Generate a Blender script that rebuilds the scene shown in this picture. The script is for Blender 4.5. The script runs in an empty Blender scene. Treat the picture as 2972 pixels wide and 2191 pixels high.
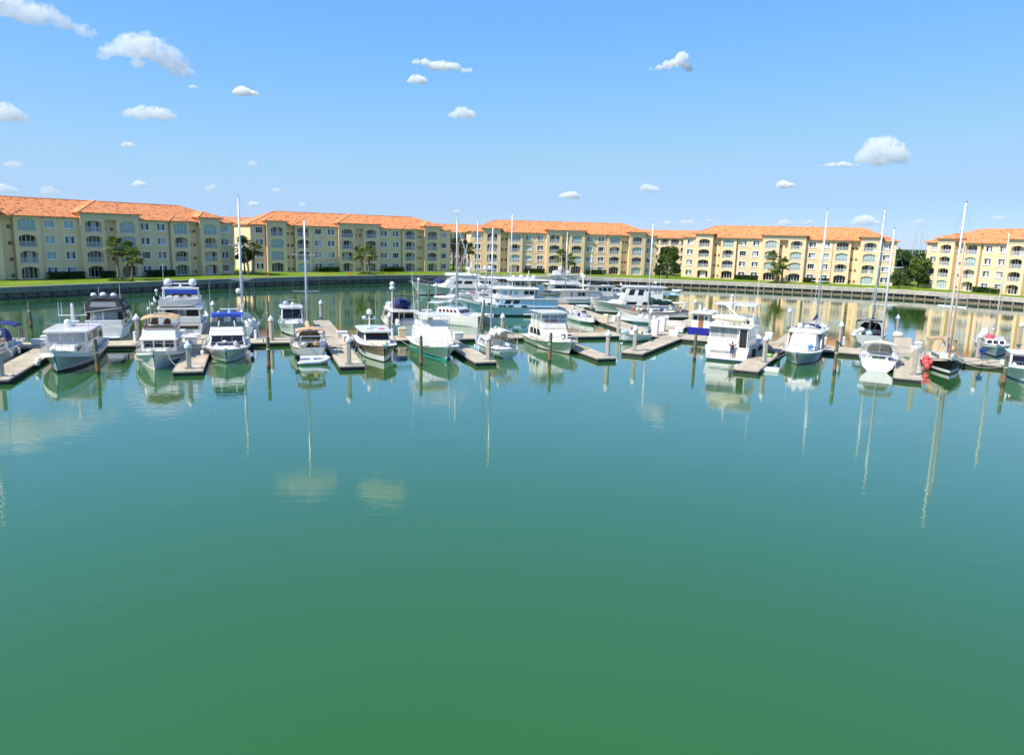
import bpy, bmesh, math, random
from mathutils import Vector, Matrix, noise

# ------------------------------------------------------------------ camera, sky, sun, exposure
scene = bpy.context.scene
coll = scene.collection
IW, IH = 2972.0, 2191.0            # pixel frame in which positions were read off
FPX, ROLL, EYE, YHOR = 2141.0, math.radians(1.5), 12.0, 694.0
PITCH = math.atan((IH / 2 - YHOR) / FPX)
_f = Vector((0, math.cos(PITCH), -math.sin(PITCH)))
_r = Vector((1, 0, 0)); _u = _r.cross(_f)
CR = _r * math.cos(ROLL) + _u * math.sin(ROLL)
CU = -_r * math.sin(ROLL) + _u * math.cos(ROLL)
cam_d = bpy.data.cameras.new('camera'); cam = bpy.data.objects.new('camera', cam_d); coll.objects.link(cam)
cam_d.sensor_width = 36.0; cam_d.lens = 36.0 * FPX / IW; cam_d.clip_start = 0.5; cam_d.clip_end = 200000
M3 = Matrix((CR, CU, -_f)).transposed()
cam.matrix_world = Matrix.Translation((0, 0, EYE)) @ M3.to_4x4()
scene.camera = cam

def ray(x, y): return _f * FPX + CR * (x - IW / 2) - CU * (y - IH / 2)
def P(x, y, z=0.0):                # where a pixel's ray meets the level z
    v = ray(x, y); t = (z - EYE) / v.z
    return Vector((v.x * t, v.y * t, z))
def atY(x, y, Y):                  # where a pixel's ray meets the depth Y
    v = ray(x, y); t = Y / v.y
    return Vector((v.x * t, Y, EYE + v.z * t))

SUN_EL = math.radians(50); SUN_H = Vector((-0.845, -0.535)).normalized()
world = bpy.data.worlds.new('World'); scene.world = world; world.use_nodes = True
wn = world.node_tree; wn.nodes.clear()
sky = wn.nodes.new('ShaderNodeTexSky'); sky.sky_type = 'NISHITA'; sky.sun_disc = False
sky.sun_elevation = SUN_EL; sky.sun_rotation = math.atan2(SUN_H.x, SUN_H.y)
sky.air_density = 0.7; sky.dust_density = 0.2; sky.ozone_density = 10.0; sky.altitude = 0
# soft shoulder on the sky's own radiance, the same for every direction, so that its bright horizon keeps its blue
k0 = wn.nodes.new('ShaderNodeVectorMath'); k0.operation = 'SCALE'; k0.inputs['Scale'].default_value = 0.12
cv = wn.nodes.new('ShaderNodeRGBCurve')
for ch, pts_ in ((0, ((.078, .095), (.152, .18), (.226, .24), (.41, .295), (.7, .50))), (1, ((.184, .27), (.33, .37), (.448, .405), (.6, .415), (.9, .62))), (2, ((.449, .60), (.677, .60), (.80, .575)))):
    c_ = cv.mapping.curves[ch]
    for x_, y_ in pts_: c_.points.new(x_, y_)
    c_.points[-1].location = (1.0, (.95, .85, .85)[ch])
cv.mapping.extend = 'EXTRAPOLATED'; cv.mapping.update()
k1 = wn.nodes.new('ShaderNodeVectorMath'); k1.operation = 'SCALE'; k1.inputs['Scale'].default_value = 0.985 / 0.12
bg = wn.nodes.new('ShaderNodeBackground'); bg.inputs['Strength'].default_value = 0.12
wo = wn.nodes.new('ShaderNodeOutputWorld')
wn.links.new(sky.outputs[0], k0.inputs[0]); wn.links.new(k0.outputs[0], cv.inputs['Color']); wn.links.new(cv.outputs[0], k1.inputs[0])
wn.links.new(k1.outputs[0], bg.inputs[0]); wn.links.new(bg.outputs[0], wo.inputs[0])
sun_d = bpy.data.lights.new('sun', 'SUN'); sun_d.energy = 3.6; sun_d.angle = math.radians(0.53); sun_d.color = (1.0, 0.95, 0.86)
sun = bpy.data.objects.new('sun', sun_d); coll.objects.link(sun)
SDIR = Vector((SUN_H.x * math.cos(SUN_EL), SUN_H.y * math.cos(SUN_EL), math.sin(SUN_EL)))
sun.rotation_euler = SDIR.to_track_quat('Z', 'Y').to_euler()
scene.view_settings.view_transform = 'Standard'; scene.view_settings.look = 'None'
scene.view_settings.exposure = 0.76; scene.view_settings.gamma = 1.0
scene.render.engine = 'CYCLES'
cy = scene.cycles
cy.max_bounces = 14; cy.diffuse_bounces = 4; cy.glossy_bounces = 4; cy.transmission_bounces = 6
cy.volume_bounces = 10; cy.transparent_max_bounces = 24; cy.use_denoising = True
cy.sample_clamp_indirect = 6.0

# ------------------------------------------------------------------ helpers
RNG = random.Random(11)
def tag(o, label=None, cat=None, group=None, kind=None):
    if label: o['label'] = label
    if cat: o['category'] = cat
    if group: o['group'] = group
    if kind: o['kind'] = kind
    return o
def empty(name, loc=(0, 0, 0), rz=0.0, label=None, cat=None, group=None):
    o = bpy.data.objects.new(name, None); coll.objects.link(o)
    o.location = loc; o.rotation_euler = (0, 0, rz); o.empty_display_size = 0.5
    return tag(o, label, cat, group)
def link(name, mesh, parent=None, loc=(0, 0, 0), rz=0.0):
    o = bpy.data.objects.new(name, mesh); coll.objects.link(o)
    o.location = loc; o.rotation_euler = (0, 0, rz)
    if parent: o.parent = parent
    return o
def copy_tree(o, parent=None):
    c = o.copy(); coll.objects.link(c); c.parent = parent
    for ch in list(o.children): copy_tree(ch, c)
    return c

class MB:
    """collects faces and builds them as one mesh"""
    def __init__(s): s.v = []; s.f = []; s.m = []
    def add(s, vs, fs, m=0):
        b = len(s.v); s.v += [tuple(v) for v in vs]
        for f in fs: s.f.append(tuple(i + b for i in f)); s.m.append(m)
        return s
    def poly(s, pts, m=0): return s.add(pts, [tuple(range(len(pts)))], m)
    def box(s, c, d, m=0, rz=0.0):
        x, y, z = (q / 2 for q in d); ca, sa = math.cos(rz), math.sin(rz)
        vs = []
        for dz in (-z, z):
            for dx, dy in ((-x, -y), (x, -y), (x, y), (-x, y)):
                vs.append((c[0] + dx * ca - dy * sa, c[1] + dx * sa + dy * ca, c[2] + dz))
        return s.add(vs, [(3, 2, 1, 0), (4, 5, 6, 7), (0, 1, 5, 4), (1, 2, 6, 5), (2, 3, 7, 6), (3, 0, 4, 7)], m)
    def loft(s, loops, m=0, caps=True, closed=True):
        n = len(loops[0]); vs = [p for l in loops for p in l]; fs = []
        for i in range(len(loops) - 1):
            for j in range(n if closed else n - 1):
                k = (j + 1) % n
                fs.append((i * n + j, i * n + k, (i + 1) * n + k, (i + 1) * n + j))
        if caps and closed:
            fs.append(tuple(reversed(range(n)))); e = (len(loops) - 1) * n; fs.append(tuple(range(e, e + n)))
        return s.add(vs, fs, m)
    def tube(s, p0, p1, r0, r1=None, n=6, m=0):
        p0, p1 = Vector(p0), Vector(p1); r1 = r0 if r1 is None else r1
        d = (p1 - p0)
        if d.length < 1e-6: return s
        a = d.orthogonal().normalized(); b = d.normalized().cross(a)
        lp = []
        for p, r in ((p0, r0), (p1, r1)):
            lp.append([p + (a * math.cos(2 * math.pi * i / n) + b * math.sin(2 * math.pi * i / n)) * r for i in range(n)])
        return s.loft(lp, m)
    def path(s, pts, r, n=5, m=0):
        for a, b in zip(pts[:-1], pts[1:]): s.tube(a, b, r, r, n, m)
        return s
    def ball(s, c, r, nu=12, nv=7, m=0, z0=-1.0):
        rx, ry, rz = r if isinstance(r, (tuple, list)) else (r, r, r)
        lp = []
        a0 = math.asin(z0)
        for i in range(nv + 1):
            a = a0 + (math.pi / 2 - a0) * i / nv
            q = max(math.cos(a), 1e-3)
            lp.append([(c[0] + rx * q * math.cos(2 * math.pi * j / nu), c[1] + ry * q * math.sin(2 * math.pi * j / nu), c[2] + rz * math.sin(a)) for j in range(nu)])
        return s.loft(lp, m)
    def mesh(s, name, mats, smooth=False, recalc=True, bevel=0.0, seg=2):
        me = bpy.data.meshes.new(name); me.from_pydata(s.v, [], s.f)
        if not isinstance(mats, (list, tuple)): mats = [mats]
        for mt in mats: me.materials.append(mt)
        me.polygons.foreach_set('material_index', s.m)
        if recalc or bevel:
            bm = bmesh.new(); bm.from_mesh(me)
            if bevel:
                bmesh.ops.remove_doubles(bm, verts=bm.verts, dist=1e-4)
                bmesh.ops.recalc_face_normals(bm, faces=bm.faces)
                ed = [e for e in bm.edges if len(e.link_faces) == 2 and e.calc_face_angle(0) > 0.5]
                bmesh.ops.bevel(bm, geom=ed, offset=bevel, segments=seg, affect='EDGES', profile=0.5, clamp_overlap=True)
            bmesh.ops.recalc_face_normals(bm, faces=bm.faces)
            bm.to_mesh(me); bm.free()
        if smooth: me.polygons.foreach_set('use_smooth', [True] * len(me.polygons))
        me.update(); return me
    def build(s, name, mats, parent=None, loc=(0, 0, 0), rz=0.0, **k):
        return link(name, s.mesh(name, mats, **k), parent, loc, rz)

# ------------------------------------------------------------------ materials
MATS = {}
def mat(name, col, rough=0.5, metal=0.0, var=0.08, vscale=3.0, bump=0.0, bscale=30.0, spec=0.5, alpha=1.0, col2=None, coat=0.0, streak=0.0):
    if name in MATS: return MATS[name]
    m = bpy.data.materials.new(name); m.use_nodes = True; nt = m.node_tree; n = nt.nodes; l = nt.links
    b = n['Principled BSDF']
    b.inputs['Roughness'].default_value = rough; b.inputs['Metallic'].default_value = metal
    b.inputs['Specular IOR Level'].default_value = spec; b.inputs['Alpha'].default_value = alpha
    b.inputs['Coat Weight'].default_value = coat
    tc = n.new('ShaderNodeTexCoord')
    nz = n.new('ShaderNodeTexNoise'); nz.inputs['Scale'].default_value = vscale; nz.inputs['Detail'].default_value = 6; nz.inputs['Roughness'].default_value = 0.65
    l.new(tc.outputs['Object'], nz.inputs['Vector'])
    rp = n.new('ShaderNodeValToRGB'); e = rp.color_ramp.elements
    c = Vector(col); c2 = Vector(col2) if col2 else c * (1 - var * 2.2)
    e[0].position = 0.32; e[0].color = (*c2, 1); e[1].position = 0.62; e[1].color = (*c, 1)
    l.new(nz.outputs['Fac'], rp.inputs['Fac']); src = rp.outputs['Color']
    if streak:
        mp = n.new('ShaderNodeMapping'); mp.inputs['Scale'].default_value = (2.2, 2.2, 0.12); l.new(tc.outputs['Object'], mp.inputs['Vector'])
        n2 = n.new('ShaderNodeTexNoise'); n2.inputs['Scale'].default_value = 1.0; n2.inputs['Detail'].default_value = 5; l.new(mp.outputs[0], n2.inputs['Vector'])
        mr = n.new('ShaderNodeMapRange'); mr.inputs['From Min'].default_value = 0.5; mr.inputs['From Max'].default_value = 0.75
        mr.inputs['To Min'].default_value = 0.0; mr.inputs['To Max'].default_value = streak; l.new(n2.outputs['Fac'], mr.inputs['Value'])
        mx = n.new('ShaderNodeMix'); mx.data_type = 'RGBA'; mx.blend_type = 'MULTIPLY'
        l.new(mr.outputs[0], mx.inputs['Factor']); l.new(src, mx.inputs['A']); mx.inputs['B'].default_value = (0.5, 0.46, 0.4, 1); src = mx.outputs['Result']
    l.new(src, b.inputs['Base Color'])
    if bump:
        nb = n.new('ShaderNodeTexNoise'); nb.inputs['Scale'].default_value = bscale; nb.inputs['Detail'].default_value = 4
        l.new(tc.outputs['Object'], nb.inputs['Vector'])
        bp = n.new('ShaderNodeBump'); bp.inputs['Distance'].default_value = bump; l.new(nb.outputs['Fac'], bp.inputs['Height']); l.new(bp.outputs[0], b.inputs['Normal'])
    MATS[name] = m; return m

gel = mat('gelcoat_white', (0.80, 0.775, 0.72), 0.22, var=0.03, vscale=0.8, streak=0.18, coat=0.3)
gelw = mat('gelcoat_warm', (0.80, 0.74, 0.63), 0.25, var=0.03, vscale=0.8, streak=0.18, coat=0.3)
deckm = mat('nonskid_deck', (0.74, 0.72, 0.67), 0.6, var=0.05, vscale=2)
glass = mat('dark_glass', (0.014, 0.016, 0.02), 0.08, var=0.1, spec=0.4)
tint = mat('tinted_screen', (0.05, 0.08, 0.08), 0.06, spec=0.8, alpha=0.72)
vinyl = mat('clear_vinyl', (0.55, 0.60, 0.62), 0.12, spec=0.6, alpha=0.38)
curt = mat('curtain', (0.42, 0.42, 0.42), 0.8, var=0.1, vscale=6)
steel = mat('stainless', (0.62, 0.63, 0.64), 0.22, metal=0.85, var=0.05)
alu = mat('mast_aluminium', (0.66, 0.67, 0.68), 0.38, metal=0.35, var=0.06)
white = mat('white_plastic', (0.80, 0.80, 0.79), 0.35, var=0.03)
navy = mat('navy_canvas', (0.022, 0.032, 0.145), 0.85, var=0.15, vscale=5, bump=0.01, bscale=8)
blue = mat('blue_canvas', (0.02, 0.065, 0.42), 0.8, var=0.12, vscale=5, bump=0.01, bscale=8)
black = mat('black_canvas', (0.018, 0.018, 0.022), 0.8, var=0.2, vscale=5, bump=0.01, bscale=8)
tan = mat('tan_canvas', (0.62, 0.40, 0.20), 0.85, var=0.12, vscale=4, bump=0.012, bscale=7)
cream = mat('cream_canvas', (0.74, 0.66, 0.48), 0.85, var=0.1, vscale=4, bump=0.012, bscale=7)
wcanvas = mat('white_canvas', (0.76, 0.75, 0.72), 0.85, var=0.05, vscale=3, bump=0.02, bscale=4)
sail = mat('sail_cover', (0.70, 0.68, 0.64), 0.85, var=0.1, vscale=3, bump=0.02, bscale=5)
teak = mat('teak', (0.34, 0.16, 0.07), 0.5, var=0.2, vscale=9)
rubber = mat('black_rubber', (0.02, 0.02, 0.02), 0.7)
rope = mat('mooring_rope', (0.62, 0.59, 0.52), 0.9)
bottom = mat('antifouling_black', (0.012, 0.013, 0.016), 0.6)
bottomr = mat('antifouling_teal', (0.01, 0.24, 0.20), 0.6)
bottomb = mat('antifouling_blue', (0.015, 0.05, 0.16), 0.6)
red = mat('red_plastic', (0.62, 0.06, 0.06), 0.4)
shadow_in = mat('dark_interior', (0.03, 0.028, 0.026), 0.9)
# ------------------------------------------------------------------ clouds
def cloud(px, py, w, h, seed, label, blobs=None, n=9, alt=1150.0, tau=2.3):
    v = ray(px, py); el = v.z / math.hypot(v.x, v.y); D = min(alt / max(el, .02), 24000.0); q = v / v.y
    dist = D / math.hypot(v.x, v.y) ; c = Vector((v.x * dist, v.y * dist, EYE + v.z * dist)); sc = c.length / FPX
    # pixel sizes are measured off axis; sc keeps the cloud's real size at its distance
    k = math.sqrt((px - IW / 2) ** 2 + (py - IH / 2) ** 2 + FPX ** 2) / FPX; W = w * sc / k; H = h * sc / k
    rg = random.Random(seed); m = MB()
    if not blobs:
        blobs = []
        for i in range(n):
            u = -.8 + 1.6 * (i + rg.uniform(.2, .8)) / n; r = (1 - abs(u) ** 1.8) * rg.uniform(.55, 1.0) * .55 + .08; blobs.append((u, r * .6, r))
        blobs.append((rg.uniform(-.45, .45), .45, rg.uniform(.4, .62))); blobs.append((rg.uniform(-.7, .7), .2, rg.uniform(.2, .4)))
    rt = Vector((v.y, -v.x, 0)).normalized(); fw = Vector((v.x, v.y, 0)).normalized()
    for u, z, r in blobs:
        for j in range(2):
            o = rg.uniform(-.35, .35) * min(W, H * 3) * .5
            rr = r * H * rg.uniform(.85, 1.1); m.ball((u * W / 2 + rg.uniform(-.02, .02) * W, o, z * H - H * .35), (rr * 1.35, rr * 1.35, rr * .8), 14, 8)
    me = m.mesh('cloud_tmp', []) if False else m.mesh('cloud_tmp', wcanvas); ob = bpy.data.objects.new('cloud_tmp', me); coll.objects.link(ob)
    md = ob.modifiers.new('r', 'REMESH'); md.mode = 'VOXEL'; md.voxel_size = max(H / 17, W / 90)
    dg = bpy.context.evaluated_depsgraph_get(); dg.update(); ev = ob.evaluated_get(dg); nm = bpy.data.meshes.new_from_object(ev); bpy.data.objects.remove(ob); nm.name = 'cloud'
    nv = len(nm.vertices); co = [0.0] * (3 * nv); no = [0.0] * (3 * nv); nm.vertices.foreach_get('co', co); nm.vertices.foreach_get('normal', no); sd = Vector((seed * 3.1, 0, 0))
    for i in range(nv):
        p = Vector(co[3 * i:3 * i + 3]) / H; s1 = noise.noise(p * 2.4 + sd); s2 = abs(noise.noise(p * 5.5 + sd)); s3 = abs(noise.noise(p * 12.0 + sd)); s4 = noise.noise(p * 24.0 + sd)
        dd = H * (.14 * s1 + .16 * s2 + .09 * s3 + .03 * s4 - .08)
        for k in range(3): co[3 * i + k] += no[3 * i + k] * dd
    nm.vertices.foreach_set('co', co)
    mt = bpy.data.materials.new('cloud_vapour'); mt.use_nodes = True; nn = mt.node_tree.nodes; ll = mt.node_tree.links; nn.remove(nn['Principled BSDF']); vp = nn.new('ShaderNodeVolumePrincipled')
    vp.inputs['Color'].default_value = (1, 1, 1, 1); vp.inputs['Anisotropy'].default_value = 0.0; ll.new(vp.outputs[0], nn['Material Output'].inputs['Volume'])
    tc = nn.new('ShaderNodeTexCoord'); nz = nn.new('ShaderNodeTexNoise'); nz.inputs['Scale'].default_value = 3.8 / H; nz.inputs['Detail'].default_value = 5; nz.inputs['Roughness'].default_value = .62; ll.new(tc.outputs['Object'], nz.inputs['Vector'])
    mr = nn.new('ShaderNodeMapRange'); mr.inputs['From Min'].default_value = .40; mr.inputs['From Max'].default_value = .70; mr.inputs['To Max'].default_value = 1.7 * tau / H; ll.new(nz.outputs['Fac'], mr.inputs['Value']); ll.new(mr.outputs[0], vp.inputs['Density'])
    nm.materials.clear(); nm.materials.append(mt); nm.polygons.foreach_set('material_index', [0] * len(nm.polygons))
    o = bpy.data.objects.new('cloud', nm); coll.objects.link(o); o.location = c; o.rotation_euler = (0, 0, math.atan2(rt.y, rt.x))
    return tag(o, label, 'cloud', 'fair weather clouds')
cloud(82, 50, 350, 96, 1, 'largest white cloud with a long tapering end high over the shaded block', [(-.9, .5, .5), (-.6, .55, .55), (-.3, .6, .5), (0, .5, .42), (.25, .42, .36), (.5, .3, .27), (.72, .2, .17), (.92, .1, .1)])
cloud(418, 168, 235, 84, 2, 'arched white cloud with a dropped end high over the shaded blocks', [(-.85, .35, .18), (-.55, .55, .36), (-.2, .75, .46), (.15, .7, .46), (.45, .5, .42), (.72, .25, .36), (.9, 0, .28), (-.15, .1, .2)])
cloud(8, 328, 130, 52, 3, 'white cloud lobe under the largest cloud')
cloud(430, 326, 155, 46, 4, 'flat-based white cloud below the arched cloud')
cloud(712, 266, 84, 24, 5, 'small thin cloud past the arched cloud', tau=5)
cloud(1280, 196, 180, 34, 6, 'ragged elongated cloud above a small wisp', [(-.8, .7, .25), (-.5, .7, .35), (-.2, .5, .5), (.1, .5, .5), (.4, .4, .4), (.7, .2, .3), (.9, .2, .2)], tau=5)
cloud(1208, 231, 58, 27, 7, 'small wisp just below the ragged elongated cloud', tau=4)
cloud(1345, 331, 82, 30, 8, 'small oval cloud alone over the yacht-cluster block')
cloud(1945, 188, 130, 38, 9, 'thin wedge-shaped cloud with a raised end', [(-.85, .1, .15), (-.5, .2, .25), (-.1, .3, .35), (.25, .5, .4), (.5, .8, .42), (.7, .2, .35), (.9, 0, .25)], tau=5)
cloud(2560, 447, 150, 62, 10, 'domed cloud over the bright block', [(-.6, .2, .4), (-.3, .5, .55), (0, .75, .6), (.25, .6, .55), (.5, .3, .45), (.75, .05, .25), (.92, 0, .13), (0, .2, .5)])
cloud(2435, 478, 130, 15, 11, 'flat trailing wisp beside the domed cloud', tau=3)
cloud(1886, 547, 60, 24, 12, 'small rounded cloud over the end of the yacht-cluster block')
cloud(2282, 536, 54, 20, 13, 'small slanting cloud over the bright block', tau=5)
cloud(1655, 566, 62, 24, 14, 'small puff over the middle of the yacht-cluster block', tau=4)
cloud(2508, 640, 82, 32, 15, 'broad low cloud just above the roof of the bright block')
low = [(1992, 645, 58, 18), (1940, 649, 30, 14), (2278, 648, 50, 22), (2663, 645, 36, 24), (2895, 634, 64, 18), (38, 478, 74, 20), (405, 534, 46, 20), (735, 476, 34, 18), (614, 545, 38, 22), (148, 556, 64, 27), (18, 548, 60, 26), (372, 420, 52, 15), (800, 552, 44, 16), (738, 592, 34, 15), (1328, 613, 24, 12), (880, 593, 24, 14), (2060, 640, 34, 12), (560, 252, 40, 10), (2345, 645, 50, 16)]
lowl = ['small low puff over the bright block beside a rounder one', 'tiny low puff next to the end of the yacht-cluster block', 'low puff over the middle palms of the bright block', 'low puff over the gap with the far masts', 'flat low puff over the farthest sunlit block', 'flat puff below the cloud lobe over the long shaded block', 'puff over the palms of the long shaded block', 'puff over the end of the cone-lawn block with the ketch mast', 'puff over the far end of the long shaded block', 'wide puff touching the roof of the long shaded block', 'puff low over the hidden end of the long shaded block', 'thin puff between the flat-based cloud and the long shaded block', 'faint puff over the near half of the cone-lawn block', 'tiny puff just above the near roof hip of the cone-lawn block', 'tiny puff over the gap with the dark palms', 'tiny puff over the roof ridge of the cone-lawn block', 'tiny puff low over the near half of the bright block', 'faint shred below the arched cloud', 'flat puff low over the bright block by its tall mast']
for i, (x, y, w, h) in enumerate(low): cloud(x, y, w * .8, h, 30 + i, lowl[i], n=random.Random(i).choice((3, 4, 6)), tau=random.Random(i + 9).uniform(.7, 2.2))
cloud(850, -135, 240, 70, 60, 'white cloud above the frame mirrored in the green water', tau=1.3); cloud(1100, -150, 150, 80, 61, 'round white cloud above the frame mirrored in the green water', tau=1.8)
# ------------------------------------------------------------------ water, land
GZ = 1.95
def water_mat():
    m = bpy.data.materials.new('harbour_water'); m.use_nodes = True; nt = m.node_tree; n = nt.nodes; l = nt.links
    b = n['Principled BSDF']; b.inputs['IOR'].default_value = 1.333; b.inputs['Roughness'].default_value = 0.02
    b.inputs['Coat Weight'].default_value = 0.85; b.inputs['Coat IOR'].default_value = 1.30; b.inputs['Coat Roughness'].default_value = 0.02
    tc = n.new('ShaderNodeTexCoord')
    big = n.new('ShaderNodeTexNoise'); big.inputs['Scale'].default_value = 0.018; big.inputs['Detail'].default_value = 3; l.new(tc.outputs['Object'], big.inputs['Vector'])
    rp = n.new('ShaderNodeValToRGB'); e = rp.color_ramp.elements
    e[0].position = 0.3; e[0].color = (0.028, 0.116, 0.021, 1); e[1].position = 0.7; e[1].color = (0.032, 0.134, 0.031, 1)
    l.new(big.outputs['Fac'], rp.inputs['Fac']); l.new(rp.outputs[0], b.inputs['Base Color'])
    def nz(scale, det, sx=1.0, rot=0.0):
        mp = n.new('ShaderNodeMapping'); mp.inputs['Scale'].default_value = (sx, 1, 1); mp.inputs['Rotation'].default_value = (0, 0, rot); l.new(tc.outputs['Object'], mp.inputs['Vector'])
        t = n.new('ShaderNodeTexNoise'); t.inputs['Scale'].default_value = scale; t.inputs['Detail'].default_value = det; l.new(mp.outputs[0], t.inputs['Vector']); return t.outputs['Fac']
    def math_(op, a, bb):
        q = n.new('ShaderNodeMath'); q.operation = op
        for i, v in enumerate((a, bb)):
            if isinstance(v, (int, float)): q.inputs[i].default_value = v
            else: l.new(v, q.inputs[i])
        return q.outputs[0]
    patch = n.new('ShaderNodeMapRange'); patch.inputs['From Min'].default_value = 0.5; patch.inputs['From Max'].default_value = 0.72; patch.inputs['To Min'].default_value = 0.22
    l.new(nz(0.045, 2, 1.0, 0.5), patch.inputs['Value'])
    rr = n.new('ShaderNodeMapRange'); rr.inputs['From Min'].default_value = 0.4; rr.inputs['From Max'].default_value = 0.75; rr.inputs['To Min'].default_value = 0.015; rr.inputs['To Max'].default_value = 0.085; l.new(nz(0.03, 4, 0.35, 0.15), rr.inputs['Value']); l.new(rr.outputs[0], b.inputs['Roughness']); l.new(rr.outputs[0], b.inputs['Coat Roughness'])
    rip = math_('MULTIPLY', nz(1.5, 3, 0.45, 0.3), patch.outputs[0])
    h = math_('ADD', math_('MULTIPLY', rip, 0.016), math_('MULTIPLY', nz(0.28, 2, 0.6, -0.2), 0.010))
    h = math_('ADD', h, math_('MULTIPLY', nz(5.0, 2, 0.6, 0.1), 0.0016))
    bp = n.new('ShaderNodeBump'); bp.inputs['Distance'].default_value = 1.0; l.new(h, bp.inputs['Height']); l.new(bp.outputs[0], b.inputs['Normal']); l.new(bp.outputs[0], b.inputs['Coat Normal'])
    return m
wm = MB(); wm.poly([(-320, 2, 0), (320, 2, 0), (320, 300, 0), (-320, 300, 0)])
tag(wm.build('water', water_mat()), 'calm green harbour water of the boat basin', 'water', kind='structure')

WALLC = [(-112, 62), (-100, 95), (-84.6, 121.8), (-77.5, 134.5), (-70, 147), (-62.4, 159.4), (-47, 178.5), (-29.5, 194.5), (-5, 206), (20.7, 210.2), (39, 208), (66.6, 199.9), (95, 186.5), (105, 176), (113.5, 163.5), (122, 140), (127, 100), (128, 60)]
def catmull(pts, k):
    out = []
    for i in range(len(pts) - 1):
        p0 = Vector(pts[max(i - 1, 0)]); p1 = Vector(pts[i]); p2 = Vector(pts[i + 1]); p3 = Vector(pts[min(i + 2, len(pts) - 1)])
        for j in range(k):
            t = j / k
            out.append(0.5 * ((2 * p1) + (-p0 + p2) * t + (2 * p0 - 5 * p1 + 4 * p2 - p3) * t * t + (-p0 + 3 * p1 - 3 * p2 + p3) * t ** 3))
    out.append(Vector(pts[-1])); return out
CURVE = catmull(WALLC, 12)
def resample(c, step):
    out = [c[0].copy()]; need = step; i = 0; pos = c[0].copy()
    while i < len(c) - 1:
        d = (c[i + 1] - pos).length
        if d < need: need -= d; i += 1; pos = c[i].copy()
        else: pos = pos + (c[i + 1] - pos).normalized() * need; out.append(pos.copy()); need = step
    return out
def ground_mat(name, c1, c2, c3, s1, s2):
    m = bpy.data.materials.new(name); m.use_nodes = True; n = m.node_tree.nodes; l = m.node_tree.links; b = n['Principled BSDF']
    b.inputs['Roughness'].default_value = 0.95; b.inputs['Specular IOR Level'].default_value = 0.1
    tc = n.new('ShaderNodeTexCoord'); a = n.new('ShaderNodeTexNoise'); a.inputs['Scale'].default_value = s1; a.inputs['Detail'].default_value = 8; l.new(tc.outputs['Object'], a.inputs['Vector'])
    q = n.new('ShaderNodeTexNoise'); q.inputs['Scale'].default_value = s2; q.inputs['Detail'].default_value = 4; l.new(tc.outputs['Object'], q.inputs['Vector'])
    r = n.new('ShaderNodeValToRGB'); e = r.color_ramp.elements; e[0].position = .35; e[0].color = (*c1, 1); e[1].position = .65; e[1].color = (*c2, 1); l.new(a.outputs['Fac'], r.inputs['Fac'])
    mr = n.new('ShaderNodeMapRange'); mr.inputs['From Min'].default_value = .55; mr.inputs['From Max'].default_value = .72; l.new(q.outputs['Fac'], mr.inputs['Value'])
    mx = n.new('ShaderNodeMix'); mx.data_type = 'RGBA'; l.new(mr.outputs[0], mx.inputs['Factor']); l.new(r.outputs[0], mx.inputs['A']); mx.inputs['B'].default_value = (*c3, 1); l.new(mx.outputs['Result'], b.inputs['Base Color'])
    bp = n.new('ShaderNodeBump'); bp.inputs['Distance'].default_value = .05; l.new(a.outputs['Fac'], bp.inputs['Height']); l.new(bp.outputs[0], b.inputs['Normal'])
    return m
lawnm = ground_mat('lawn_grass', (0.125, 0.195, 0.015), (0.185, 0.27, 0.022), (0.24, 0.28, 0.05), 1.3, 0.07)
farm = ground_mat('far_ground', (0.04, 0.07, 0.02), (0.07, 0.10, 0.03), (0.10, 0.10, 0.06), 0.05, 0.01)
loop = [Vector((p.x, p.y)) for p in CURVE] + [Vector((100, 9)), Vector((-100, 9))]
gm = MB(); N = len(loop); cen = Vector((8, 90))
ring = [[(p.x, p.y, GZ) for p in loop]]
for k in (62.0, 2500.0, 30000.0):
    ring.append([(p.x + (p - cen).normalized().x * k, p.y + (p - cen).normalized().y * k, GZ) for p in loop])
gm.loft(ring[:2], 0, caps=False); gm.loft(ring[1:], 1, caps=False)
tag(gm.build('ground', [lawnm, farm], recalc=False), 'green lawn round the basin running out to the flat land beyond', 'ground', kind='structure')

# ------------------------------------------------------------------ seawall
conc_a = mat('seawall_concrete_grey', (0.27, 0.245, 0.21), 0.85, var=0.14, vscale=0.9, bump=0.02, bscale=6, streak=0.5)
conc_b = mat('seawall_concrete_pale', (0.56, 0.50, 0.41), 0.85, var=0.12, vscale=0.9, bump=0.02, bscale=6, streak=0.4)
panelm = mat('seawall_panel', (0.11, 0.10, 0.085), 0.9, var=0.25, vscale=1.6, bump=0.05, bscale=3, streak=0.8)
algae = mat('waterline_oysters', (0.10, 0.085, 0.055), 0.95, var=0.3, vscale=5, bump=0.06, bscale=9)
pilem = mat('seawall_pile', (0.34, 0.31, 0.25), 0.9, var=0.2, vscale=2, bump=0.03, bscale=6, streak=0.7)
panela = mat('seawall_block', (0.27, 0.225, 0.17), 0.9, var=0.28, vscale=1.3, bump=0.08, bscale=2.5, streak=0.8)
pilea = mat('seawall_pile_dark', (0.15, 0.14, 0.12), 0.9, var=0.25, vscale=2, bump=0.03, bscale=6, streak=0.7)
oyst = mat('waterline_oysters_pale', (0.34, 0.26, 0.15), 0.95, var=0.3, vscale=5, bump=0.06, bscale=9)
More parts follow.
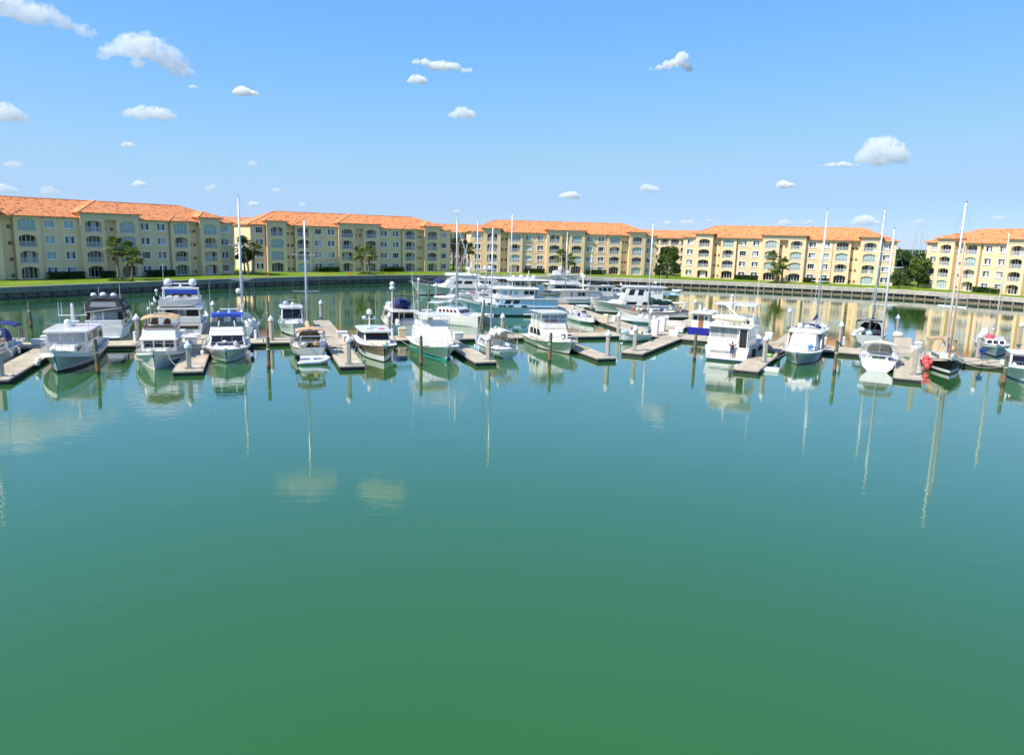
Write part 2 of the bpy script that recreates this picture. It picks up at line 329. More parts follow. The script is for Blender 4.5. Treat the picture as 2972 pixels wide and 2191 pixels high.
def seawall(pts, capm, cap_h, label, wide, pilem=None, pw=.42, band=None, pan=None):
    root = empty('seawall', (pts[0].x, pts[0].y, 0), 0, label, 'seawall')
    o0 = Vector((pts[0].x, pts[0].y, 0))
    for i in range(len(pts) - 1):
        a, b = pts[i], pts[i + 1]; d = (b - a); ln = d.length; d.normalize(); nrm = Vector((d.y, -d.x)); mid = (a + b) / 2; rz = math.atan2(d.y, d.x)
        L = Vector((mid.x, mid.y, 0)) - o0
        m1 = MB(); m1.box((0, 0.10, GZ - cap_h - 0.72), (ln - 0.06, 0.3, 1.5)); m1.build('panel', pan or panelm, root, L, rz, bevel=0.03)
        m2 = MB(); zt_ = GZ - cap_h + .03; m2.box((-ln / 2, -0.16, zt_ / 2 - .4), (pw, .40, zt_ + .8)); m2.build('pile', pilem, root, L, rz, bevel=0.03)
        m4 = MB(); m4.box((0, -0.04, 0.05), (ln - pw - .02, 0.26, 0.30)); m4.build('oyster_band', band or algae, root, L, rz, bevel=0.05)
    for i in range(0, len(pts) - 1, 3):
        a, b = pts[i], pts[min(i + 3, len(pts) - 1)]; d = (b - a); ln = d.length; d.normalize(); nrm = Vector((d.y, -d.x)); mid = (a + b) / 2; rz = math.atan2(d.y, d.x)
        m3 = MB(); w = wide + .5; m3.box((0, w / 2 - 0.42, GZ - cap_h / 2 + 0.05), (ln - 0.015, w, cap_h)); m3.build('cap', capm, root, Vector((mid.x, mid.y, 0)) - o0, rz, bevel=0.03)
    return root
pts = resample(CURVE, 2.4)
isplit = min(range(len(pts)), key=lambda i: (pts[i] - Vector((-10, 204))).length)
vis = [p for p in pts]
i0 = min(range(len(pts)), key=lambda i: (pts[i] - Vector((-98, 98))).length); i1 = min(range(len(pts)), key=lambda i: (pts[i] - Vector((125, 120))).length)
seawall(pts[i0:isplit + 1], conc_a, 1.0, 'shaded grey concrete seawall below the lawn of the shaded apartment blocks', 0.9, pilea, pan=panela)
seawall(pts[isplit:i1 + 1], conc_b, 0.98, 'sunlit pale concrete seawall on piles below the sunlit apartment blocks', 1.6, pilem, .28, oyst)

# ------------------------------------------------------------------ apartment buildings
def stucco_mat():
    m = mat('yellow_stucco', (0.89, 0.66, 0.40), 0.9, var=0.04, vscale=0.25, bump=0.01, bscale=18, spec=0.2, streak=0.10); return m
stucco = stucco_mat()
trimw = mat('white_trim', (0.84, 0.83, 0.80), 0.6, var=0.04)
cornm = mat('cornice_cream', (0.66, 0.64, 0.56), 0.7, var=0.05, vscale=0.6)
ventm = mat('vent_grille', (0.30, 0.21, 0.12), 0.8, var=0.15, vscale=8)
gdark = mat('building_dark_glass', (0.02, 0.022, 0.025), 0.08, spec=0.7, var=0.3, vscale=0.5)
gblue = mat('building_grey_glass', (0.10, 0.12, 0.14), 0.10, spec=0.8, var=0.2, vscale=0.5)
gcurt = mat('building_curtain', (0.55, 0.56, 0.55), 0.6, var=0.12, vscale=2.5)
gshut = mat('building_shutter', (0.38, 0.50, 0.47), 0.35, var=0.08, vscale=1.5)
railm = mat('balcony_rail_white', (0.70, 0.71, 0.72), 0.5)
def roof_mat():
    m = bpy.data.materials.new('terracotta_tiles'); m.use_nodes = True; n = m.node_tree.nodes; l = m.node_tree.links; b = n['Principled BSDF']
    b.inputs['Roughness'].default_value = 0.8; b.inputs['Specular IOR Level'].default_value = 0.2
    tc = n.new('ShaderNodeTexCoord'); mp = n.new('ShaderNodeMapping'); mp.inputs['Scale'].default_value = (2.6, 1.5, 1.5); l.new(tc.outputs['Object'], mp.inputs['Vector'])
    vo = n.new('ShaderNodeTexVoronoi'); vo.inputs['Scale'].default_value = 1.0; l.new(mp.outputs[0], vo.inputs['Vector'])
    sp = n.new('ShaderNodeSeparateColor'); l.new(vo.outputs['Color'], sp.inputs[0])
    r = n.new('ShaderNodeValToRGB'); e = r.color_ramp.elements
    e[0].position = 0.0; e[0].color = (0.47, 0.14, 0.05, 1); e[1].position = 1.0; e[1].color = (0.84, 0.345, 0.145, 1)
    x = e.new(0.13); x.color = (0.49, 0.15, 0.055, 1); x = e.new(0.2); x.color = (0.79, 0.29, 0.10, 1)
    l.new(sp.outputs[0], r.inputs['Fac']); l.new(r.outputs[0], b.inputs['Base Color'])
    wv = n.new('ShaderNodeTexWave'); wv.bands_direction = 'X'; wv.inputs['Scale'].default_value = 1.1; l.new(tc.outputs['Object'], wv.inputs['Vector'])
    w2 = n.new('ShaderNodeTexWave'); w2.bands_direction = 'Z'; w2.wave_profile = 'SAW'; w2.inputs['Scale'].default_value = 2.0; l.new(tc.outputs['Object'], w2.inputs['Vector'])
    ad = n.new('ShaderNodeMath'); ad.operation = 'ADD'; l.new(wv.outputs['Fac'], ad.inputs[0]); l.new(w2.outputs['Fac'], ad.inputs[1])
    bp = n.new('ShaderNodeBump'); bp.inputs['Distance'].default_value = 0.08; bp.inputs['Strength'].default_value = 0.8; l.new(ad.outputs[0], bp.inputs['Height']); l.new(bp.outputs[0], b.inputs['Normal'])
    return m
roofm = roof_mat()
ridgem = mat('ridge_tiles', (0.74, 0.30, 0.14), 0.8, var=0.15, vscale=4)
FH = 3.05
pipem = mat('downpipe_brown', (0.36, 0.24, 0.13), .6)
WIN = (1.75, 0.75, 2.2); ARC = (3.1, 0.06, 1.95, 2.38)      # width, sill, head / width, sill, spring, crown
def arch_pts(cx, w, zs, zc, n=8):
    return [(cx - w / 2 + w * i / n, zs + (zc - zs) * (1 - (2 * i / n - 1) ** 2) ** 0.8) for i in range(n + 1)]
def cell(mb, x0, x1, z0, z1, y, hole, depth):
    """one wall cell with a window or arch opening and its reveals"""
    if not hole: mb.poly([(x0, y, z0), (x1, y, z0), (x1, y, z1), (x0, y, z1)]); return
    kind, cx = hole
    if kind == 'w': w, a, b = WIN; hp = [(cx - w / 2, z0 + b), (cx + w / 2, z0 + b)]
    else: w, a, s, c = ARC; hp = arch_pts(cx, w, z0 + s, z0 + c)
    l, r, zb = cx - w / 2, cx + w / 2, z0 + a
    mb.poly([(x0, y, z0), (x1, y, z0), (x1, y, zb), (x0, y, zb)])
    mb.poly([(x0, y, zb), (l, y, zb), (l, y, hp[0][1]), (l, y, z1), (x0, y, z1)])
    mb.poly([(r, y, zb), (x1, y, zb), (x1, y, z1), (r, y, z1), (r, y, hp[-1][1])])
    for (xa, za), (xb, zbb) in zip(hp[:-1], hp[1:]):
        mb.poly([(xa, y, za), (xb, y, zbb), (xb, y, z1), (xa, y, z1)])
        mb.poly([(xa, y, za), (xb, y, zbb), (xb, y + depth, zbb), (xa, y + depth, za)])
    mb.poly([(l, y, zb), (l, y, hp[0][1]), (l, y + depth, hp[0][1]), (l, y + depth, zb)])
    mb.poly([(r, y, zb), (r, y, hp[-1][1]), (r, y + depth, hp[-1][1]), (r, y + depth, zb)])
    mb.poly([(l, y, zb), (r, y, zb), (r, y + depth, zb), (l, y + depth, zb)])
# shared window meshes -------------------------------------------------------
def _casing():
    w, a, b = WIN; h = b - a; q = MB(); t = 0.17
    for c, d in (((0, 0, -t / 2 - 0.03), (w + 2 * t + .1, .16, t + .06)), ((0, 0, h + t / 2), (w + 2 * t, .10, t)), ((-w / 2 - t / 2, 0, h / 2), (t, .10, h)), ((w / 2 + t / 2, 0, h / 2), (t, .10, h))): q.box(c, d)
    return q.mesh('window_casing', trimw, recalc=False)
def _sash():
    w, a, b = WIN; h = b - a; q = MB()
    for x in (-w / 2 + .04, -w / 6, w / 6, w / 2 - .04): q.box((x, .17, h / 2), (.07, .06, h))
    for z in (.035, h - .035): q.box((0, .172, z), (w, .05, .07))
    return q.mesh('window_sash', trimw, recalc=False)
def _pane(mt):
    w, a, b = WIN; h = b - a; q = MB(); q.poly([(-w / 6, 0, .03), (w / 6, 0, .03), (w / 6, 0, h - .03), (-w / 6, 0, h - .03)]); return q.mesh('window_pane', mt, recalc=False)
M_CAS, M_SASH = _casing(), _sash(); M_PANE = [_pane(x) for x in (gdark, gcurt, gblue, gshut)]
def _dsash(ground):
    w, a, s, c = ARC; q = MB(); n = 5
    for i in range(n):
        x = -w / 2 + w * i / (n - 1); zt = s + (c - s) * max(0, 1 - (2 * i / (n - 1) - 1) ** 2) ** .8
        x = max(-w / 2 + .06, min(w / 2 - .06, x)); q.box((x, 0, (zt - a) / 2), (.09, .07, zt - a))
    q.box((0, 0.004, .05), (w, .06, .1))
    return q.mesh('door_sash', trimw, recalc=False)
def _dpane(i, mt):
    w, a, s, c = ARC; q = MB(); m = 4; pts = [(-w / 2 + w * i / 4, 0), (-w / 2 + w * (i + 1) / 4, 0)]
    for k in range(m + 1):
        x = -w / 2 + w * (i + 1 - k / m) / 4; pts.append((x, s - a + (c - s) * max(0, 1 - (2 * x / w) ** 2) ** .8))
    q.poly([(x, 0, z) for x, z in pts]); return q.mesh('door_pane', mt, recalc=False)
M_DS = _dsash(False); M_DP = [[_dpane(i, x) for x in (gdark, gcurt, gblue, gshut)] for i in range(4)]
def _rail():
    w = ARC[0]; q = MB(); q.box((0, 0, 1.02), (w, .06, .07)); q.box((0, 0, .1), (w, .05, .05)); n = 22
    for i in range(n): q.box((-w / 2 + w * (i + .5) / n, 0, .55), (.045, .035, .88))
    return q.mesh('balcony_rail', railm, recalc=False)
M_RAIL = _rail()
def _vent():
    q = MB(); q.box((0, 0, 0), (.66, .06, .66))
    for i in range(5): q.box((0, -.035, -.24 + .12 * i), (.56, .03, .05))
    return q.mesh('vent', ventm, recalc=False)
M_VENT = _vent()

def hip(mb, x0, x1, y0, y1, z, pitch, ov=0.6, th=0.16):
    """hip roof over a rectangle; returns the ridge"""
    x0 -= ov; x1 += ov; y0 -= ov; y1 += ov; d = min(x1 - x0, y1 - y0) / 2; h = d * pitch
    a = (x0 + d, (y0 + y1) / 2, z + h); b = (x1 - d, (y0 + y1) / 2, z + h)
    c = [(x0, y0, z), (x1, y0, z), (x1, y1, z), (x0, y1, z)]
    mb.poly([c[0], c[1], b, a]); mb.poly([c[2], c[3], a, b]); mb.poly([c[1], c[2], b]); mb.poly([c[3], c[0], a])
    lo = [(p[0], p[1], z - th) for p in c]
    for i in range(4): mb.poly([c[i], c[(i + 1) % 4], lo[(i + 1) % 4], lo[i]])
    mb.poly(lo)
    return c, a, b
def front_hip(mb, x0, x1, y0, yb, z, pitch, ov=0.6, th=0.16):
    """pavilion roof: hipped in front, its ridge running back into the main roof"""
    x0 -= ov; x1 += ov; y0 -= ov; d = (x1 - x0) / 2; h = d * pitch; xm = (x0 + x1) / 2
    a = (xm, y0 + d, z + h); b = (xm, max(yb, y0 + d + .1), z + h)
    c = [(x0, y0, z), (x1, y0, z), (x1, b[1], z), (x0, b[1], z)]
    mb.poly([c[0], c[1], a]); mb.poly([c[1], c[2], b, a]); mb.poly([c[3], c[0], a, b]); mb.poly([c[2], c[3], b])
    lo = [(p[0], p[1], z - th) for p in c]
    for i in range(4): mb.poly([c[i], c[(i + 1) % 4], lo[(i + 1) % 4], lo[i]])
    mb.poly(lo)
    return c, a, b
HALF = [(-29, -25.1, 0, [('w', -26.8)]), (-25.1, -20, -1.0, [('a', -22.5)]), (-20, -17.7, .5, [('v', -19.3), ('v', -18.2)]), (-17.7, -13.2, -.6, [('a', -15.5)]),
        (-13.2, -5.9, 0, [('w', -11.3), ('w', -7.7)]), (-5.9, -1.15, -1.0, [('a', -3.45)])]
LAYOUT = HALF + [(-1.15, 1.15, 0.1, [('v', -.75), ('v', .6)])] + [(-b, -a, y, [(k, -c) for k, c in reversed(h)]) for a, b, y, h in reversed(HALF)]
def building(centre, direc, label, seed, floors=4, layout=LAYOUT, depth=17.0, xr=(-99, 99), group='apartment blocks round the basin'):
    rg = random.Random(seed); rz = math.atan2(direc[1], direc[0])
    root = empty('apartment_building', (centre[0], centre[1], GZ), rz, label, 'building', group)
    top = FH * floors - 0.15; ptop = top + 1.05
    main = layout is LAYOUT
    w = MB(); xs0, xs1 = layout[0][0], layout[-1][1]
    def zt(sec): return ptop if (main and sec[2] == -1.0) else top
    for si, sec in enumerate(layout):
        x0, x1, y, holes = sec
        hs = [h for h in holes if h[0] != 'v']
        for fl in range(floors):
            z0 = fl * FH; z1 = (fl + 1) * FH if fl < floors - 1 else zt(sec)
            if not hs: cell(w, x0, x1, z0, z1, y, None, 0)
            cuts = [x0] + [(hs[i][1] + hs[i + 1][1]) / 2 for i in range(len(hs) - 1)] + [x1]
            for i, h in enumerate(hs): cell(w, cuts[i], cuts[i + 1], z0, z1, y, h, .24 if h[0] == 'w' else .95)
        if si + 1 < len(layout):
            y2 = layout[si + 1][2]; a, b = (y, y2)
            w.poly([(x1, a, 0), (x1, b, 0), (x1, b, min(zt(sec), zt(layout[si + 1]))), (x1, a, min(zt(sec), zt(layout[si + 1])))])
        if main and sec[2] == -1.0:      # the raised pavilion's sides and the wall above the recess
            for x in (x0, x1): w.poly([(x, -1, top - .8), (x, 4, top - .8), (x, 4, ptop), (x, -1, ptop)])
    if main: w.box((0, -.45, (top + ptop) / 2 - .15), (2.3, 1.08, ptop - top + .3))
    for x in (xs0, xs1): w.poly([(x, 0, 0), (x, depth, 0), (x, depth, top), (x, 0, top)])
    w.poly([(xs0, depth, 0), (xs1, depth, 0), (xs1, depth, top), (xs0, depth, top)])
    wall = w.build('wall', stucco, root, recalc=False)
    # trim lines and cornices
    for x0, x1, y, holes in layout:
        if y == 0 and main:
            for fl in range(1, floors):
                q = MB(); q.box(((x0 + x1) / 2, -.025, fl * FH - .12), (x1 - x0 - .02, .05, .09)); q.build('string_course', stucco, root, recalc=False)
        q = MB(); zz = ptop if (main and y == -1.0) else top; yy = y if y < 0 else 0
        if main and y == -1.0:
            q.box(((x0 + x1) / 2, y - .04, zz - 1.02), (x1 - x0 + .1, .08, .14)); q.box(((x0 + x1) / 2, y - .10, zz - .42), (x1 - x0 + .2, .20, .22)); q.box(((x0 + x1) / 2, y - .2, zz - .2), (x1 - x0 + .3, .4, .2))
        else: q.box(((x0 + x1) / 2, yy - .15, zz - .28), (x1 - x0 - .01, .3, .24))
        q.build('cornice', cornm, root, recalc=False)
    if main:
        q = MB(); q.box((0, -1.0 - .10, ptop - .42), (2.3, .20, .215)); q.box((0, -1.2, ptop - .2), (2.3, .4, .195)); q.box((0, -1.04, ptop - 1.02), (2.3, .08, .135)); q.build('cornice', cornm, root, recalc=False)
        for x in (-25.22, -17.82, -13.08, 13.08, 17.82, 25.22):
            q = MB(); yy = .07 if abs(x) in (17.82,) else -.07; q.tube((x, yy, 0), (x, yy, top - .3), .06, .06, 6); q.build('downpipe', pipem, root)
    # roofs
    r = MB(); ridges = []
    c, a, b = hip(r, xs0, xs1, 0, depth, top, .40); ridges += [(c[0], a), (c[1], b), (c[2], b), (c[3], a), (a, b)]
    roof = r.build('roof', roofm, root, recalc=True)
    if main:
        for x0, x1 in ((-25.1, -20), (-5.9, 5.9), (20, 25.1)):
            q = MB(); c, a, b = front_hip(q, x0, x1, -1.0, 5.5 if x1 - x0 < 8 else 8.0, ptop, .40); q.build('pavilion_roof', roofm, root)
            ridges += [(c[0], a), (c[1], a), (a, b)]
        for x0, x1 in ((-17.7, -13.2), (13.2, 17.7)):
            q = MB(); c, a, b = front_hip(q, x0, x1, -.6, 3.0, top + .02, .40); q.build('pavilion_roof', roofm, root); ridges += [(c[0], a), (c[1], a)]
    for p, q_ in ridges:
        q = MB(); q.tube(p, q_, .14, .14, 6); q.build('ridge_cap', ridgem, root)
    # openings
    for x0, x1, y, holes in layout:
        for kind, cx in holes:
            if not (xr[0] <= cx <= xr[1]): continue
            for fl in range(floors):
                z = fl * FH
                if kind == 'w':
                    wn_ = link('window', M_CAS, root, (cx, y - .05, z + WIN[1])); link('sash', M_SASH, wn_, (0, .05, 0))
                    pat = rg.choice([(0, 1, 0), (2, 1, 2), (2, 1, 0), (0, 1, 2), (1, 1, 2), (0, 0, 0), (2, 1, 1), (3, 1, 3)])
                    for k in range(3): link('pane', M_PANE[pat[k]], wn_, ((k - 1) * WIN[0] / 3, .25, 0))
                elif kind == 'a':
                    dr = link('balcony_door', M_DS, root, (cx, y + .90, z + ARC[1]))
                    pat = rg.choice([(0, 0, 0, 0), (0, 0, 0, 0), (0, 2, 0, 0), (3, 3, 3, 3), (3, 3, 3, 3), (1, 0, 0, 1), (2, 2, 2, 2), (0, 1, 1, 0), (3, 0, 0, 3), (2, 0, 1, 2)])
                    for k in range(4): link('pane', M_DP[k][pat[k]], dr, (0, .03, 0))
                    if pat == (3, 3, 3, 3): dr.location.y = y + .28
                    if fl: link('railing', M_RAIL, root, (cx, y + .12, z + ARC[1]))
                else: link('vent', M_VENT, root, (cx, y - .02, z + .75))
    return root
building((-84.84, 156.34), (.59, .81), 'long shaded four-storey apartment block with three palms and a thick dark hedge', 1, xr=(-19, 99))
building((-43.6, 207.6), (.828, .55), 'shaded four-storey apartment block with orange traffic cones on its lawn', 2)
building((15.2, 229.3), (.99, .14), 'four-storey apartment block standing behind the crowded cluster of moored yachts', 3)
building((77.6, 216.9), (.917, -.40), 'bright sunlit four-storey apartment block with a clump of palms before its middle', 4)
building((120.7, 174.5), (.35, -.937), 'sunlit four-storey apartment block beyond the black-hulled two-masted boat', 5, xr=(-99, 2))
AR = [(-20 + 4 * i, -16 + 4 * i, 0, [('a', -18 + 4 * i)]) for i in range(10)]
def back_building(px, py, Y, direc, label, seed):
    p = atY(px, py, Y); building((p.x, p.y), direc, label, seed, layout=AR, depth=14, group='apartment blocks behind the front row')
back_building(1345, 690, 292, (.97, .24), 'yellow building with arched galleries seen through the gap by the dark palms', 6)
back_building(1945, 690, 300, (.97, -.24), 'yellow building with arched galleries seen above the round tree', 7)
back_building(640, 690, 262, (.93, .37), 'tiled roof of a building seen between the two shaded blocks', 8)
# ------------------------------------------------------------------ plants
def leaf_mat(name, c1, c2, tr=0.25):
    m = bpy.data.materials.new(name); m.use_nodes = True; n = m.node_tree.nodes; l = m.node_tree.links; b = n['Principled BSDF']
    b.inputs['Roughness'].default_value = 0.55; b.inputs['Specular IOR Level'].default_value = 0.3
    tc = n.new('ShaderNodeTexCoord'); a = n.new('ShaderNodeTexNoise'); a.inputs['Scale'].default_value = 0.9; a.inputs['Detail'].default_value = 5; l.new(tc.outputs['Object'], a.inputs['Vector'])
    r = n.new('ShaderNodeValToRGB'); e = r.color_ramp.elements; e[0].position = .35; e[0].color = (*c1, 1); e[1].position = .65; e[1].color = (*c2, 1); l.new(a.outputs['Fac'], r.inputs['Fac']); l.new(r.outputs[0], b.inputs['Base Color'])
    t = n.new('ShaderNodeBsdfTranslucent'); l.new(r.outputs[0], t.inputs['Color']); mx = n.new('ShaderNodeMixShader'); mx.inputs[0].default_value = tr
    l.new(b.outputs[0], mx.inputs[1]); l.new(t.outputs[0], mx.inputs[2]); l.new(mx.outputs[0], n['Material Output'].inputs[0]); return m
leafd = leaf_mat('leaf_dark', (0.026, 0.055, 0.012), (0.07, 0.12, 0.025))
leafm = leaf_mat('leaf_mid', (0.06, 0.105, 0.018), (0.12, 0.18, 0.04))
leafl = leaf_mat('leaf_light', (0.10, 0.15, 0.025), (0.17, 0.24, 0.055))
palmm = leaf_mat('palm_frond', (0.11, 0.155, 0.03), (0.22, 0.27, 0.065))
palmdry = leaf_mat('palm_dry_frond', (0.16, 0.11, 0.05), (0.24, 0.17, 0.08))
barkm = mat('bark', (0.17, 0.13, 0.09), 0.9, var=0.25, vscale=4, bump=0.04, bscale=8)
pbark = mat('palm_bark', (0.24, 0.20, 0.15), 0.9, var=0.25, vscale=3, bump=0.05, bscale=6)
def leaf(mb, p, s, rg, m=0):
    a = Vector((rg.gauss(0, 1), rg.gauss(0, 1), rg.gauss(0, 1))).normalized(); b = a.orthogonal().normalized(); c = a.cross(b)
    th = rg.uniform(0, 6.283); d = b * math.cos(th) + c * math.sin(th); e = a.cross(d)
    mb.poly([p - d * s, p + e * s * .45, p + d * s, p - e * s * .45], m)
def tree(base, h, rx, rz_, label, seed, mt, n=2600, ls=.34, group=None, clear=.32):
    rg = random.Random(seed); root = empty('tree', base, 0, label, 'tree', group)
    t = MB(); cz = h - rz_; k = Vector((rg.uniform(-.3, .3), rg.uniform(-.3, .3), h * clear))
    t.tube((0, 0, -.2), k, .035 * h, .026 * h, 9); limbs = []
    for i in range(7):
        a = i * .9 + rg.uniform(-.3, .3); e = Vector((math.cos(a) * rx * .55, math.sin(a) * rx * .55, cz + rg.uniform(-.3, .5) * rz_)); mid = k.lerp(e, .5) + Vector((0, 0, .4))
        t.tube(k, mid, .018 * h, .012 * h, 6); t.tube(mid, e, .012 * h, .004 * h, 5)
    t.build('trunk', barkm, root)
    c = MB(); cl = []
    for i in range(26):
        while True:
            q = Vector((rg.uniform(-1, 1), rg.uniform(-1, 1), rg.uniform(-.85, 1)))
            if .35 < q.length < 1: break
        q *= rg.uniform(.8, 1.06); cl.append((Vector((q.x * rx, q.y * rx, cz + q.z * rz_)), rg.uniform(.22, .40) * rx))
    for i in range(n):
        p, r = rg.choice(cl); v = Vector((rg.gauss(0, 1), rg.gauss(0, 1), rg.gauss(0, .8))); v = v.normalized() * r * rg.uniform(.45, 1.0); leaf(c, p + v, ls * rg.uniform(.6, 1.3), rg)
    c.build('crown', mt, root, recalc=False); return root
def palm(base, h, cr, label, seed, group=None, dark=False, lean=(0, 0)):
    rg = random.Random(seed); root = empty('palm_tree', base, 0, label, 'palm tree', group)
    top = Vector((lean[0], lean[1], h)); t = MB(); lp = []
    for i in range(9):
        f = i / 8; p = Vector((lean[0] * f * f, lean[1] * f * f, -.2 + (h + .2) * f)); r = .26 - .09 * f + (.05 if i % 2 else 0)
        lp.append([p + Vector((math.cos(j * .785) * r, math.sin(j * .785) * r, 0)) for j in range(8)])
    t.loft(lp); t.build('trunk', pbark, root, smooth=True)
    c = MB()
    for i in range(38):
        az = i * 2.39996 + rg.uniform(-.2, .2); el = math.radians(rg.uniform(-48, 78)); dry = el < math.radians(-38)
        d = Vector((math.cos(az) * math.cos(el), math.sin(az) * math.cos(el), math.sin(el))); pl = cr * rg.uniform(.42, .6)
        j = top + d * pl + Vector((0, 0, -.10 * cr * math.cos(el))); c.tube(top, j, .03, .02, 3, 1 if dry else 0)
        side = d.cross(Vector((0, 0, 1))).normalized(); up = side.cross(d)
        for k in range(11):
            a = math.radians(-105 + 21 * k); ll = cr * .5 * (1 - .25 * abs(k - 5) / 5) * rg.uniform(.85, 1.1)
            q = d * math.cos(a) + side * math.sin(a); tip = j + q * ll + Vector((0, 0, -.32 * ll)) + up * rg.uniform(-.05, .05); md = j + q * ll * .55 + Vector((0, 0, -.05 * ll)); pw = q.cross(up).normalized() * ll * .105
            c.poly([j, md + pw, tip, md - pw], 1 if dry else 0)
    c.build('crown', [leafd if dark else palmm, palmdry], root, recalc=False); return root
def palm_px(bx, by, cx, cyy, cr, label, seed, group=None, dark=False):
    b = P(bx, by, GZ); t = atY(cx, cyy, b.y); return palm(b, t.z - GZ, cr * 1.28, label, seed, group, dark, lean=(t.x - b.x, 0))
def tree_px(bx, by, topy, wpx, label, seed, mt, back=0.0, **k):
    b = P(bx, by, GZ)
    if back: b = b * (1 + back / b.y); b.z = GZ
    t = atY(bx, topy, b.y); h = t.z - GZ; rx = wpx * b.y / FPX / 2
    return tree(b, h, rx, min(h * .42, rx * 1.1), label, seed, mt, **k)
pg = 'palms standing before the middle of an apartment block'
lb = 'fan palm in the clump before the long shaded block with the hedge'
palm_px(345, 812, 332, 714, 2.0, 'tallest fan palm before the long shaded block with the hedge', 1, pg); palm_px(384, 813, 386, 742, 1.9, 'lowest fan palm before the long shaded block with the hedge', 2, pg); palm_px(370, 806, 371, 724, 1.8, 'middle-height fan palm before the long shaded block with the hedge', 3, pg)
palm_px(1053, 793, 1043, 734, 1.9, 'fan palm with thin trunk before the block with the traffic cones', 4, pg); palm_px(1071, 794, 1073, 733, 2.1, 'fuller fan palm before the block with the traffic cones', 5, pg)
palm_px(1641, 801, 1631, 741, 2.1, 'taller fan palm before the block behind the yacht cluster', 6, pg); palm_px(1648, 802, 1653, 754, 2.0, 'shorter fan palm before the block behind the yacht cluster', 7, pg)
palm_px(2248, 818, 2242, 743, 1.7, 'tallest fan palm before the bright sunlit block', 8, pg); palm_px(2254, 820, 2253, 777, 2.0, 'lowest bushy fan palm before the bright sunlit block', 9, pg); palm_px(2268, 819, 2274, 766, 1.8, 'middle-height fan palm before the bright sunlit block', 10, pg)
dk = 'dark plants in the gap beside the shaded block with cones'
tree_px(712, 797, 716, 44, 'dense dark bushy tree in the gap between the two shaded blocks', 21, leafd, n=2200, ls=.3, group=dk)
palm_px(722, 799, 705, 712, 2.2, 'dark fan palm rising from the bushy tree between the shaded blocks', 22, dk, True); palm_px(736, 797, 738, 722, 2.0, 'green fan palm at the sunlit end wall of the shaded block', 23, dk)
gp = 'plants in the gap between the cone-lawn block and the yacht-cluster block'
for i, (bx, by, ty, w, bk) in enumerate([(1316, 790, 690, 34, 18), (1338, 790, 700, 30, 25), (1360, 789, 705, 32, 22)]):
    tree_px(bx, by, ty, w, ['tall dark tree close to the block with the cones', 'dark tree in the middle of the gap beside the yacht-cluster block', 'dark leafy tree tight against the yacht-cluster block'][i], 30 + i, leafd if i != 1 else leafm, back=bk, group=gp, ls=.38)
palm_px(1340, 796, 1346, 716, 1.9, 'slim fan palm in the gap beside the yacht-cluster block', 34, gp, True); palm_px(1358, 797, 1362, 722, 1.8, 'shaggy fan palm in the gap beside the yacht-cluster block', 35, gp)
gr = 'trees in the gap between the yacht-cluster block and the bright block'
tree_px(1934, 803, 713, 66, 'large round leafy tree between the yacht-cluster block and the bright block', 41, leafm, n=4200, back=8, group=gr)
tree_px(1913, 806, 770, 34, 'small dark tree under the large round tree', 42, leafd, n=1500, ls=.28, group=gr); palm_px(1936, 806, 1940, 762, 1.6, 'young fan palm under the large round tree', 43, gr)
gq = 'trees in the gap between the bright block and the block beyond the black boat'
tree_px(2630, 834, 738, 60, 'dark tree close behind the corner of the bright block', 51, leafd, n=3600, back=14, group=gq)
tree_px(2662, 836, 745, 52, 'light green tree in the middle of the gap beside the bright block', 52, leafl, n=3200, back=3, group=gq)
tree_px(2686, 836, 735, 46, 'mid green tree close to the end of the farthest block', 53, leafm, n=2800, back=22, group=gq)
tree_px(2608, 836, 788, 52, 'low spreading tree before the corner of the bright block', 54, leafm, n=2200, ls=.28, group=gq, clear=.25)
tree_px(2648, 832, 752, 50, 'bushy green tree filling the back of the gap beside the bright block', 55, leafm, n=3000, back=40, group=gq)
tree_px(2622, 834, 775, 44, 'dark shrubby tree under the trees beside the bright block', 56, leafd, n=2200, back=6, group=gq, clear=.15)
tree_px(2676, 838, 790, 40, 'low dark tree before the end wall of the farthest block', 57, leafd, n=2000, back=4, group=gq, clear=.15)
tree_px(1958, 804, 765, 36, 'bushy dark tree tucked against the end of the bright block', 44, leafd, n=1800, back=6, group=gr, clear=.15)
# far woodland beyond the buildings
rg = random.Random(5); wd = MB()
for i in range(15000):
    Y = rg.uniform(380, 900); X = rg.uniform(-.75, .8) * Y; hz = 7.5 + 3.5 * noise.noise(Vector((X * .02, Y * .02, 0))) + 1.5 * noise.noise(Vector((X * .09, Y * .09, 3)))
    leaf(wd, Vector((X, Y, GZ + rg.uniform(.25, 1) * hz)), rg.uniform(1.0, 2.4), rg, rg.choice((0, 0, 1)))
tag(wd.build('woodland', [leafd, leafm], recalc=False), 'distant low woodland beyond the apartment blocks', 'woodland', kind='stuff')
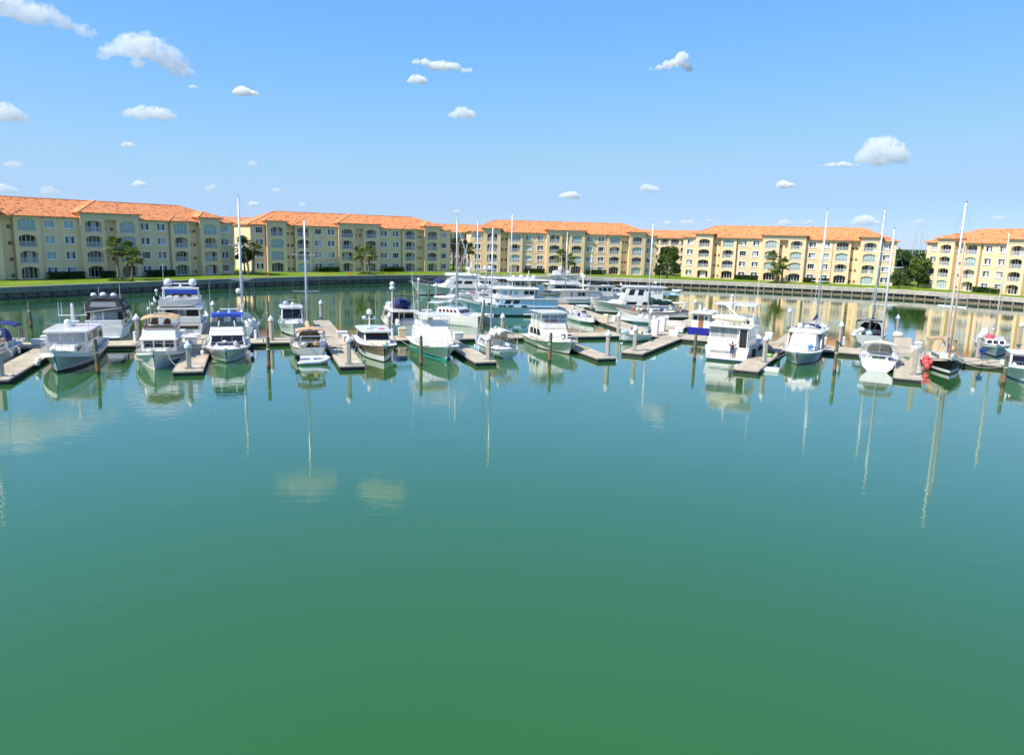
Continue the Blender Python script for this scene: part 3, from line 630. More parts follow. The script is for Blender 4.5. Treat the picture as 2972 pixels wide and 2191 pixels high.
# hedges along the walls
def hedge(centre, direc, x0, x1, label, seed, h=1.25, dy=-1.9, d=1.1):
    rg = random.Random(seed); rz = math.atan2(direc[1], direc[0]); c = Vector((centre[0], centre[1], GZ)); ux = Vector((math.cos(rz), math.sin(rz), 0)); uy = Vector((-ux.y, ux.x, 0))
    L = x1 - x0; o = empty('hedge', c + ux * (x0 + x1) / 2 + uy * dy, rz, label, 'hedge', 'clipped hedges along the apartment walls'); m = MB()
    m.box((0, 0, h * .44), (L - .3, d - .3, h * .86)); m.build('stems', leafd, o)
    m = MB()
    for i in range(int(L * 330)):
        f = rg.random(); p = Vector((rg.uniform(-L / 2, L / 2), rg.uniform(-d / 2, d / 2), h + rg.uniform(-.12, .1))) if f < .4 else Vector((rg.uniform(-L / 2, L / 2), rg.choice((-1, 1)) * d / 2 + rg.uniform(-.1, .1), rg.uniform(0, h)))
        leaf(m, p, rg.uniform(.10, .22), rg, 0)
    m.build('foliage', leafd, o, recalc=False)
BL = {1: ((-84.84, 156.34), (.59, .81)), 2: ((-43.6, 207.6), (.828, .55)), 3: ((15.2, 229.3), (.99, .14)), 4: ((77.6, 216.9), (.917, -.40)), 5: ((120.7, 174.5), (.35, -.937))}
for b, x0, x1, lb in [(1, -13, -6.3, 'thick dark hedge under the windows of the long shaded block'), (1, 6.5, 12.8, 'dark hedge beyond the palms of the long shaded block'), (1, -3.2, -.4, 'short hedge at the foot of the palms of the long shaded block'),
                      (2, -12.8, -6.3, 'clipped hedge on the near side of the palms at the cone-lawn block'), (2, 6.3, 12.8, 'clipped hedge past the palms at the cone-lawn block'),
                      (3, 6.3, 12.8, 'clipped hedge beside the palms of the yacht-cluster block'), (3, -12.8, -6.4, 'clipped hedge of the yacht-cluster block showing above the yachts'),
                      (4, -13, -6.2, 'clipped hedge before the palms of the bright block'), (4, 6.2, 9.4, 'short hedge past the palms of the bright block'), (4, 10.2, 13, 'second short hedge past the palms of the bright block'), (5, -12.6, -5.8, 'hedge under the windows of the farthest sunlit block')]:
    hedge(*BL[b], x0, x1, lb, int(b * 100 + x0))
for i, (px, py) in enumerate([(352, 816), (1066, 797), (2256, 822)]):
    p = P(px, py, GZ); rgb = random.Random(70 + i); o = empty('shrub', p, 0, ['low shrub bed round the palms of the long shaded block', 'low shrub bed round the palms of the cone-lawn block', 'low shrub bed round the palms of the bright block'][i], 'shrub'); m = MB()
    for k in range(700):
        a = rgb.uniform(0, 6.283); q = rgb.random() ** .5; leaf(m, Vector((math.cos(a) * q * 2.6, math.sin(a) * q * 1.2, .55 * (1 - q * q) * rgb.uniform(.4, 1.1) + .05)), rgb.uniform(.1, .22), rgb)
    m.build('foliage', leafm, o, recalc=False)
# traffic cones
conem = mat('cone_orange', (0.75, 0.16, 0.03), 0.5); coneb = mat('cone_base', (0.30, 0.08, 0.03), 0.7)
lbs = ['orange traffic cone beside the sunlit end wall on the lawn', 'orange traffic cone behind the mast of the tan-canvas boat', 'orange traffic cone below the hedge next to the palms', 'orange traffic cone just before the palm bed', 'orange traffic cone below the hedge past the palms']
for i, (px, py) in enumerate([(780, 802), (886, 800), (956, 799), (1018, 799), (1125, 799)]):
    o = empty('traffic_cone', P(px, py, GZ), 0, lbs[i], 'traffic cone', 'traffic cones on the lawn'); m = MB(); m.tube((0, 0, .06), (0, 0, .75), .19, .04, 10); m.build('cone', conem, o); m = MB(); m.box((0, 0, .03), (.5, .5, .06)); m.build('base', coneb, o)
# far masts past the woodland
for i, (px, ty, Y) in enumerate([(2657, 668, 420), (2666, 655, 430), (2676, 668, 440), (2682, 672, 455), (2692, 684, 470)]):
    t = atY(px, ty, Y); b = Vector((t.x, t.y, GZ)); m = MB(); m.tube((0, 0, 0), (0, 0, t.z - GZ), .22, .14, 6)
    o = empty('boat_mast', b, 0, 'bare pole mast showing beyond the trees in the gap beside the bright block', 'mast', 'far masts beyond the trees'); m.build('pole', alu, o); m = MB(); m.tube((-.9, 0, (t.z - GZ) * .7), (.9, 0, (t.z - GZ) * .7), .06, .06, 4); m.build('spreader', alu, o)

# ------------------------------------------------------------------ docks
_a = math.radians(19.2); U1 = Vector((math.cos(_a), math.sin(_a))); V1 = Vector((-U1.y, U1.x))
_b = math.radians(-27.5); U2 = Vector((math.cos(_b), math.sin(_b))); V2 = Vector((-U2.y, U2.x))
S1 = Vector((-.22, .975)).normalized(); S2 = Vector((S1.y, -S1.x))          # the spine dock and its cross direction
def Lf(u, v): return U1 * u + V1 * v
def Rf(u, v): return U2 * u + V2 * v
DZ = 0.45
def dock_mat():
    m = mat('dock_concrete', (0.545, 0.455, 0.315), 0.9, var=0.10, vscale=0.7, bump=0.008, bscale=40, streak=0.0, col2=(0.45, 0.365, 0.25)); return m
dockm = dock_mat()
dock2 = mat('dock_concrete_pale', (0.60, 0.495, 0.345), 0.9, var=0.16, vscale=0.6, bump=0.008, bscale=40)
dock3 = mat('dock_concrete_worn', (0.52, 0.43, 0.30), 0.9, var=0.16, vscale=0.5, bump=0.008, bscale=40)
walerm = mat('dock_waler', (0.46, 0.40, 0.32), 0.8, var=0.15, vscale=2)
floatm = mat('dock_float', (0.03, 0.03, 0.03), 0.8, var=0.3, vscale=3)
_slab = {}
def slab_mesh(w, l, k):
    key = (round(w, 2), round(l, 2), k)
    if key not in _slab:
        q = MB(); q.box((0, 0, DZ - .09), (l - .085, w, .18)); _slab[key] = q.mesh('dock_slab', (dockm, dock2, dock3)[k], bevel=.015, seg=1)
    return _slab[key]
def dock(a, b, w, label, step=3.05):
    """floating dock from a to b: slabs in a row on floats with walers along both edges"""
    a, b = Vector(a), Vector(b); d = b - a; L = d.length; d.normalize(); rz = math.atan2(d.y, d.x)
    root = empty('dock', (a.x, a.y, 0), rz, label, 'dock', 'floating concrete docks'); n = max(1, round(L / step)); s = L / n
    for i in range(n): link('slab', slab_mesh(w - .24, s, RNG.choice((0, 1, 1, 2))), root, (s * (i + .5), 0, RNG.uniform(-.004, .004)))
    for y in (-1, 1):
        q = MB(); q.box((L / 2, y * (w / 2 - .06), DZ - .085), (L + .02, .115, .15)); q.build('waler', walerm, root, bevel=.02)
    q = MB(); q.box((.06, 0, DZ - .087), (.115, w - .26, .15)); q.build('end_waler', walerm, root, bevel=.02)
    q = MB(); q.box((L / 2, 0, .03), (L - .10, w - .14, .60)); q.build('float', floatm, root)
    for i in range(int(L / 4)):
        q = MB(); x = 2 + i * 4; q.box((x, (w / 2 - .26) * (1 if i % 2 else -1), DZ + .05), (.34, .07, .05)); q.box((x, (w / 2 - .26) * (1 if i % 2 else -1), DZ + .02), (.12, .09, .06)); q.build('cleat', steel, root)
    return root
dock(Lf(-70, 84.3), Lf(46.5, 84.3), 3.5, 'main walkway dock behind the bow-in trawlers and cruisers')
dock(Rf(-27, 92.6), Rf(45, 92.6), 4.6, 'main walkway dock behind the express cruiser and sailboats')
dock(Lf(-19.4, 65), Lf(-19.4, 82.5), 2.4, 'finger dock beside the grey-hulled trawler')
dock(Lf(-5.7, 66.2), Lf(-5.7, 82.5), 2.4, 'finger dock between the tan-topped trawler and the blue-topped cruiser')
dock(Lf(7.9, 66.4), Lf(7.9, 82.5), 2.3, 'finger dock between the tan-canvas sailboat and the bronze cruiser')
dock(Lf(20.5, 66.4), Lf(20.5, 82.5), 2.2, 'finger dock beside the white-covered cruiser')
dock(Lf(33.3, 66.5), Lf(33.3, 82.5), 2.2, 'finger dock beside the enclosed-bridge cruiser')
dock(Lf(-5.3, 101), Lf(-5.3, 86.1), 2.2, 'finger dock beside the yacht with the blue arch canvas')
dock(Lf(8.2, 103), Lf(8.2, 86.1), 2.2, 'finger dock running back to the capped pile from the tan-canvas sailboat')
dock(Lf(21.3, 101), Lf(21.3, 86.1), 2.2, 'finger dock between the navy-covered trawler and the catamaran')
dock(Rf(-24.7, 75), Rf(-24.7, 90.2), 2.5, 'finger dock holding the small open skiff')
dock(Rf(-12.2, 71.2), Rf(-12.2, 90.2), 2.4, 'finger dock between the stern-in yacht and the express cruiser')
dock(Rf(1.4, 75.6), Rf(1.4, 90.2), 2.4, 'finger dock with the red buoys beside the black hull')
dock(Rf(-11.9, 109), Rf(-11.9, 95), 2.4, 'finger dock behind the express cruiser')
dock(Rf(.9, 111), Rf(.9, 95), 2.2, 'finger dock behind the black-canopied sailboat')
dock(Rf(-27.6, 117.5), Rf(-27.6, 93), 2.8, 'cross dock running back beside the blue tug')
SP0 = Vector((17.6, 94.5))
def Sf(s, t): return SP0 + S1 * s + S2 * t
dock(Sf(-2, 0), Sf(66, 0), 3.6, 'spine dock running back between the cluster of yachts')
for s, t, ln, lb in [(30, 1, 15, 'finger dock behind the light blue trawler'), (47, 1, 17, 'finger dock by the far sportfishing yacht')]:
    e = Sf(s, -1.8 - ln); dock(e, Sf(s, -1.8), 2.2, lb)
for s, ln, lb in [(22.5, 14, 'finger dock before the old wooden-trimmed sailboat'), (38, 14, 'finger dock beside the grey-striped trawler')]:
    dock(Sf(s, 1.8 + ln), Sf(s, 1.8), 2.2, lb)
# ------------------------------------------------------------------ piles
cpile = mat('concrete_pile', (0.50, 0.44, 0.36), 0.9, var=0.1, vscale=2, bump=0.01, bscale=20, streak=0.35)
capm = mat('pile_cap_white', (0.80, 0.80, 0.78), 0.4, var=0.03)
def wood_mat():
    m = bpy.data.materials.new('timber_pile'); m.use_nodes = True; n = m.node_tree.nodes; l = m.node_tree.links; b = n['Principled BSDF']; b.inputs['Roughness'].default_value = .9
    tc = n.new('ShaderNodeTexCoord'); sx = n.new('ShaderNodeSeparateXYZ'); l.new(tc.outputs['Object'], sx.inputs[0])
    nz = n.new('ShaderNodeTexNoise'); nz.inputs['Scale'].default_value = 5; nz.inputs['Detail'].default_value = 6; l.new(tc.outputs['Object'], nz.inputs['Vector'])
    ad = n.new('ShaderNodeMath'); ad.operation = 'MULTIPLY_ADD'; l.new(nz.outputs['Fac'], ad.inputs[0]); ad.inputs[1].default_value = .5; l.new(sx.outputs['Z'], ad.inputs[2])
    mr = n.new('ShaderNodeMapRange'); mr.inputs['From Min'].default_value = 0; mr.inputs['From Max'].default_value = 3.2; l.new(ad.outputs[0], mr.inputs['Value'])
    r = n.new('ShaderNodeValToRGB'); e = r.color_ramp.elements; e[0].position = .0; e[0].color = (.05, .045, .03, 1); e[1].position = 1; e[1].color = (.145, .15, .09, 1)
    for p, c in ((.16, (.06, .05, .03)), (.20, (.33, .15, .06)), (.36, (.30, .14, .055)), (.42, (.13, .12, .06)), (.7, (.16, .155, .09))):
        x = e.new(p); x.color = (*c, 1)
    l.new(mr.outputs[0], r.inputs['Fac']); l.new(r.outputs[0], b.inputs['Base Color'])
    mp = n.new('ShaderNodeMapping'); mp.inputs['Scale'].default_value = (14, 14, 1.2); l.new(tc.outputs['Object'], mp.inputs['Vector']); n2 = n.new('ShaderNodeTexNoise'); n2.inputs['Scale'].default_value = 1; l.new(mp.outputs[0], n2.inputs['Vector'])
    bp = n.new('ShaderNodeBump'); bp.inputs['Distance'].default_value = .03; l.new(n2.outputs['Fac'], bp.inputs['Height']); l.new(bp.outputs[0], b.inputs['Normal']); return m
woodm = wood_mat()
def cpile_px(x, y, ty, label, cap=True, z0=0.0):
    b = P(x, y, z0); t = atY(x, ty, b.y); h = t.z; o = empty('concrete_pile', (b.x, b.y, 0), RNG.uniform(-.5, .5), label, 'pile', 'square concrete dock piles')
    q = MB(); w = .19; hh = h - (.5 if cap else 0); q.box((0, 0, hh / 2 - .6), (2 * w, 2 * w, hh + 1.2)); q.build('shaft', cpile, o, bevel=.05)
    if cap:
        q = MB(); lp = [[(math.cos(i * math.pi / 6) * r, math.sin(i * math.pi / 6) * r, z) for i in range(12)] for r, z in ((.29, hh - .12), (.30, hh + .1), (.27, hh + .12), (.05, h - .03), (.01, h))]; q.loft(lp); q.build('cap', capm, o)
    q = MB()
    for s in (-1, 1): q.box((0, s * .30, DZ + .03), (.6, .09, .1)); q.box((s * .30, 0, DZ + .031), (.09, .5, .1))
    q.build('pile_guide', steel, o)
def wpile_px(x, y, ty, label, r=.16):
    b = P(x, y, 0); t = atY(x, ty, b.y); h = t.z; o = empty('timber_pile', (b.x, b.y, 0), RNG.uniform(0, 3), label, 'pile', 'round timber mooring piles')
    q = MB(); lean = Vector((RNG.uniform(-.03, .03), RNG.uniform(-.03, .03))) * h; lp = []
    for i in range(8):
        f = i / 7; lp.append([(lean.x * f + math.cos(j * .6283) * r * (1.08 - .14 * f) * (1 + .05 * math.sin(j * 3 + i)), lean.y * f + math.sin(j * .6283) * r * (1.08 - .14 * f), -.8 + (h + .65) * f) for j in range(10)])
    q.loft(lp); q.build('shaft', woodm, o, smooth=False)
    q = MB(); q.tube((lean.x, lean.y, h - .17), (lean.x, lean.y, h), r * 1.02, .03, 10); q.build('cap', rubber, o)
    q = MB(); q.loft([[(math.cos(j * .6283) * rr, math.sin(j * .6283) * rr, h * .62 + z) for j in range(10)] for rr, z in ((r * 1.1, -.05), (r * 1.16, 0), (r * 1.1, .05))]); q.build('rope_loop', rope, o)
for x, y, t, lb in [(400, 983, 910, 'capped concrete pile on the walkway behind the tan-topped trawler'), (549, 1070, 988, 'capped concrete pile at the end of the finger beside the tan-topped trawler'), (620, 934, 873, 'capped concrete pile at the end of the finger beside the blue-arch yacht'),
                    (932, 930, 870, 'capped concrete pile at the back end of the long finger by the tan-canvas sailboat'), (788, 988, 915, 'capped concrete pile on the walkway between the ketch and the dark-windscreen boat'), (1013, 1058, 972, 'capped concrete pile at the front end of the finger by the bronze cruiser'),
                    (1130, 962, 905, 'capped concrete pile beside the navy-covered trawler'), (1417, 1044, 968, 'capped concrete pile on the finger end beside the white-covered cruiser'), (1458, 970, 908, 'capped concrete pile on the walkway beneath the light blue trawler'),
                    (1763, 1033, 957, 'capped concrete pile on the finger end beside the enclosed-bridge cruiser'), (1794, 968, 905, 'capped concrete pile where the walkway meets the spine dock'), (1841, 1018, 943, 'capped concrete pile on the finger end beside the open skiff'),
                    (1887, 950, 895, 'capped concrete pile beside the tall white dock cabinet'), (1716, 905, 862, 'capped concrete pile between the skiff and the pilothouse trawler'), (1614, 886, 872, 'capped concrete pile on the spine dock by the kayak'),
                    (2218, 1052, 970, 'capped concrete pile on the finger between the stern-in yacht and the express cruiser'), (2288, 950, 893, 'capped concrete pile behind the express cruiser'), (2438, 994, 933, 'capped concrete pile on the walkway past the cream dock box'),
                    (2600, 970, 912, 'capped concrete pile at the back end of the finger by the black-canopied sailboat'), (2837, 1040, 963, 'capped concrete pile on the walkway beside the grey sailboat'), (2957, 1000, 933, 'capped concrete pile behind the grey sailboat'),
                    (1215, 862, 805, 'capped concrete pile before the far sportfishing yacht bow'), (1266, 862, 821, 'capped concrete pile by the side of the far sportfishing yacht'), (1312, 872, 834, 'capped concrete pile by the racked white boats before the light blue bow'), (2016, 918, 868, 'capped concrete pile behind the blue tug'), (1710, 852, 820, 'capped concrete pile past the grey-striped trawler'), (1548, 858, 830, 'capped concrete pile behind the light blue trawler')]:
    cpile_px(x, y, t, lb, z0=DZ if y > 940 else 0)
cpile_px(2651, 1088, 1012, 'cut-off concrete pile without a cap on the finger with red buoys', cap=False, z0=DZ)
cpile_px(3, 1092, 1025, 'concrete pile at the end of the finger beside the grey-hulled trawler', cap=False, z0=DZ)
for x, y, t, lb in [(90, 950, 873, 'timber pile standing alone in the water by the grey seawall'), (286, 1086, 984, 'dark timber pile against the side of the grey-hulled trawler'), (780, 1072, 978, 'green timber pile off the walkway between the blue-topped cruiser and tan-canvas sailboat'), (779, 962, 874, 'tall timber pile behind the walkway with ketch mooring lines'),
                    (1222, 1062, 973, 'timber pile against the bow of the white-covered cruiser'), (1594, 1053, 965, 'timber pile against the side of the enclosed-bridge cruiser'), (1400, 962, 868, 'timber pile before the light blue trawler bow'), (2015, 1046, 964, 'timber pile in open water before the blue tug'),
                    (2422, 1082, 988, 'timber pile off the express cruiser'), (2912, 1118, 1034, 'timber pile holding the line of the black hull'), (1075, 948, 874, 'timber pile behind the bronze cruiser radar'), (1245, 872, 815, 'timber pile against the far sportfishing yacht hull'), (2440, 1000, 906, 'slim timber pile behind the walkway past the express cruiser'), (1360, 925, 880, 'short timber pile under the light blue bow'), (455, 965, 875, 'timber pile beside the blue-arch yacht'), (1950, 905, 862, 'green timber pile behind the old sailboat')]:
    wpile_px(x, y, t, lb)
# ------------------------------------------------------------------ dock furniture
boxm = mat('dock_box_white', (0.80, 0.79, 0.77), 0.4, var=0.03); boxc = mat('dock_box_cream', (0.78, 0.66, 0.40), 0.5, var=0.05); greym = mat('grey_plastic', (0.35, 0.37, 0.40), 0.5)
def dock_box(px, py, label, d=(1.25, .65, .62), rz=0.0, m=None, lid=True):
    p = P(px, py, DZ); o = empty('dock_box', p, rz, label, 'dock box', 'dock storage boxes'); m = m or boxm
    q = MB(); x, y, z = d; q.loft([[(sx * x / 2 * k, sy * y / 2 * k, zz) for sx, sy in ((-1, -1), (1, -1), (1, 1), (-1, 1))] for k, zz in ((.86, .02), (.98, z * .8))]); q.build('body', m, o, bevel=.03)
    q = MB(); q.loft([[(sx * x / 2 * k, sy * y / 2 * k, zz) for sx, sy in ((-1, -1), (1, -1), (1, 1), (-1, 1))] for k, zz in ((1.04, z * .8 + .002), (1.04, z * .9), (.86, z))]); q.build('lid', m, o, bevel=.02)
    return o
A1, A2 = _a, _b
for px, py, lb, k in [(112, 1001, 'white dock box in front of another at the grey trawler', dict(rz=A1)), (140, 990, 'white dock box tucked behind another at the grey trawler', dict(rz=A1)), (566, 985, 'white dock box at the root of the finger by the tan-topped trawler', dict(rz=A1)), (556, 1001, 'tall white dock box on the finger by the tan-topped trawler', dict(rz=A1, d=(1.2, .7, .95))),
                      (930, 978, 'white dock box behind the tan-canvas sailboat', dict(rz=A1)), (993, 976, 'white dock box at the root of the bronze cruiser finger', dict(rz=A1)), (1003, 988, 'white and grey dock box beside the bronze cruiser', dict(rz=A1 + 1.57)), (1330, 986, 'white dock box beside the white-covered cruiser', dict(rz=A1, d=(1.1, .7, .9))),
                      (1167, 979, 'cream dock cabinet between the bronze and white-covered cruisers', dict(rz=A1, d=(.9, .6, 1.15), m=boxc)), (1661, 897, 'white dock box on the spine dock behind the centre console', dict(rz=1.4)), (1758, 938, 'cream dock cabinet on the spine dock', dict(rz=1.2, d=(.8, .7, 1.3), m=boxc)), (1782, 932, 'small white dock box next to the cream cabinet on the spine', dict(rz=1.2, d=(.9, .6, .7))),
                      (1899, 973, 'tall white dock cabinet at the dock junction', dict(rz=A2, d=(.95, .7, 2.0))), (1920, 961, 'tall white vented cabinet behind the first at the junction', dict(rz=A2, d=(.95, .7, 1.9))), (1956, 975, 'low white dock box at the junction corner', dict(rz=A2, d=(1.2, .7, .75))), (1972, 965, 'white dock box beside the blue tug', dict(rz=A2, d=(1.1, .7, .7))),
                      (2231, 985, 'white dock box behind the stern-in yacht', dict(rz=A2, d=(.9, .7, .9))), (2389, 1010, 'cream dock cabinet beside the express cruiser', dict(rz=A2, d=(.65, .6, 1.3), m=boxc)), (2652, 1021, 'white dock box on the finger with the red buoys', dict(rz=A2 + 1.57)), (2664, 1009, 'second white dock box behind the one with red buoys', dict(rz=A2 + 1.57, d=(1.5, .8, .7)))]:
    dock_box(px, py, lb, **k)
def pedestal(px, py, label):
    p = P(px, py, DZ); o = empty('power_pedestal', p, 0, label, 'pedestal', 'white power pedestals'); q = MB(); q.loft([[(sx * k, sy * k, z) for sx, sy in ((-1, -1), (1, -1), (1, 1), (-1, 1))] for k, z in ((.13, 0), (.11, .8))]); q.build('post', boxm, o, bevel=.02)
    q = MB(); q.ball((0, 0, .9), (.17, .17, .14), 10, 6); q.build('lamp_head', white, o, smooth=True)
    q = MB(); q.box((0, .12, .5), (.16, .06, .22)); q.build('outlet', greym, o)
for px, py, lb in [(392, 990, 'white power pedestal on the walkway by the black-canopied yacht'), (1138, 980, 'white power pedestal by the navy-covered trawler'), (1438, 972, 'white power pedestal on the walkway behind the small sailboat'), (1449, 974, 'second white power pedestal behind the small sailboat'), (2448, 1002, 'white power pedestal past the cream cabinet'), (2846, 1040, 'white power pedestal beside the grey sailboat'), (1690, 912, 'white power pedestal on the spine dock'), (742, 985, 'white power pedestal by the ketch')]:
    pedestal(px, py, lb)

hosem = mat('hose_green', (0.05, 0.22, 0.10), .6); hosey = mat('cable_yellow', (.60, .42, .05), .6)
for i, (px, py, m_, lb) in enumerate([(598, 1012, hosem, 'green hose coiled on the finger by the blue-topped cruiser'), (968, 1010, hosem, 'green hose coiled on the finger by the bronze cruiser'), (1240, 978, hosey, 'yellow cable coiled on the walkway behind the white-covered cruiser'), (1700, 1012, hosey, 'yellow cable coiled on the finger by the enclosed-bridge cruiser'), (2632, 1040, hosem, 'green hose coiled on the finger with the red buoys'), (205, 994, hosey, 'yellow cable coiled on the walkway by the grey trawler'), (2236, 1000, hosey, 'yellow cable coiled on the finger by the lettered yacht'), (1890, 990, hosem, 'green hose coiled by the dock cabinets')]):
    o = empty('hose_coil', P(px, py, DZ), i, lb, 'hose', 'hoses and cables coiled on the docks'); q = MB()
    for k in range(3): q.path([(math.cos(a * .5236) * (.22 + .05 * k), math.sin(a * .5236) * (.22 + .05 * k), .03 + .035 * (k % 2)) for a in range(13)], .022, 5)
    q.path([(.3, 0, .03), (.7, .3, .03), (1.2, .2, .03), (1.6, .5, .03)], .02, 5); q.build('coil', m_, o)
# ------------------------------------------------------------------ boat kit
def lerp(a, b, t): return a + (b - a) * t
class Boat:
    def __init__(s, name, label, cat, L, B, h, stem=None, stern=None, centre=None, group=None, rake=.07, at=None, sx=1.0):
        s.sx = sx; s.L, s.B, s.rake = L, B, rake; h = Vector((h.x, h.y)).normalized(); s.h = h
        if stem: p = P(*stem); c = Vector((p.x, p.y)) - h * (L / 2 - rake * L) * sx
        elif stern: p = P(*stern); c = Vector((p.x, p.y)) + h * (L / 2) * sx
        elif at: c = Vector(at)
        else: p = P(*centre); c = Vector((p.x, p.y))
        s.c = c; s.rz = math.atan2(h.y, h.x); s.root = empty(name, (c.x, c.y, 0), s.rz, label, cat, group); s.root.scale.x = sx
    def w(s, x, y, z):                 # boat to world
        x = x * s.sx
        return Vector((s.c.x + s.h.x * x - s.h.y * y, s.c.y + s.h.y * x + s.h.x * y, z))
    def z_at(s, x, px, py):            # height of a pixel above the boat's station x
        p = s.w(x, 0, 0); return atY(px, py, p.y).z
    def part(s, name, mb, m, parent=None, **k): return mb.build(name, m, parent or s.root, **k)
    # hull -----------------------------------------------------------------
    def hull(s, fb=(1.1, 1.1, 1.6), tr=.86, flare=.86, top=None, boot=None, bot=None, stripe=None, cap=None, low=None, p=2.3, q=.8, bul=.25, tm=.42, deck=None, n=18, wl=.10, transom=None, lowz=.45, trake=.0, sw=1.0):
        top = top or gel; bot = bot or bottom; boot = boot or bot; stripe = stripe or top; cap = cap or top; deck = deck or deckm; low = low or top; transom = transom or top
        L, B = s.L, s.B; s.bul = bul
        def bd(t): return B / 2 * (tr + (1 - tr) * math.sin(math.pi / 2 * t / tm) if t < tm else max(0.0, 1 - ((t - tm) / (1 - tm)) ** p) ** q)
        def bw(t): return lerp(sw, 1, min(1, t / .45)) * B / 2 * flare * (tr + (1 - tr) * math.sin(math.pi / 2 * t / tm) if t < tm else max(0.0, 1 - ((t - tm) / (1 - tm)) ** (p * .62)))
        a, b_, c = fb
        def zs(t):                     # sheer line through stern, middle and bow
            return a * (1 - t) * (1 - 2 * t) + b_ * 4 * t * (1 - t) + c * t * (2 * t - 1)
        s.bd, s.zs = bd, zs
        ts = [1 - (1 - i / n) ** 1.25 for i in range(n + 1)]
        rows = []                      # from cap down
        for t in ts:
            t = min(t, .999); xd = L * (t - .5); k = max(0, (t - tm) / (1 - tm)); xw = xd - s.rake * L * k ** 2.2; d, w_, z = bd(t) + .012, bw(t) + .008, zs(t)
            if t < .01: xw += trake
            def pt(f, zz): return (lerp(xw, xd, f), lerp(w_, d, f ** (1.6 if k > 0 else (1.0 if sw == 1 else lerp(.35, 1.0, min(1, t / tm))))), zz)
            zl = min(lowz, z * .45); f1 = (z - .16 - wl) / (z - wl); f2 = (zl - wl) / (z - wl); fm = (f1 + f2) / 2
            rows.append([(xd, max(d - .09, 0), z), (xd, d, z), pt(f1, z - .16), pt(fm, wl + (z - wl) * fm), pt(f2, zl), (xw, w_, wl), (xw, w_ * .985, -.04), (xw - .1 * k, w_ * .7, -.45), (xw - .2 * k, 0, -.6)])
        m = MB(); mats = [cap, stripe, top, low, boot, bot, transom]; mi = [0, 1, 2, 2, 3, 4, 5, 5]
        for i in range(n):
            for j in range(8):
                for sg in (1, -1):
                    A, Bq, C, D = rows[i][j], rows[i + 1][j], rows[i + 1][j + 1], rows[i][j + 1]
                    m.poly([(q_[0], q_[1] * sg, q_[2]) for q_ in (A, Bq, C, D)], mi[j])
        r0 = rows[0]; m.poly([(q_[0], q_[1], q_[2]) for q_ in r0[1:]] + [(q_[0], -q_[1], q_[2]) for q_ in reversed(r0[1:-1])], 6)
        bm_v = m; s.hull_o = bm_v.build('hull', mats, s.root)
        dm = MB(); prev = None
        for t in ts:
            t = min(t, .999); x = L * (t - .5); w_ = max(bd(t) - .09, .001); z = zs(t); cur = [(x, w_, z - .005), (x, w_, z - bul), (x, 0, z - bul + .06), (x, -w_, z - bul), (x, -w_, z - .005)]
            if prev:
                for j in range(4): dm.poly([prev[j], cur[j], cur[j + 1], prev[j + 1]], 0)
            prev = cur
        t = 0; x = -L / 2 + .05; w_ = bd(0) - .09; dm.poly([(x, w_, zs(0)), (x, -w_, zs(0)), (x, -w_, zs(0) - bul), (x, w_, zs(0) - bul)])
        s.deck_o = dm.build('deck', deck, s.root)
        return s
    def T(s, x): return x / s.L + .5
    # superstructure ------------------------------------------------------------
    def block(s, name, x0, x1, w, z0, z1, fr=.3, ar=0.0, tw=.93, wf=1.0, m=None, parent=None, bevel=.06, y=0.0, seg=2):
        bq = [(x0, -w / 2 + y, z0), (x1, -w / 2 * wf + y, z0), (x1, w / 2 * wf + y, z0), (x0, w / 2 + y, z0)]
        tq = [(x0 + ar, -w / 2 * tw + y, z1), (x1 - fr, -w / 2 * wf * tw + y, z1), (x1 - fr, w / 2 * wf * tw + y, z1), (x0 + ar, w / 2 * tw + y, z1)]
        q = MB(); q.loft([bq, tq]); o = q.build(name, m or gel, parent or s.root, bevel=bevel, seg=seg)
        V_ = Vector; o_faces = {'front': (bq[1], bq[2], tq[2], tq[1]), 'aft': (bq[3], bq[0], tq[0], tq[3]), 'stbd': (bq[0], bq[1], tq[1], tq[0]), 'port': (bq[2], bq[3], tq[3], tq[2])}
        s.faces = {k: [V_(p) for p in v] for k, v in o_faces.items()}; s.cen = V_(((x0 + x1) / 2, y, (z0 + z1) / 2)); s.cur = o; return o
    def pane(s, face, u0, u1, v0, v1, m=None, name='window', off=.02, sk=0.0, frame=None):
        a, b, c, d = s.faces[face]
        def pt(u, v): return a.lerp(b, u).lerp(d.lerp(c, u), v)
        nrm = (b - a).cross(d - a).normalized(); mid = (a + b + c + d) / 4
        if nrm.dot(mid - s.cen) < 0: nrm = -nrm
        q = MB(); lo = [pt(u0, v0), pt(u1, v0), pt(u1 - sk, v1), pt(u0 + sk, v1)]; q.loft([[x - nrm * .03 for x in lo], [x + nrm * off for x in lo]])
        return q.build(name, m or glass, s.cur)
    def panes(s, face, n, u0, u1, v0, v1, gap=.03, m=None, **k):
        wd = (u1 - u0 - gap * (n - 1)) / n
        for i in range(n): s.pane(face, u0 + i * (wd + gap), u0 + i * (wd + gap) + wd, v0, v1, m, **k)
    def slab(s, name, x0, x1, w, z, th=.1, m=None, wf=.85, camber=.06, parent=None, n=6, y=0.0, wa=1.0):
        q = MB(); lp = []
        for i in range(7):
            f = i / 6; x = lerp(x0, x1, f); ww = w / 2 * (lerp(1, wf, max(0, (f - .55) / .45) ** 1.5)) * (lerp(wa, 1, min(1, f / .2))); e = .05 if i in (0, 6) else 0
            lp.append([(x, y + ww * math.cos(math.pi * j / n) * (1.0), z + camber * math.sin(math.pi * j / n) - e) for j in range(n + 1)] + [(x, y - ww * math.cos(math.pi * j / n) * .97, z - th + e * .6) for j in range(n + 1)])
        q.loft(lp); return q.build(name, m or gel, parent or s.root, smooth=False)
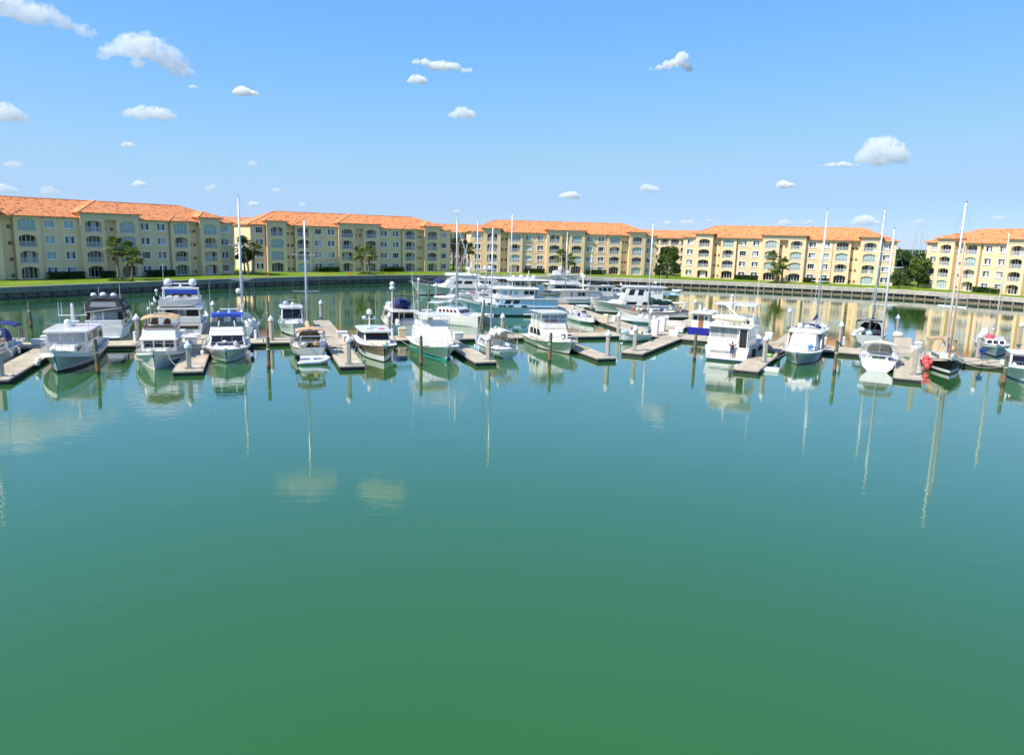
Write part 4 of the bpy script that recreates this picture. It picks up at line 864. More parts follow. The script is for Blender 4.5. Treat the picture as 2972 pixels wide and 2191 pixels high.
    def post(s, a, b, r=.03, m=None, name='post', parent=None): q = MB(); q.tube(a, b, r, r, 6); return q.build(name, m or steel, parent or s.root)
    def posts(s, xs, w, z0, z1, r=.035, m=None, dx=0.0, name='post'):
        for x in xs:
            for sg in (-1, 1): s.post((x, sg * w / 2, z0), (x + dx, sg * w / 2 * .96, z1), r, m, name)
    def rail(s, x0, x1=None, h=.65, inset=.12, m=None, closed=True, mid=True, n=9):
        q = MB(); x1 = s.L / 2 - .15 if x1 is None else x1; pl = []; pr = []
        for i in range(n):
            x = lerp(x0, x1, 1 - (1 - i / (n - 1)) ** 1.3); t = min(s.T(x), .995); w_ = max(s.bd(t) - inset, .04); z = s.zs(t)
            for lst, sg in ((pl, 1), (pr, -1)): lst.append(Vector((x, sg * w_, z + h))); q.tube((x, sg * w_, z), (x, sg * w_, z + h), .019, .019, 4)
        for lst in (pl, pr):
            q.path(lst, .024, 5)
            if mid: q.path([v - Vector((0, 0, h * .5)) for v in lst], .012, 4)
        if closed: q.tube(pl[-1], pr[-1], .016, .016, 5)
        return q.build('rail', m or steel, s.root)
    def mast(s, x, z0, z1, r=.09, m=None, spreaders=(.45, .72), sw=1.1, stays=True, rakeback=.0, y=0.0, jib=True, back=True, bowx=None, name='mast', wire=.012, sternx=None):
        m = m or alu; q = MB(); top = Vector((x - rakeback, y, z1)); q.tube((x, y, z0), top, r, r * .7, 8); o = q.build(name, m, s.root, smooth=True); H = z1 - z0
        sp = []
        for f in spreaders:
            q = MB(); c = Vector((x, y, z0)).lerp(top, f); q.tube(c + Vector((0, -sw, .05)), c, .025, .035, 5); q.tube(c, c + Vector((0, sw, .05)), .035, .025, 5); q.build('spreader', m, o); sp.append(c)
        q = MB(); q.tube(top, top + Vector((0, 0, .5)), .012, .006, 4); q.tube(top + Vector((-.25, 0, .1)), top + Vector((.25, 0, .1)), .012, .012, 4); q.ball(top + Vector((.12, .05, .12)), .06, 6, 4); q.build('masthead_gear', rubber, o)
        if stays:
            cw = s.bd(min(max(s.T(x), 0.02), .97)); zc = s.zs(s.T(x))
            for sg in (-1, 1):
                pts = [Vector((x, y + sg * cw * .92, zc))] + [c + Vector((0, sg * sw, .05)) for c in sp] + [top]; q = MB(); q.path(pts, wire, 4); q.build('shroud', steel, s.root)
                if sp: q = MB(); q.tube((x - .3, sg * cw * .92, zc), sp[0], wire, wire, 4); q.build('shroud', steel, s.root)
            if jib: bx = s.L / 2 - .15 if bowx is None else bowx; q = MB(); q.tube((bx, 0, s.zs(.98)), top - Vector((0, 0, .1)), wire, wire, 4); q.build('forestay', steel, s.root)
            if back: q = MB(); q.tube((-s.L / 2 + .1 if sternx is None else sternx, 0, s.zs(.01)), top, wire, wire, 4); q.build('backstay', steel, s.root)
        return o
    def furl(s, x0, z0, x1, z1, m=None, r=.07, f1=.93):   # furled headsail on the forestay
        q = MB(); a, b = Vector((x0, 0, z0)), Vector((x1, 0, z1)); n = 8; lp = []
        q.tube(a.lerp(b, .04), a.lerp(b, .35), r, r * .95, 7); q.tube(a.lerp(b, .35), a.lerp(b, f1), r * .95, r * .4, 7); q.build('furled_sail', m or sail, s.root, smooth=True)
    def boom(s, x0, x1, z, m=None, cover=None, r=.06, lift=.0, fat=.22):
        q = MB(); q.tube((x0, 0, z), (x1, 0, z + lift), r, r, 7); o = q.build('boom', alu, s.root)
        if cover:
            q = MB(); lp = []; n = 9
            for i in range(n):
                f = i / (n - 1); x = lerp(x0 - .05, x1 + .1, f); zz = lerp(z, z + lift, f); hh = lerp(.55, .2, f ** .7) * fat / .22 * (1 + .12 * math.sin(f * 21)); ww = lerp(.2, .11, f) * fat / .22
                lp.append([(x, ww * math.cos(a), zz + .02 + hh * (.5 + .5 * math.sin(a)) - .06) for a in [k * math.pi / 4 for k in range(8)]])
            q.loft(lp); q.build('sail_cover', cover, o, smooth=True)
    def canopy(s, name, x0, x1, w, z, m, arch=.16, drop=.12, n=8, k=5, parent=None, y=0.0, sag=.0, dropf=None):
        q = MB(); lp = []
        for i in range(k + 1):
            f = i / k; x = lerp(x0, x1, f); zz = z - sag * (2 * f - 1) ** 2; row = []
            for j in range(n + 1):
                a = -1 + 2 * j / n; row.append((x, y + a * w / 2, zz + arch * (1 - a * a) + .02 * math.sin(9 * f + 4 * a)))
            dz = drop; row = [(x, y - w / 2 * 1.0, zz - dz)] + row + [(x, y + w / 2, zz - dz)]; lp.append(row)
        q.loft(lp, closed=False, caps=False)
        lo = [[(p[0], p[1] * .985, p[2] - .03) for p in r] for r in lp]; q.loft(lo, closed=False, caps=False)
        for r, l2 in ((lp[0], lo[0]), (lp[-1], lo[-1])):
            for j in range(len(r) - 1): q.poly([r[j], r[j + 1], l2[j + 1], l2[j]])
        if dropf:
            r = lp[-1]; q.loft([r, [(p[0] + .04, p[1], p[2] - dropf) for p in r]], closed=False, caps=False); r = lp[0]; q.loft([r, [(p[0] - .04, p[1], p[2] - dropf) for p in r]], closed=False, caps=False)
        return q.build(name, m, parent or s.root)
    def bows(s, xs, w, z0, z1, x_from=None, r=.018):
        for x in xs:
            q = MB(); xf = x if x_from is None else x_from; q.path([(xf, -w / 2, z0), (x, -w / 2 * .98, z1 - .1), (x, -w / 2 * .7, z1 + .04), (x, w / 2 * .7, z1 + .04), (x, w / 2 * .98, z1 - .1), (xf, w / 2, z0)], r, 5); q.build('bow_frame', steel, s.root)
    def dodger(s, x0, x1, w, z0, z1, m, win=True):      # raised spray hood opening aft at x0
        q = MB(); n = 10; lp = []
        for f, k, zz in ((0, 1, 1.0), (.5, .98, .96), (1, .9, .05)):
            x = lerp(x0, x1, f); lp.append([(x, math.cos(math.pi * j / n) * w / 2 * k, z0 + (z1 - z0) * zz * min(1, 1.35 * math.sin(math.pi * j / n)) + .02) for j in range(n + 1)])
        q.loft(lp, closed=False, caps=False); o = q.build('spray_hood', m, s.root)
        if win:
            for a0, a1 in ((.30, .48), (.52, .70)):
                q = MB(); pts = []
                for f, kk in ((.55, .1), (.9, .1)):
                    for j in (a0, a1):
                        ang = math.pi * j; k = lerp(.98, .9, (f - .5) * 2); zq = lerp(.96, .05, (f - .5) * 2); pts.append((lerp(x0, x1, f) + .03, math.cos(ang) * w / 2 * k, z0 + (z1 - z0) * zq * min(1, 1.35 * math.sin(ang)) + .05))
                q.poly([pts[0], pts[1], pts[3], pts[2]]); q.build('window', vinyl, o)
    def dome(s, c, r, parent=None, name='radar_dome', flat=1.0): q = MB(); q.loft([[(c[0] + math.cos(j * math.pi / 6) * r * k, c[1] + math.sin(j * math.pi / 6) * r * k, c[2] + z * r * flat) for j in range(12)] for k, z in ((.6, -.9), (.92, -.7), (1, -.1), (.93, .4), (.7, .75), (.35, .95), (.02, 1.0))]); return q.build(name, white, parent or s.root, smooth=True)
    def radar(s, c, span=1.3, along=False):
        q = MB(); q.tube(c, (c[0], c[1], c[2] + .28), .16, .12, 10); o = q.build('radar', white, s.root); q = MB(); q.box((c[0], c[1], c[2] + .35), (.16, span, .13) if not along else (span, .16, .13)); q.build('scanner_bar', white, o, bevel=.04)
    def whip(s, a, h, r=.018, lean=(0, 0), m=None): q = MB(); q.tube(a, (a[0] + lean[0], a[1] + lean[1], a[2] + h), r, r * .4, 5); q.build('antenna', m or white, s.root)
    def lump(s, name, c, r, m, parent=None, seed=0, nz=.18):
        q = MB(); q.ball((0, 0, 0), r, 12, 8); rg = random.Random(seed); q.v = [(c[0] + v[0] * (1 + nz * noise.noise(Vector(v) * 2.3 + Vector((seed, 0, 0)))), c[1] + v[1] * (1 + nz * noise.noise(Vector(v) * 2.7 + Vector((0, seed, 0)))), c[2] + v[2] * (1 + 2 * nz * noise.noise(Vector(v) * 2.1 + Vector((0, 0, seed))))) for v in q.v]
        return q.build(name, m, parent or s.root, smooth=True)
    def seat(s, c, m=None, w=.55): q = MB(); q.box((c[0], c[1], c[2] + .25), (.5, w, .5)); q.box((c[0] - .22, c[1], c[2] + .72), (.12, w, .55)); q.build('seat', m or white, s.root, bevel=.04)
    def fender(s, x, side, z=.55, r=.14, m=None, h=.55):
        w_ = s.bd(s.T(x)) + r + .02; q = MB(); lp = [[(x + math.cos(j * .785) * r * k, side * w_ + math.sin(j * .785) * r * k, z + zz * h) for j in range(8)] for k, zz in ((.25, -.55), (.8, -.48), (1, -.35), (1, .35), (.8, .48), (.25, .56))]; q.loft(lp); q.tube((x, side * w_, z + h * .5), (x, side * (w_ - r), s.zs(s.T(x))), .012, .012, 4); q.build('fender', m or white, s.root, smooth=True)
    def anchor(s, m=None):
        x = s.L / 2; z = s.zs(.99); q = MB(); q.box((x - .1, 0, z + .04), (.9, .32, .07)); q.tube((x - .3, 0, z + .12), (x + .38, 0, z + .02), .03, .03, 5); q.tube((x + .3, -.2, z - .14), (x + .3, .2, z - .14), .03, .03, 5); q.tube((x + .36, 0, z + .03), (x + .28, 0, z - .16), .03, .03, 5); q.build('anchor_roller', m or steel, s.root)
    def platform(s, d=.8, z=.3, w=.9): q = MB(); q.box((-s.L / 2 - d / 2, 0, z), (d, s.B * w * .86, .09)); return q.build('swim_platform', gel, s.root, bevel=.03)
def outboard(parent, c, m, s=1.0):
    q = MB(); q.box((c[0] - .12 * s, c[1], c[2] + .45 * s), (.5 * s, .34 * s, .42 * s)); q.loft([[(c[0] - .05 * s + dx * s, c[1] + dy * s, c[2] + z * s) for dx, dy in ((-.12, -.08), (.12, -.08), (.12, .08), (-.12, .08))] for z in (-.5, .25)]); return q.build('outboard_motor', m, parent, bevel=.04 * s)
def line(a, b, sag, label, r=.018, m=None):
    a, b = Vector(a), Vector(b); n = 10; o = empty('mooring_line', a, 0, label, 'rope', 'mooring lines'); pts = [(a.lerp(b, i / n) - Vector((0, 0, sag * 4 * (i / n) * (1 - i / n)))) - a for i in range(n + 1)]; q = MB(); q.path(pts, r, 5); q.build('strand', m or rope, o)
# ------------------------------------------------------------------ boats: row with bows or sterns towards the open water
greyhull = mat('hull_light_grey', (0.52, 0.54, 0.52), 0.25, var=0.03, vscale=.8, coat=.3, streak=.15)
bronze = mat('hull_bronze', (0.30, 0.20, 0.125), 0.25, var=0.04, vscale=.8, coat=.4)
blackh = mat('hull_black', (0.008, 0.008, 0.010), 0.35, var=0.1, spec=.25)
navyh = mat('hull_navy', (0.012, 0.025, 0.07), 0.2, var=0.05, coat=.5)
lblue = mat('hull_light_blue', (0.50, 0.72, 0.84), 0.22, var=0.03, vscale=.6, coat=.4, streak=.12)
aqua = mat('hull_aqua', (0.66, 0.77, 0.75), 0.22, var=0.03, coat=.4)
skyh = mat('hull_sky_blue', (0.22, 0.45, 0.58), 0.22, var=0.03, coat=.4)
tugblue = mat('hull_tug_blue', (0.03, 0.035, 0.32), 0.25, var=0.05, coat=.4)
gh = 'boats moored along the docks'
V1n, V2n = -V1, -V2
# -- grey-hulled pilothouse trawler
b = Boat('trawler', 'grey-hulled trawler with white pilothouse and a mast of three whip antennas', 'boat', 13.2, 4.3, V1n, stem=(168, 1084), group=gh, rake=.065)
b.hull(fb=(1.35, 1.2, 2.05), top=greyhull, stripe=gel, flare=.80, tr=.9, bot=bottom, wl=.22, bul=.5, p=2.6, q=.7, cap=gel)
b.block('trunk_cabin', -.5, 4.0, 2.6, 1.2, 1.95, fr=.5, wf=.75); b.panes('stbd', 3, .15, .8, .35, .8); b.panes('port', 3, .15, .8, .35, .8)
b.block('pilothouse', -3.2, 1.7, 3.3, 1.1, 3.0, fr=-.25, tw=.96); b.panes('front', 3, .06, .94, .52, .93, gap=.02, m=curt); b.pane('front', .45, .95, .72, .94, greym, name='overhang_shade', off=.03); b.panes('port', 4, .08, .9, .5, .88); b.panes('stbd', 4, .08, .9, .5, .88)  # single grey pane paints the roof overhang's shade onto the front windows
b.slab('pilothouse_roof', -4.2, 2.35, 3.75, 3.1, .14, wf=.9, camber=.08); b.slab('aft_deck_roof', -6.3, -3.6, 3.6, 2.75, .1, wf=1); b.block('aft_cabin', -5.6, -3.3, 3.2, 1.1, 2.6, fr=0); b.panes('port', 2, .15, .85, .45, .85)
q = MB(); q.loft([[(-1.2 + dx * k, dy * k, z) for dx, dy in ((-.22, -.14), (.22, -.14), (.22, .14), (-.22, .14))] for k, z in ((1.1, 3.1), (.75, 5.05), (.4, 5.25))]); mo = q.build('mast', gel, b.root, bevel=.03); q = MB(); q.box((-1.2, 0, 4.15), (.14, 2.3, .09)); q.build('crossbar', gel, mo)
for y in (-1.1, -.85, 1.0): b.whip((-1.2, y, 4.2), 1.15, .03)
b.dome((-.7, -.35, 3.55), .3); b.radar((-.75, 0, 3.3), 1.2); b.rail(.2, h=.75); b.anchor()
q = MB(); q.path([(-3.9, -1.7, 3.2), (-3.9, -1.7, 3.75), (1.2, -1.7, 3.75), (1.9, -1.2, 3.75), (1.9, 1.2, 3.75), (1.2, 1.7, 3.75), (-3.9, 1.7, 3.75), (-3.9, 1.7, 3.2)], .022, 5)
for x in (-2.2, -.5, 1.2):
    for y in (-1.7, 1.7): q.tube((x, y, 3.15), (x, y, 3.75), .015, .015, 4)
q.build('roof_rail', steel, b.root)
for x in (2.2, 3.6): b.fender(x, -1, z=.6, r=.2, h=.45)
b2 = b
# -- tan-topped flybridge trawler
b = Boat('trawler', 'white flybridge trawler with tan bimini, teak caprail and brown helm seats', 'boat', 13.0, 4.3, V1n, stem=(450, 1073), group=gh, rake=.055)
b.hull(fb=(1.15, 1.0, 1.75), cap=teak, flare=.84, tr=.92, bot=bottomr, wl=.12, boot=gel, p=2.7, q=.7, bul=.3, low=gel, lowz=.75)
q = MB()
for sg in (-1, 1): q.path([Vector((b.L * (t - .5) - .06, sg * (b.bd(t) * .985 + .03), b.zs(t) * .52)) for t in [i / 14 for i in range(14)]], .035, 5)
q.build('rub_rail', gel, b.root)
b.block('trunk_cabin', 1.4, 4.0, 2.3, .9, 1.45, fr=.35, wf=.7, m=gelw); b.block('deckhouse', -3.8, 2.2, 2.95, .85, 2.15, fr=.12, tw=.97, m=gel); b.panes('front', 3, .07, .93, .42, .9, gap=.05); b.panes('stbd', 4, .08, .92, .42, .88, gap=.04); b.panes('port', 4, .08, .92, .42, .88, gap=.04)
b.slab('bridge_deck', -5.4, 2.5, 3.5, 2.22, .1, wf=.9, m=gelw); b.block('flybridge', -2.6, 1.9, 2.9, 2.22, 3.05, fr=.45, tw=.96); q = MB(); q.path([(-2.6, -1.42, 3.12), (1.25, -1.42, 3.12), (1.5, -1.2, 3.12), (1.5, 1.2, 3.12), (1.25, 1.42, 3.12), (-2.6, 1.42, 3.12)], .055, 6); q.build('coaming_rail', teak, b.root)
q = MB(); q.box((1.2, 0, 3.22), (.05, 2.3, .25)); q.build('windscreen', tint, b.root)
for y in (-.55, .55):
    q = MB(); q.box((-.2, y, 3.35), (.55, .62, .14)); q.loft([[(-.45 - .12 * k, y + math.cos(math.pi * j / 6) * .33, 3.4 + math.sin(math.pi * j / 6) * .42) for j in range(7)] for k in (0, 1)]); q.build('helm_seat', teak, b.root)
b.canopy('bimini', -2.6, 1.0, 3.1, 3.98, tan, arch=.25, drop=.06, sag=.1, dropf=.06); b.bows((-2.5, -1.4, -.3, .9), 3.0, 3.0, 3.98, x_from=-.8); q = MB(); q.box((-.4, 0, 4.25), (.5, 1.3, .02)); q.build('solar_panel', greym, b.root)
q = MB(); q.tube((-3.4, -1.2, 2.3), (-3.5, -1.25, 5.2), .05, .03, 6); mo = q.build('light_mast', gel, b.root); b.dome((-3.45, -1.0, 4.9), .13); b.dome((-3.45, -1.4, 4.45), .13); b.whip((-3.2, -1.45, 2.3), 2.6, .025); b.rail(-3.0, h=.7); b.anchor(); b.fender(-1.5, 1, r=.16); b.fender(1.2, 1, r=.16)
b4 = b
# -- blue-topped flybridge cruiser
b = Boat('cruiser', 'white flybridge cruiser with bright blue bimini and open-array radar', 'boat', 11.8, 4.15, V1n, stem=(658, 1054), group=gh, sx=0.91, rake=.085)
b.hull(fb=(1.2, 1.2, 1.4), flare=.78, tr=.93, p=2.5, q=.62, bul=.10, bot=bottom, wl=.06, tm=.5)
q = MB()
for sg in (-1, 1): q.path([Vector((b.L * (t - .5), sg * (b.bd(t) + .02), b.zs(t) - .12)) for t in [i / 16 for i in range(17)]], .04, 5)
q.build('rub_rail', steel, b.root)
b.block('foredeck_trunk', -1.0, 3.6, 3.1, 1.15, 1.55, fr=.9, wf=.55, tw=.85, bevel=.1); b.block('cabin', -4.6, 1.6, 3.6, 1.2, 2.15, fr=.95, tw=.9, wf=.92, bevel=.08); b.pane('front', .05, .95, .08, .88, glass, name='windscreen', off=.025)
for u in (.34, .64): b.pane('front', u, u + .008, .08, .88, greym, name='window_bar', off=.035)
b.panes('stbd', 2, .12, .8, .3, .85, sk=.01); b.panes('port', 2, .12, .8, .3, .85, sk=.01)
b.block('brow', -4.2, .95, 3.5, 2.1, 2.95, fr=.75, tw=.9, wf=.93, bevel=.12); q = MB(); q.box((.55, 0, 2.56), (.03, 3.0, .025)); q.build('seam', greym, b.cur)
b.block('flybridge_screen', -3.6, .3, 3.15, 2.95, 3.4, fr=.3, tw=.96, m=tint, bevel=.02)
for y in (-.75, .75): b.post((.28, y, 2.92), (.0, y * .9, 3.45), .06, gel, 'screen_post')
b.seat((-1.6, -.6, 2.95)); b.seat((-1.6, .6, 2.95)); b.posts((-2.6, .1), 2.9, 2.95, 4.05, .05, gel, dx=-.25, name='arch_post')
b.canopy('bimini', -2.6, -.1, 3.0, 4.02, blue, arch=.1, drop=.3, dropf=.28); b.radar((-1.2, .25, 4.12), 1.75); b.whip((-1.4, -1.5, 3.4), 3.6, .025); b.dome((-1.0, -.75, 4.2), .12)
q = MB(); q.box((2.55, 0, 1.57), (1.1, 1.75, .03)); q.build('hatch_cover', navy, b.root); b.lump('bow_cushion', (2.75, -.15, 1.72), (.22, .22, .15), cream, seed=2); b.lump('fender', (3.1, .8, 1.6), (.24, .2, .26), cream, seed=3); b.rail(-1.5, h=.6, mid=True); b.anchor(); b.fender(2.1, -1, z=.5, r=.2, h=.7); b.fender(-1.0, 1, z=.6, r=.16, m=rubber, h=.6); b.fender(-.2, 1, z=.5, r=.14, m=rubber, h=.5)
b6 = b
# -- tan-canvas sailboat with dinghy on the davits
b = Boat('sailboat', 'cluttered sailboat with tan canvas, its stern hung with a davit frame', 'sailboat', 11.5, 3.7, V1, stern=(905, 1046), group=gh, sx=0.86, rake=.08)
mz = b.z_at(1.2, 893, 640)
b.hull(sw=.5, fb=(1.25, 1.05, 1.45), top=gelw, cap=teak, tr=.66, flare=.86, p=2.0, q=.9, bot=bottom, boot=navy, wl=.14, stripe=teak)
b.block('cabin_trunk', -1.8, 3.4, 2.3, 1.0, 1.6, fr=.5, wf=.6, m=gelw); b.panes('port', 4, .1, .8, .3, .75); b.panes('stbd', 4, .1, .8, .3, .75); b.mast(1.2, 1.0, mz, .11, spreaders=(.42, .72), sw=1.3); b.boom(1.1, -3.2, 2.55, cover=tan, fat=.3)
b.dodger(-2.4, -.9, 2.3, 1.5, 2.5, tan); b.canopy('bimini', -5.0, -2.5, 2.7, 2.75, tan, arch=.2, drop=.35); b.bows((-4.9, -3.7, -2.6), 2.7, 1.2, 2.75, x_from=-3.7)
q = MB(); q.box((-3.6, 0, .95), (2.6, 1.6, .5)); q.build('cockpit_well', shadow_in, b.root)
for i, (x, y, z, r) in enumerate([(-4.4, -.5, 1.5, .42), (-4.6, .6, 1.45, .38), (-3.0, -.9, 1.4, .4), (.4, .7, 1.75, .45), (2.2, -.4, 1.7, .4), (-1.6, 1.1, 1.5, .35), (3.2, .5, 1.6, .35)]): b.lump('canvas_bundle', (x, y, z), (r * 1.3, r, r * .7), [tan, cream, tan, sail, tan, rubber, cream][i], seed=i + 20, nz=.3)
q = MB()
for y in (-.95, .95): q.path([(-5.3, y, 1.2), (-5.5, y, 2.35), (-6.5, y, 2.3)], .05, 6)
for x, z in ((-5.45, 2.3), (-5.42, 1.75)): q.tube((x, -.95, z), (x, .95, z), .045, .045, 6)
q.build('davit_frame', alu, b.root); q = MB(); q.box((-5.05, -1.1, 1.65), (.5, .5, .5)); q.build('stern_locker', white, b.root, bevel=.04); b.rail(-5.5, 5.6, h=.62, mid=True); b.whip((-5.2, 1.1, 1.3), 2.0, .03); q = MB(); q.box((-1.0, -.9, 2.72), (1.0, 1.3, .04)); q.build('solar_panel', greym, b.root)
b9 = b
inflm = mat('inflatable_pale_grey', (0.68, 0.69, 0.70), 0.5, var=0.04)
def dinghy(name, label, loc, rz, L=2.9, B=1.5, m=None, motor=None, tube=.21, tilt=0.0):
    o = empty(name, loc, rz, label, 'dinghy', 'tenders and dinghies'); o.rotation_euler.x = tilt; m = m or inflm; q = MB(); pts = []
    for i in range(15):
        f = i / 14; a = -math.pi / 2 + math.pi * f
        if f < .35: pts.append(Vector((-L / 2 + (L * .62) * f / .35, -B / 2 + tube, .24)))
        elif f > .65: pts.append(Vector((-L / 2 + (L * .62) * (1 - f) / .35, B / 2 - tube, .24)))
        else: a = -math.pi / 2 + math.pi * (f - .35) / .3; pts.append(Vector((L * .12 + math.cos(a) * (L * .38 - tube), math.sin(a) * (B / 2 - tube), .24 + .14 * math.cos(a))))
    lp = []
    for i, pt in enumerate(pts):
        d = (pts[min(i + 1, 14)] - pts[max(i - 1, 0)]).normalized(); sd = d.cross(Vector((0, 0, 1))).normalized(); up = sd.cross(d); r_ = tube * (.45 if i in (0, 14) else 1)
        lp.append([pt + (sd * math.cos(j * .6283) + up * math.sin(j * .6283)) * r_ for j in range(10)])
    q.loft(lp)
    q.build('tube', m, o, smooth=True); q = MB(); q.loft([[(x, y * k, z) for x, y in ((-L / 2 + .25, -B / 2 + .25), (L * .15, -B / 2 + .25), (L / 2 - .3, 0), (L * .15, B / 2 - .25), (-L / 2 + .25, B / 2 - .25))] for k, z in ((.55, -.08), (1, .16))]); q.build('floor', greym, o); q = MB(); q.box((-.2, 0, .38), (.28, B - .3, .05)); q.build('thwart', white, o)
    if motor: outboard(o, (-L / 2 + .15, 0, .2), motor, .9)
    return o
_p = P(905, 1054); dinghy('inflatable_dinghy', 'pale grey inflatable dinghy hung low across the stern of the tan-canvas sailboat', (_p.x + .3, _p.y - .3, .12), math.atan2(U1.y, U1.x) + .05, 3.1, 1.5, motor=black, tilt=.25)
# -- bronze cruiser
b = Boat('cruiser', 'bronze-brown hulled cruiser with white cabin roof and coloured roof panels', 'boat', 11.0, 3.75, V1n, stem=(1115, 1052), group=gh, rake=.03)
b.hull(fb=(1.35, 1.3, 1.65), top=bronze, low=gel, lowz=.62, flare=.80, p=2.6, q=.62, bul=.12, cap=gel, tr=.94, bot=bottom, wl=.1, tm=.5)
for sg in ('port', 'stbd'):
    y = 1 if sg == 'port' else -1; x = 1.4; w_ = b.bd(b.T(x)) * .955; q = MB(); q.box((x, y * w_, 1.0), (1.2, .10, .26)); q.build('hull_window', glass, b.root)
b.block('foredeck_pad', 1.3, 4.1, 2.0, 1.45, 1.62, fr=.5, wf=.45, m=cream); b.block('cabin', -3.6, 1.3, 3.1, 1.2, 2.35, fr=.75, ar=.2, tw=.9, wf=.86, bevel=.08); b.pane('front', .04, .96, .35, .92, glass, name='windscreen'); b.panes('stbd', 2, .08, .93, .35, .9, gap=.02, sk=.015); b.panes('port', 2, .08, .93, .35, .9, gap=.02, sk=.015)
b.slab('cabin_roof', -4.4, 1.05, 3.25, 2.5, .16, wf=.88, camber=.1)
for y, x, m_, nm in ((-.55, -.4, greym, 'roof_panel'), (.6, -.2, red, 'roof_panel'), (0, -1.4, skyh, 'roof_hatch')): q = MB(); q.box((x, y, 2.615), (.7, .6, .03)); q.build(nm, m_, b.root)
q = MB(); q.tube((-3.0, -.2, 2.5), (-3.1, -.2, 3.7), .09, .07, 8); q.box((-3.1, -.2, 3.3), (.2, 1.5, .07)); q.build('radar_pole', gel, b.root); b.dome((-3.1, -.2, 4.05), .3); b.dome((-3.1, -.75, 3.5), .22, flat=.6); b.dome((-3.1, .35, 3.48), .12); b.whip((-3.2, .5, 2.6), 3.3, .025); b.rail(.4, h=.55); b.anchor(); b.fender(.6, -1, z=.7, r=.16, m=rubber); b.fender(-1.5, -1, z=.7, r=.16, m=rubber)
b10 = b
# -- white-covered sportfishing cruiser
b = Boat('sport_cruiser', 'white cruiser with its front windows under white canvas and a teal waterline', 'boat', 12.2, 4.35, V1n, stem=(1297, 1049), group=gh, rake=.085)
b.hull(fb=(1.1, 1.05, 1.6), flare=.72, p=2.2, q=.62, bul=.1, bot=bottomr, boot=bottomr, wl=.26, tr=.92, tm=.45)
b.block('foredeck_trunk', -.5, 3.4, 2.9, 1.1, 1.5, fr=.9, wf=.55, bevel=.1); b.block('cabin', -4.4, 1.6, 3.3, 1.1, 2.55, fr=1.4, tw=.94, wf=.96, bevel=.08, m=gel); b.pane('front', .02, .98, .03, .97, wcanvas, name='canvas_cover', off=.05); b.pane('stbd', .35, .78, .35, .85, wcanvas, name='canvas_cover', off=.04); b.pane('port', .35, .78, .35, .85, glass); b.pane('port', .06, .3, .35, .85, glass)
b.block('flybridge', -3.6, .35, 3.0, 2.5, 3.15, fr=.5, tw=.97, wf=.93, bevel=.08); q = MB(); q.box((-.05, 0, 3.33), (.05, 2.7, .42)); q.build('bridge_screen', vinyl, b.root); b.posts((-3.2, -1.6, -.15), 2.75, 3.1, 3.95, .03, gel); b.slab('hardtop', -3.9, .3, 3.1, 4.0, .1, wf=.9); 
for sg in (-1, 1): b.whip((-1.2, sg * 1.75, 1.4), 7.0 if sg < 0 else 6.2, .045, lean=(-.7, sg * .35))
b.radar((-1.8, -.5, 4.05), 1.2); b.rail(.2, h=.6); b.anchor(); b.fender(-1, 1, z=.6, r=.15); b.seat((-2.2, 0, 2.55))
b12 = b
# -- small sailboat stern towards the open water
b = Boat('sailboat', 'small white sailboat with rounded stern, pale canopy and blue fenders', 'sailboat', 11.2, 3.5, V1, stern=(1478, 1044), group=gh, rake=.08)
mz = b.z_at(.8, 1428, 660)
b.hull(sw=.5, fb=(1.05, .9, 1.2), tr=.62, flare=.84, p=1.9, q=.95, bot=bottom, boot=navy, stripe=navy, wl=.1, trake=.5)
b.block('cabin_trunk', -1.0, 3.2, 2.2, .85, 1.4, fr=.8, wf=.6); b.panes('port', 4, .1, .8, .3, .75); b.panes('stbd', 4, .1, .8, .3, .75); b.mast(.8, .9, mz, .10, spreaders=(.5,), sw=1.1); b.boom(.7, -3.0, 2.1, cover=cream, fat=.18); b.furl(5.3, 1.3, .9, mz)
b.dodger(-2.2, -.6, 2.1, 1.35, 2.35, cream); b.canopy('bimini', -4.0, -2.1, 2.2, 2.5, wcanvas, arch=.25, drop=.25); b.bows((-3.9, -2.2), 2.2, 1.0, 2.5, x_from=-3.0); q = MB(); q.box((-3.4, 0, .8), (2.6, 1.3, .4)); q.build('cockpit_well', deckm, b.root)
q = MB(); q.tube((-3.6, 0, 1.0), (-3.6, 0, 1.75), .05, .05, 6); q.loft([[(-3.6 + k, math.cos(j * .5236) * .38, 1.75 + math.sin(j * .5236) * .38) for j in range(12)] for k in (-.03, .03)], caps=False); q.build('steering_wheel', steel, b.root)
b.rail(-5.3, 5.3, h=.6); b.whip((-5.1, -1.0, 1.0), 1.7, .05, m=mat('flag_yellow', (.75, .5, .05), .7)); b.dome((-5.0, .9, 2.6), .2); b.post((-5.0, .9, 1.0), (-5.0, .9, 2.5), .04); 
for x in (-1.2, -.4, .6): b.fender(x, 1, z=.45, r=.14, m=lblue)
b14 = b
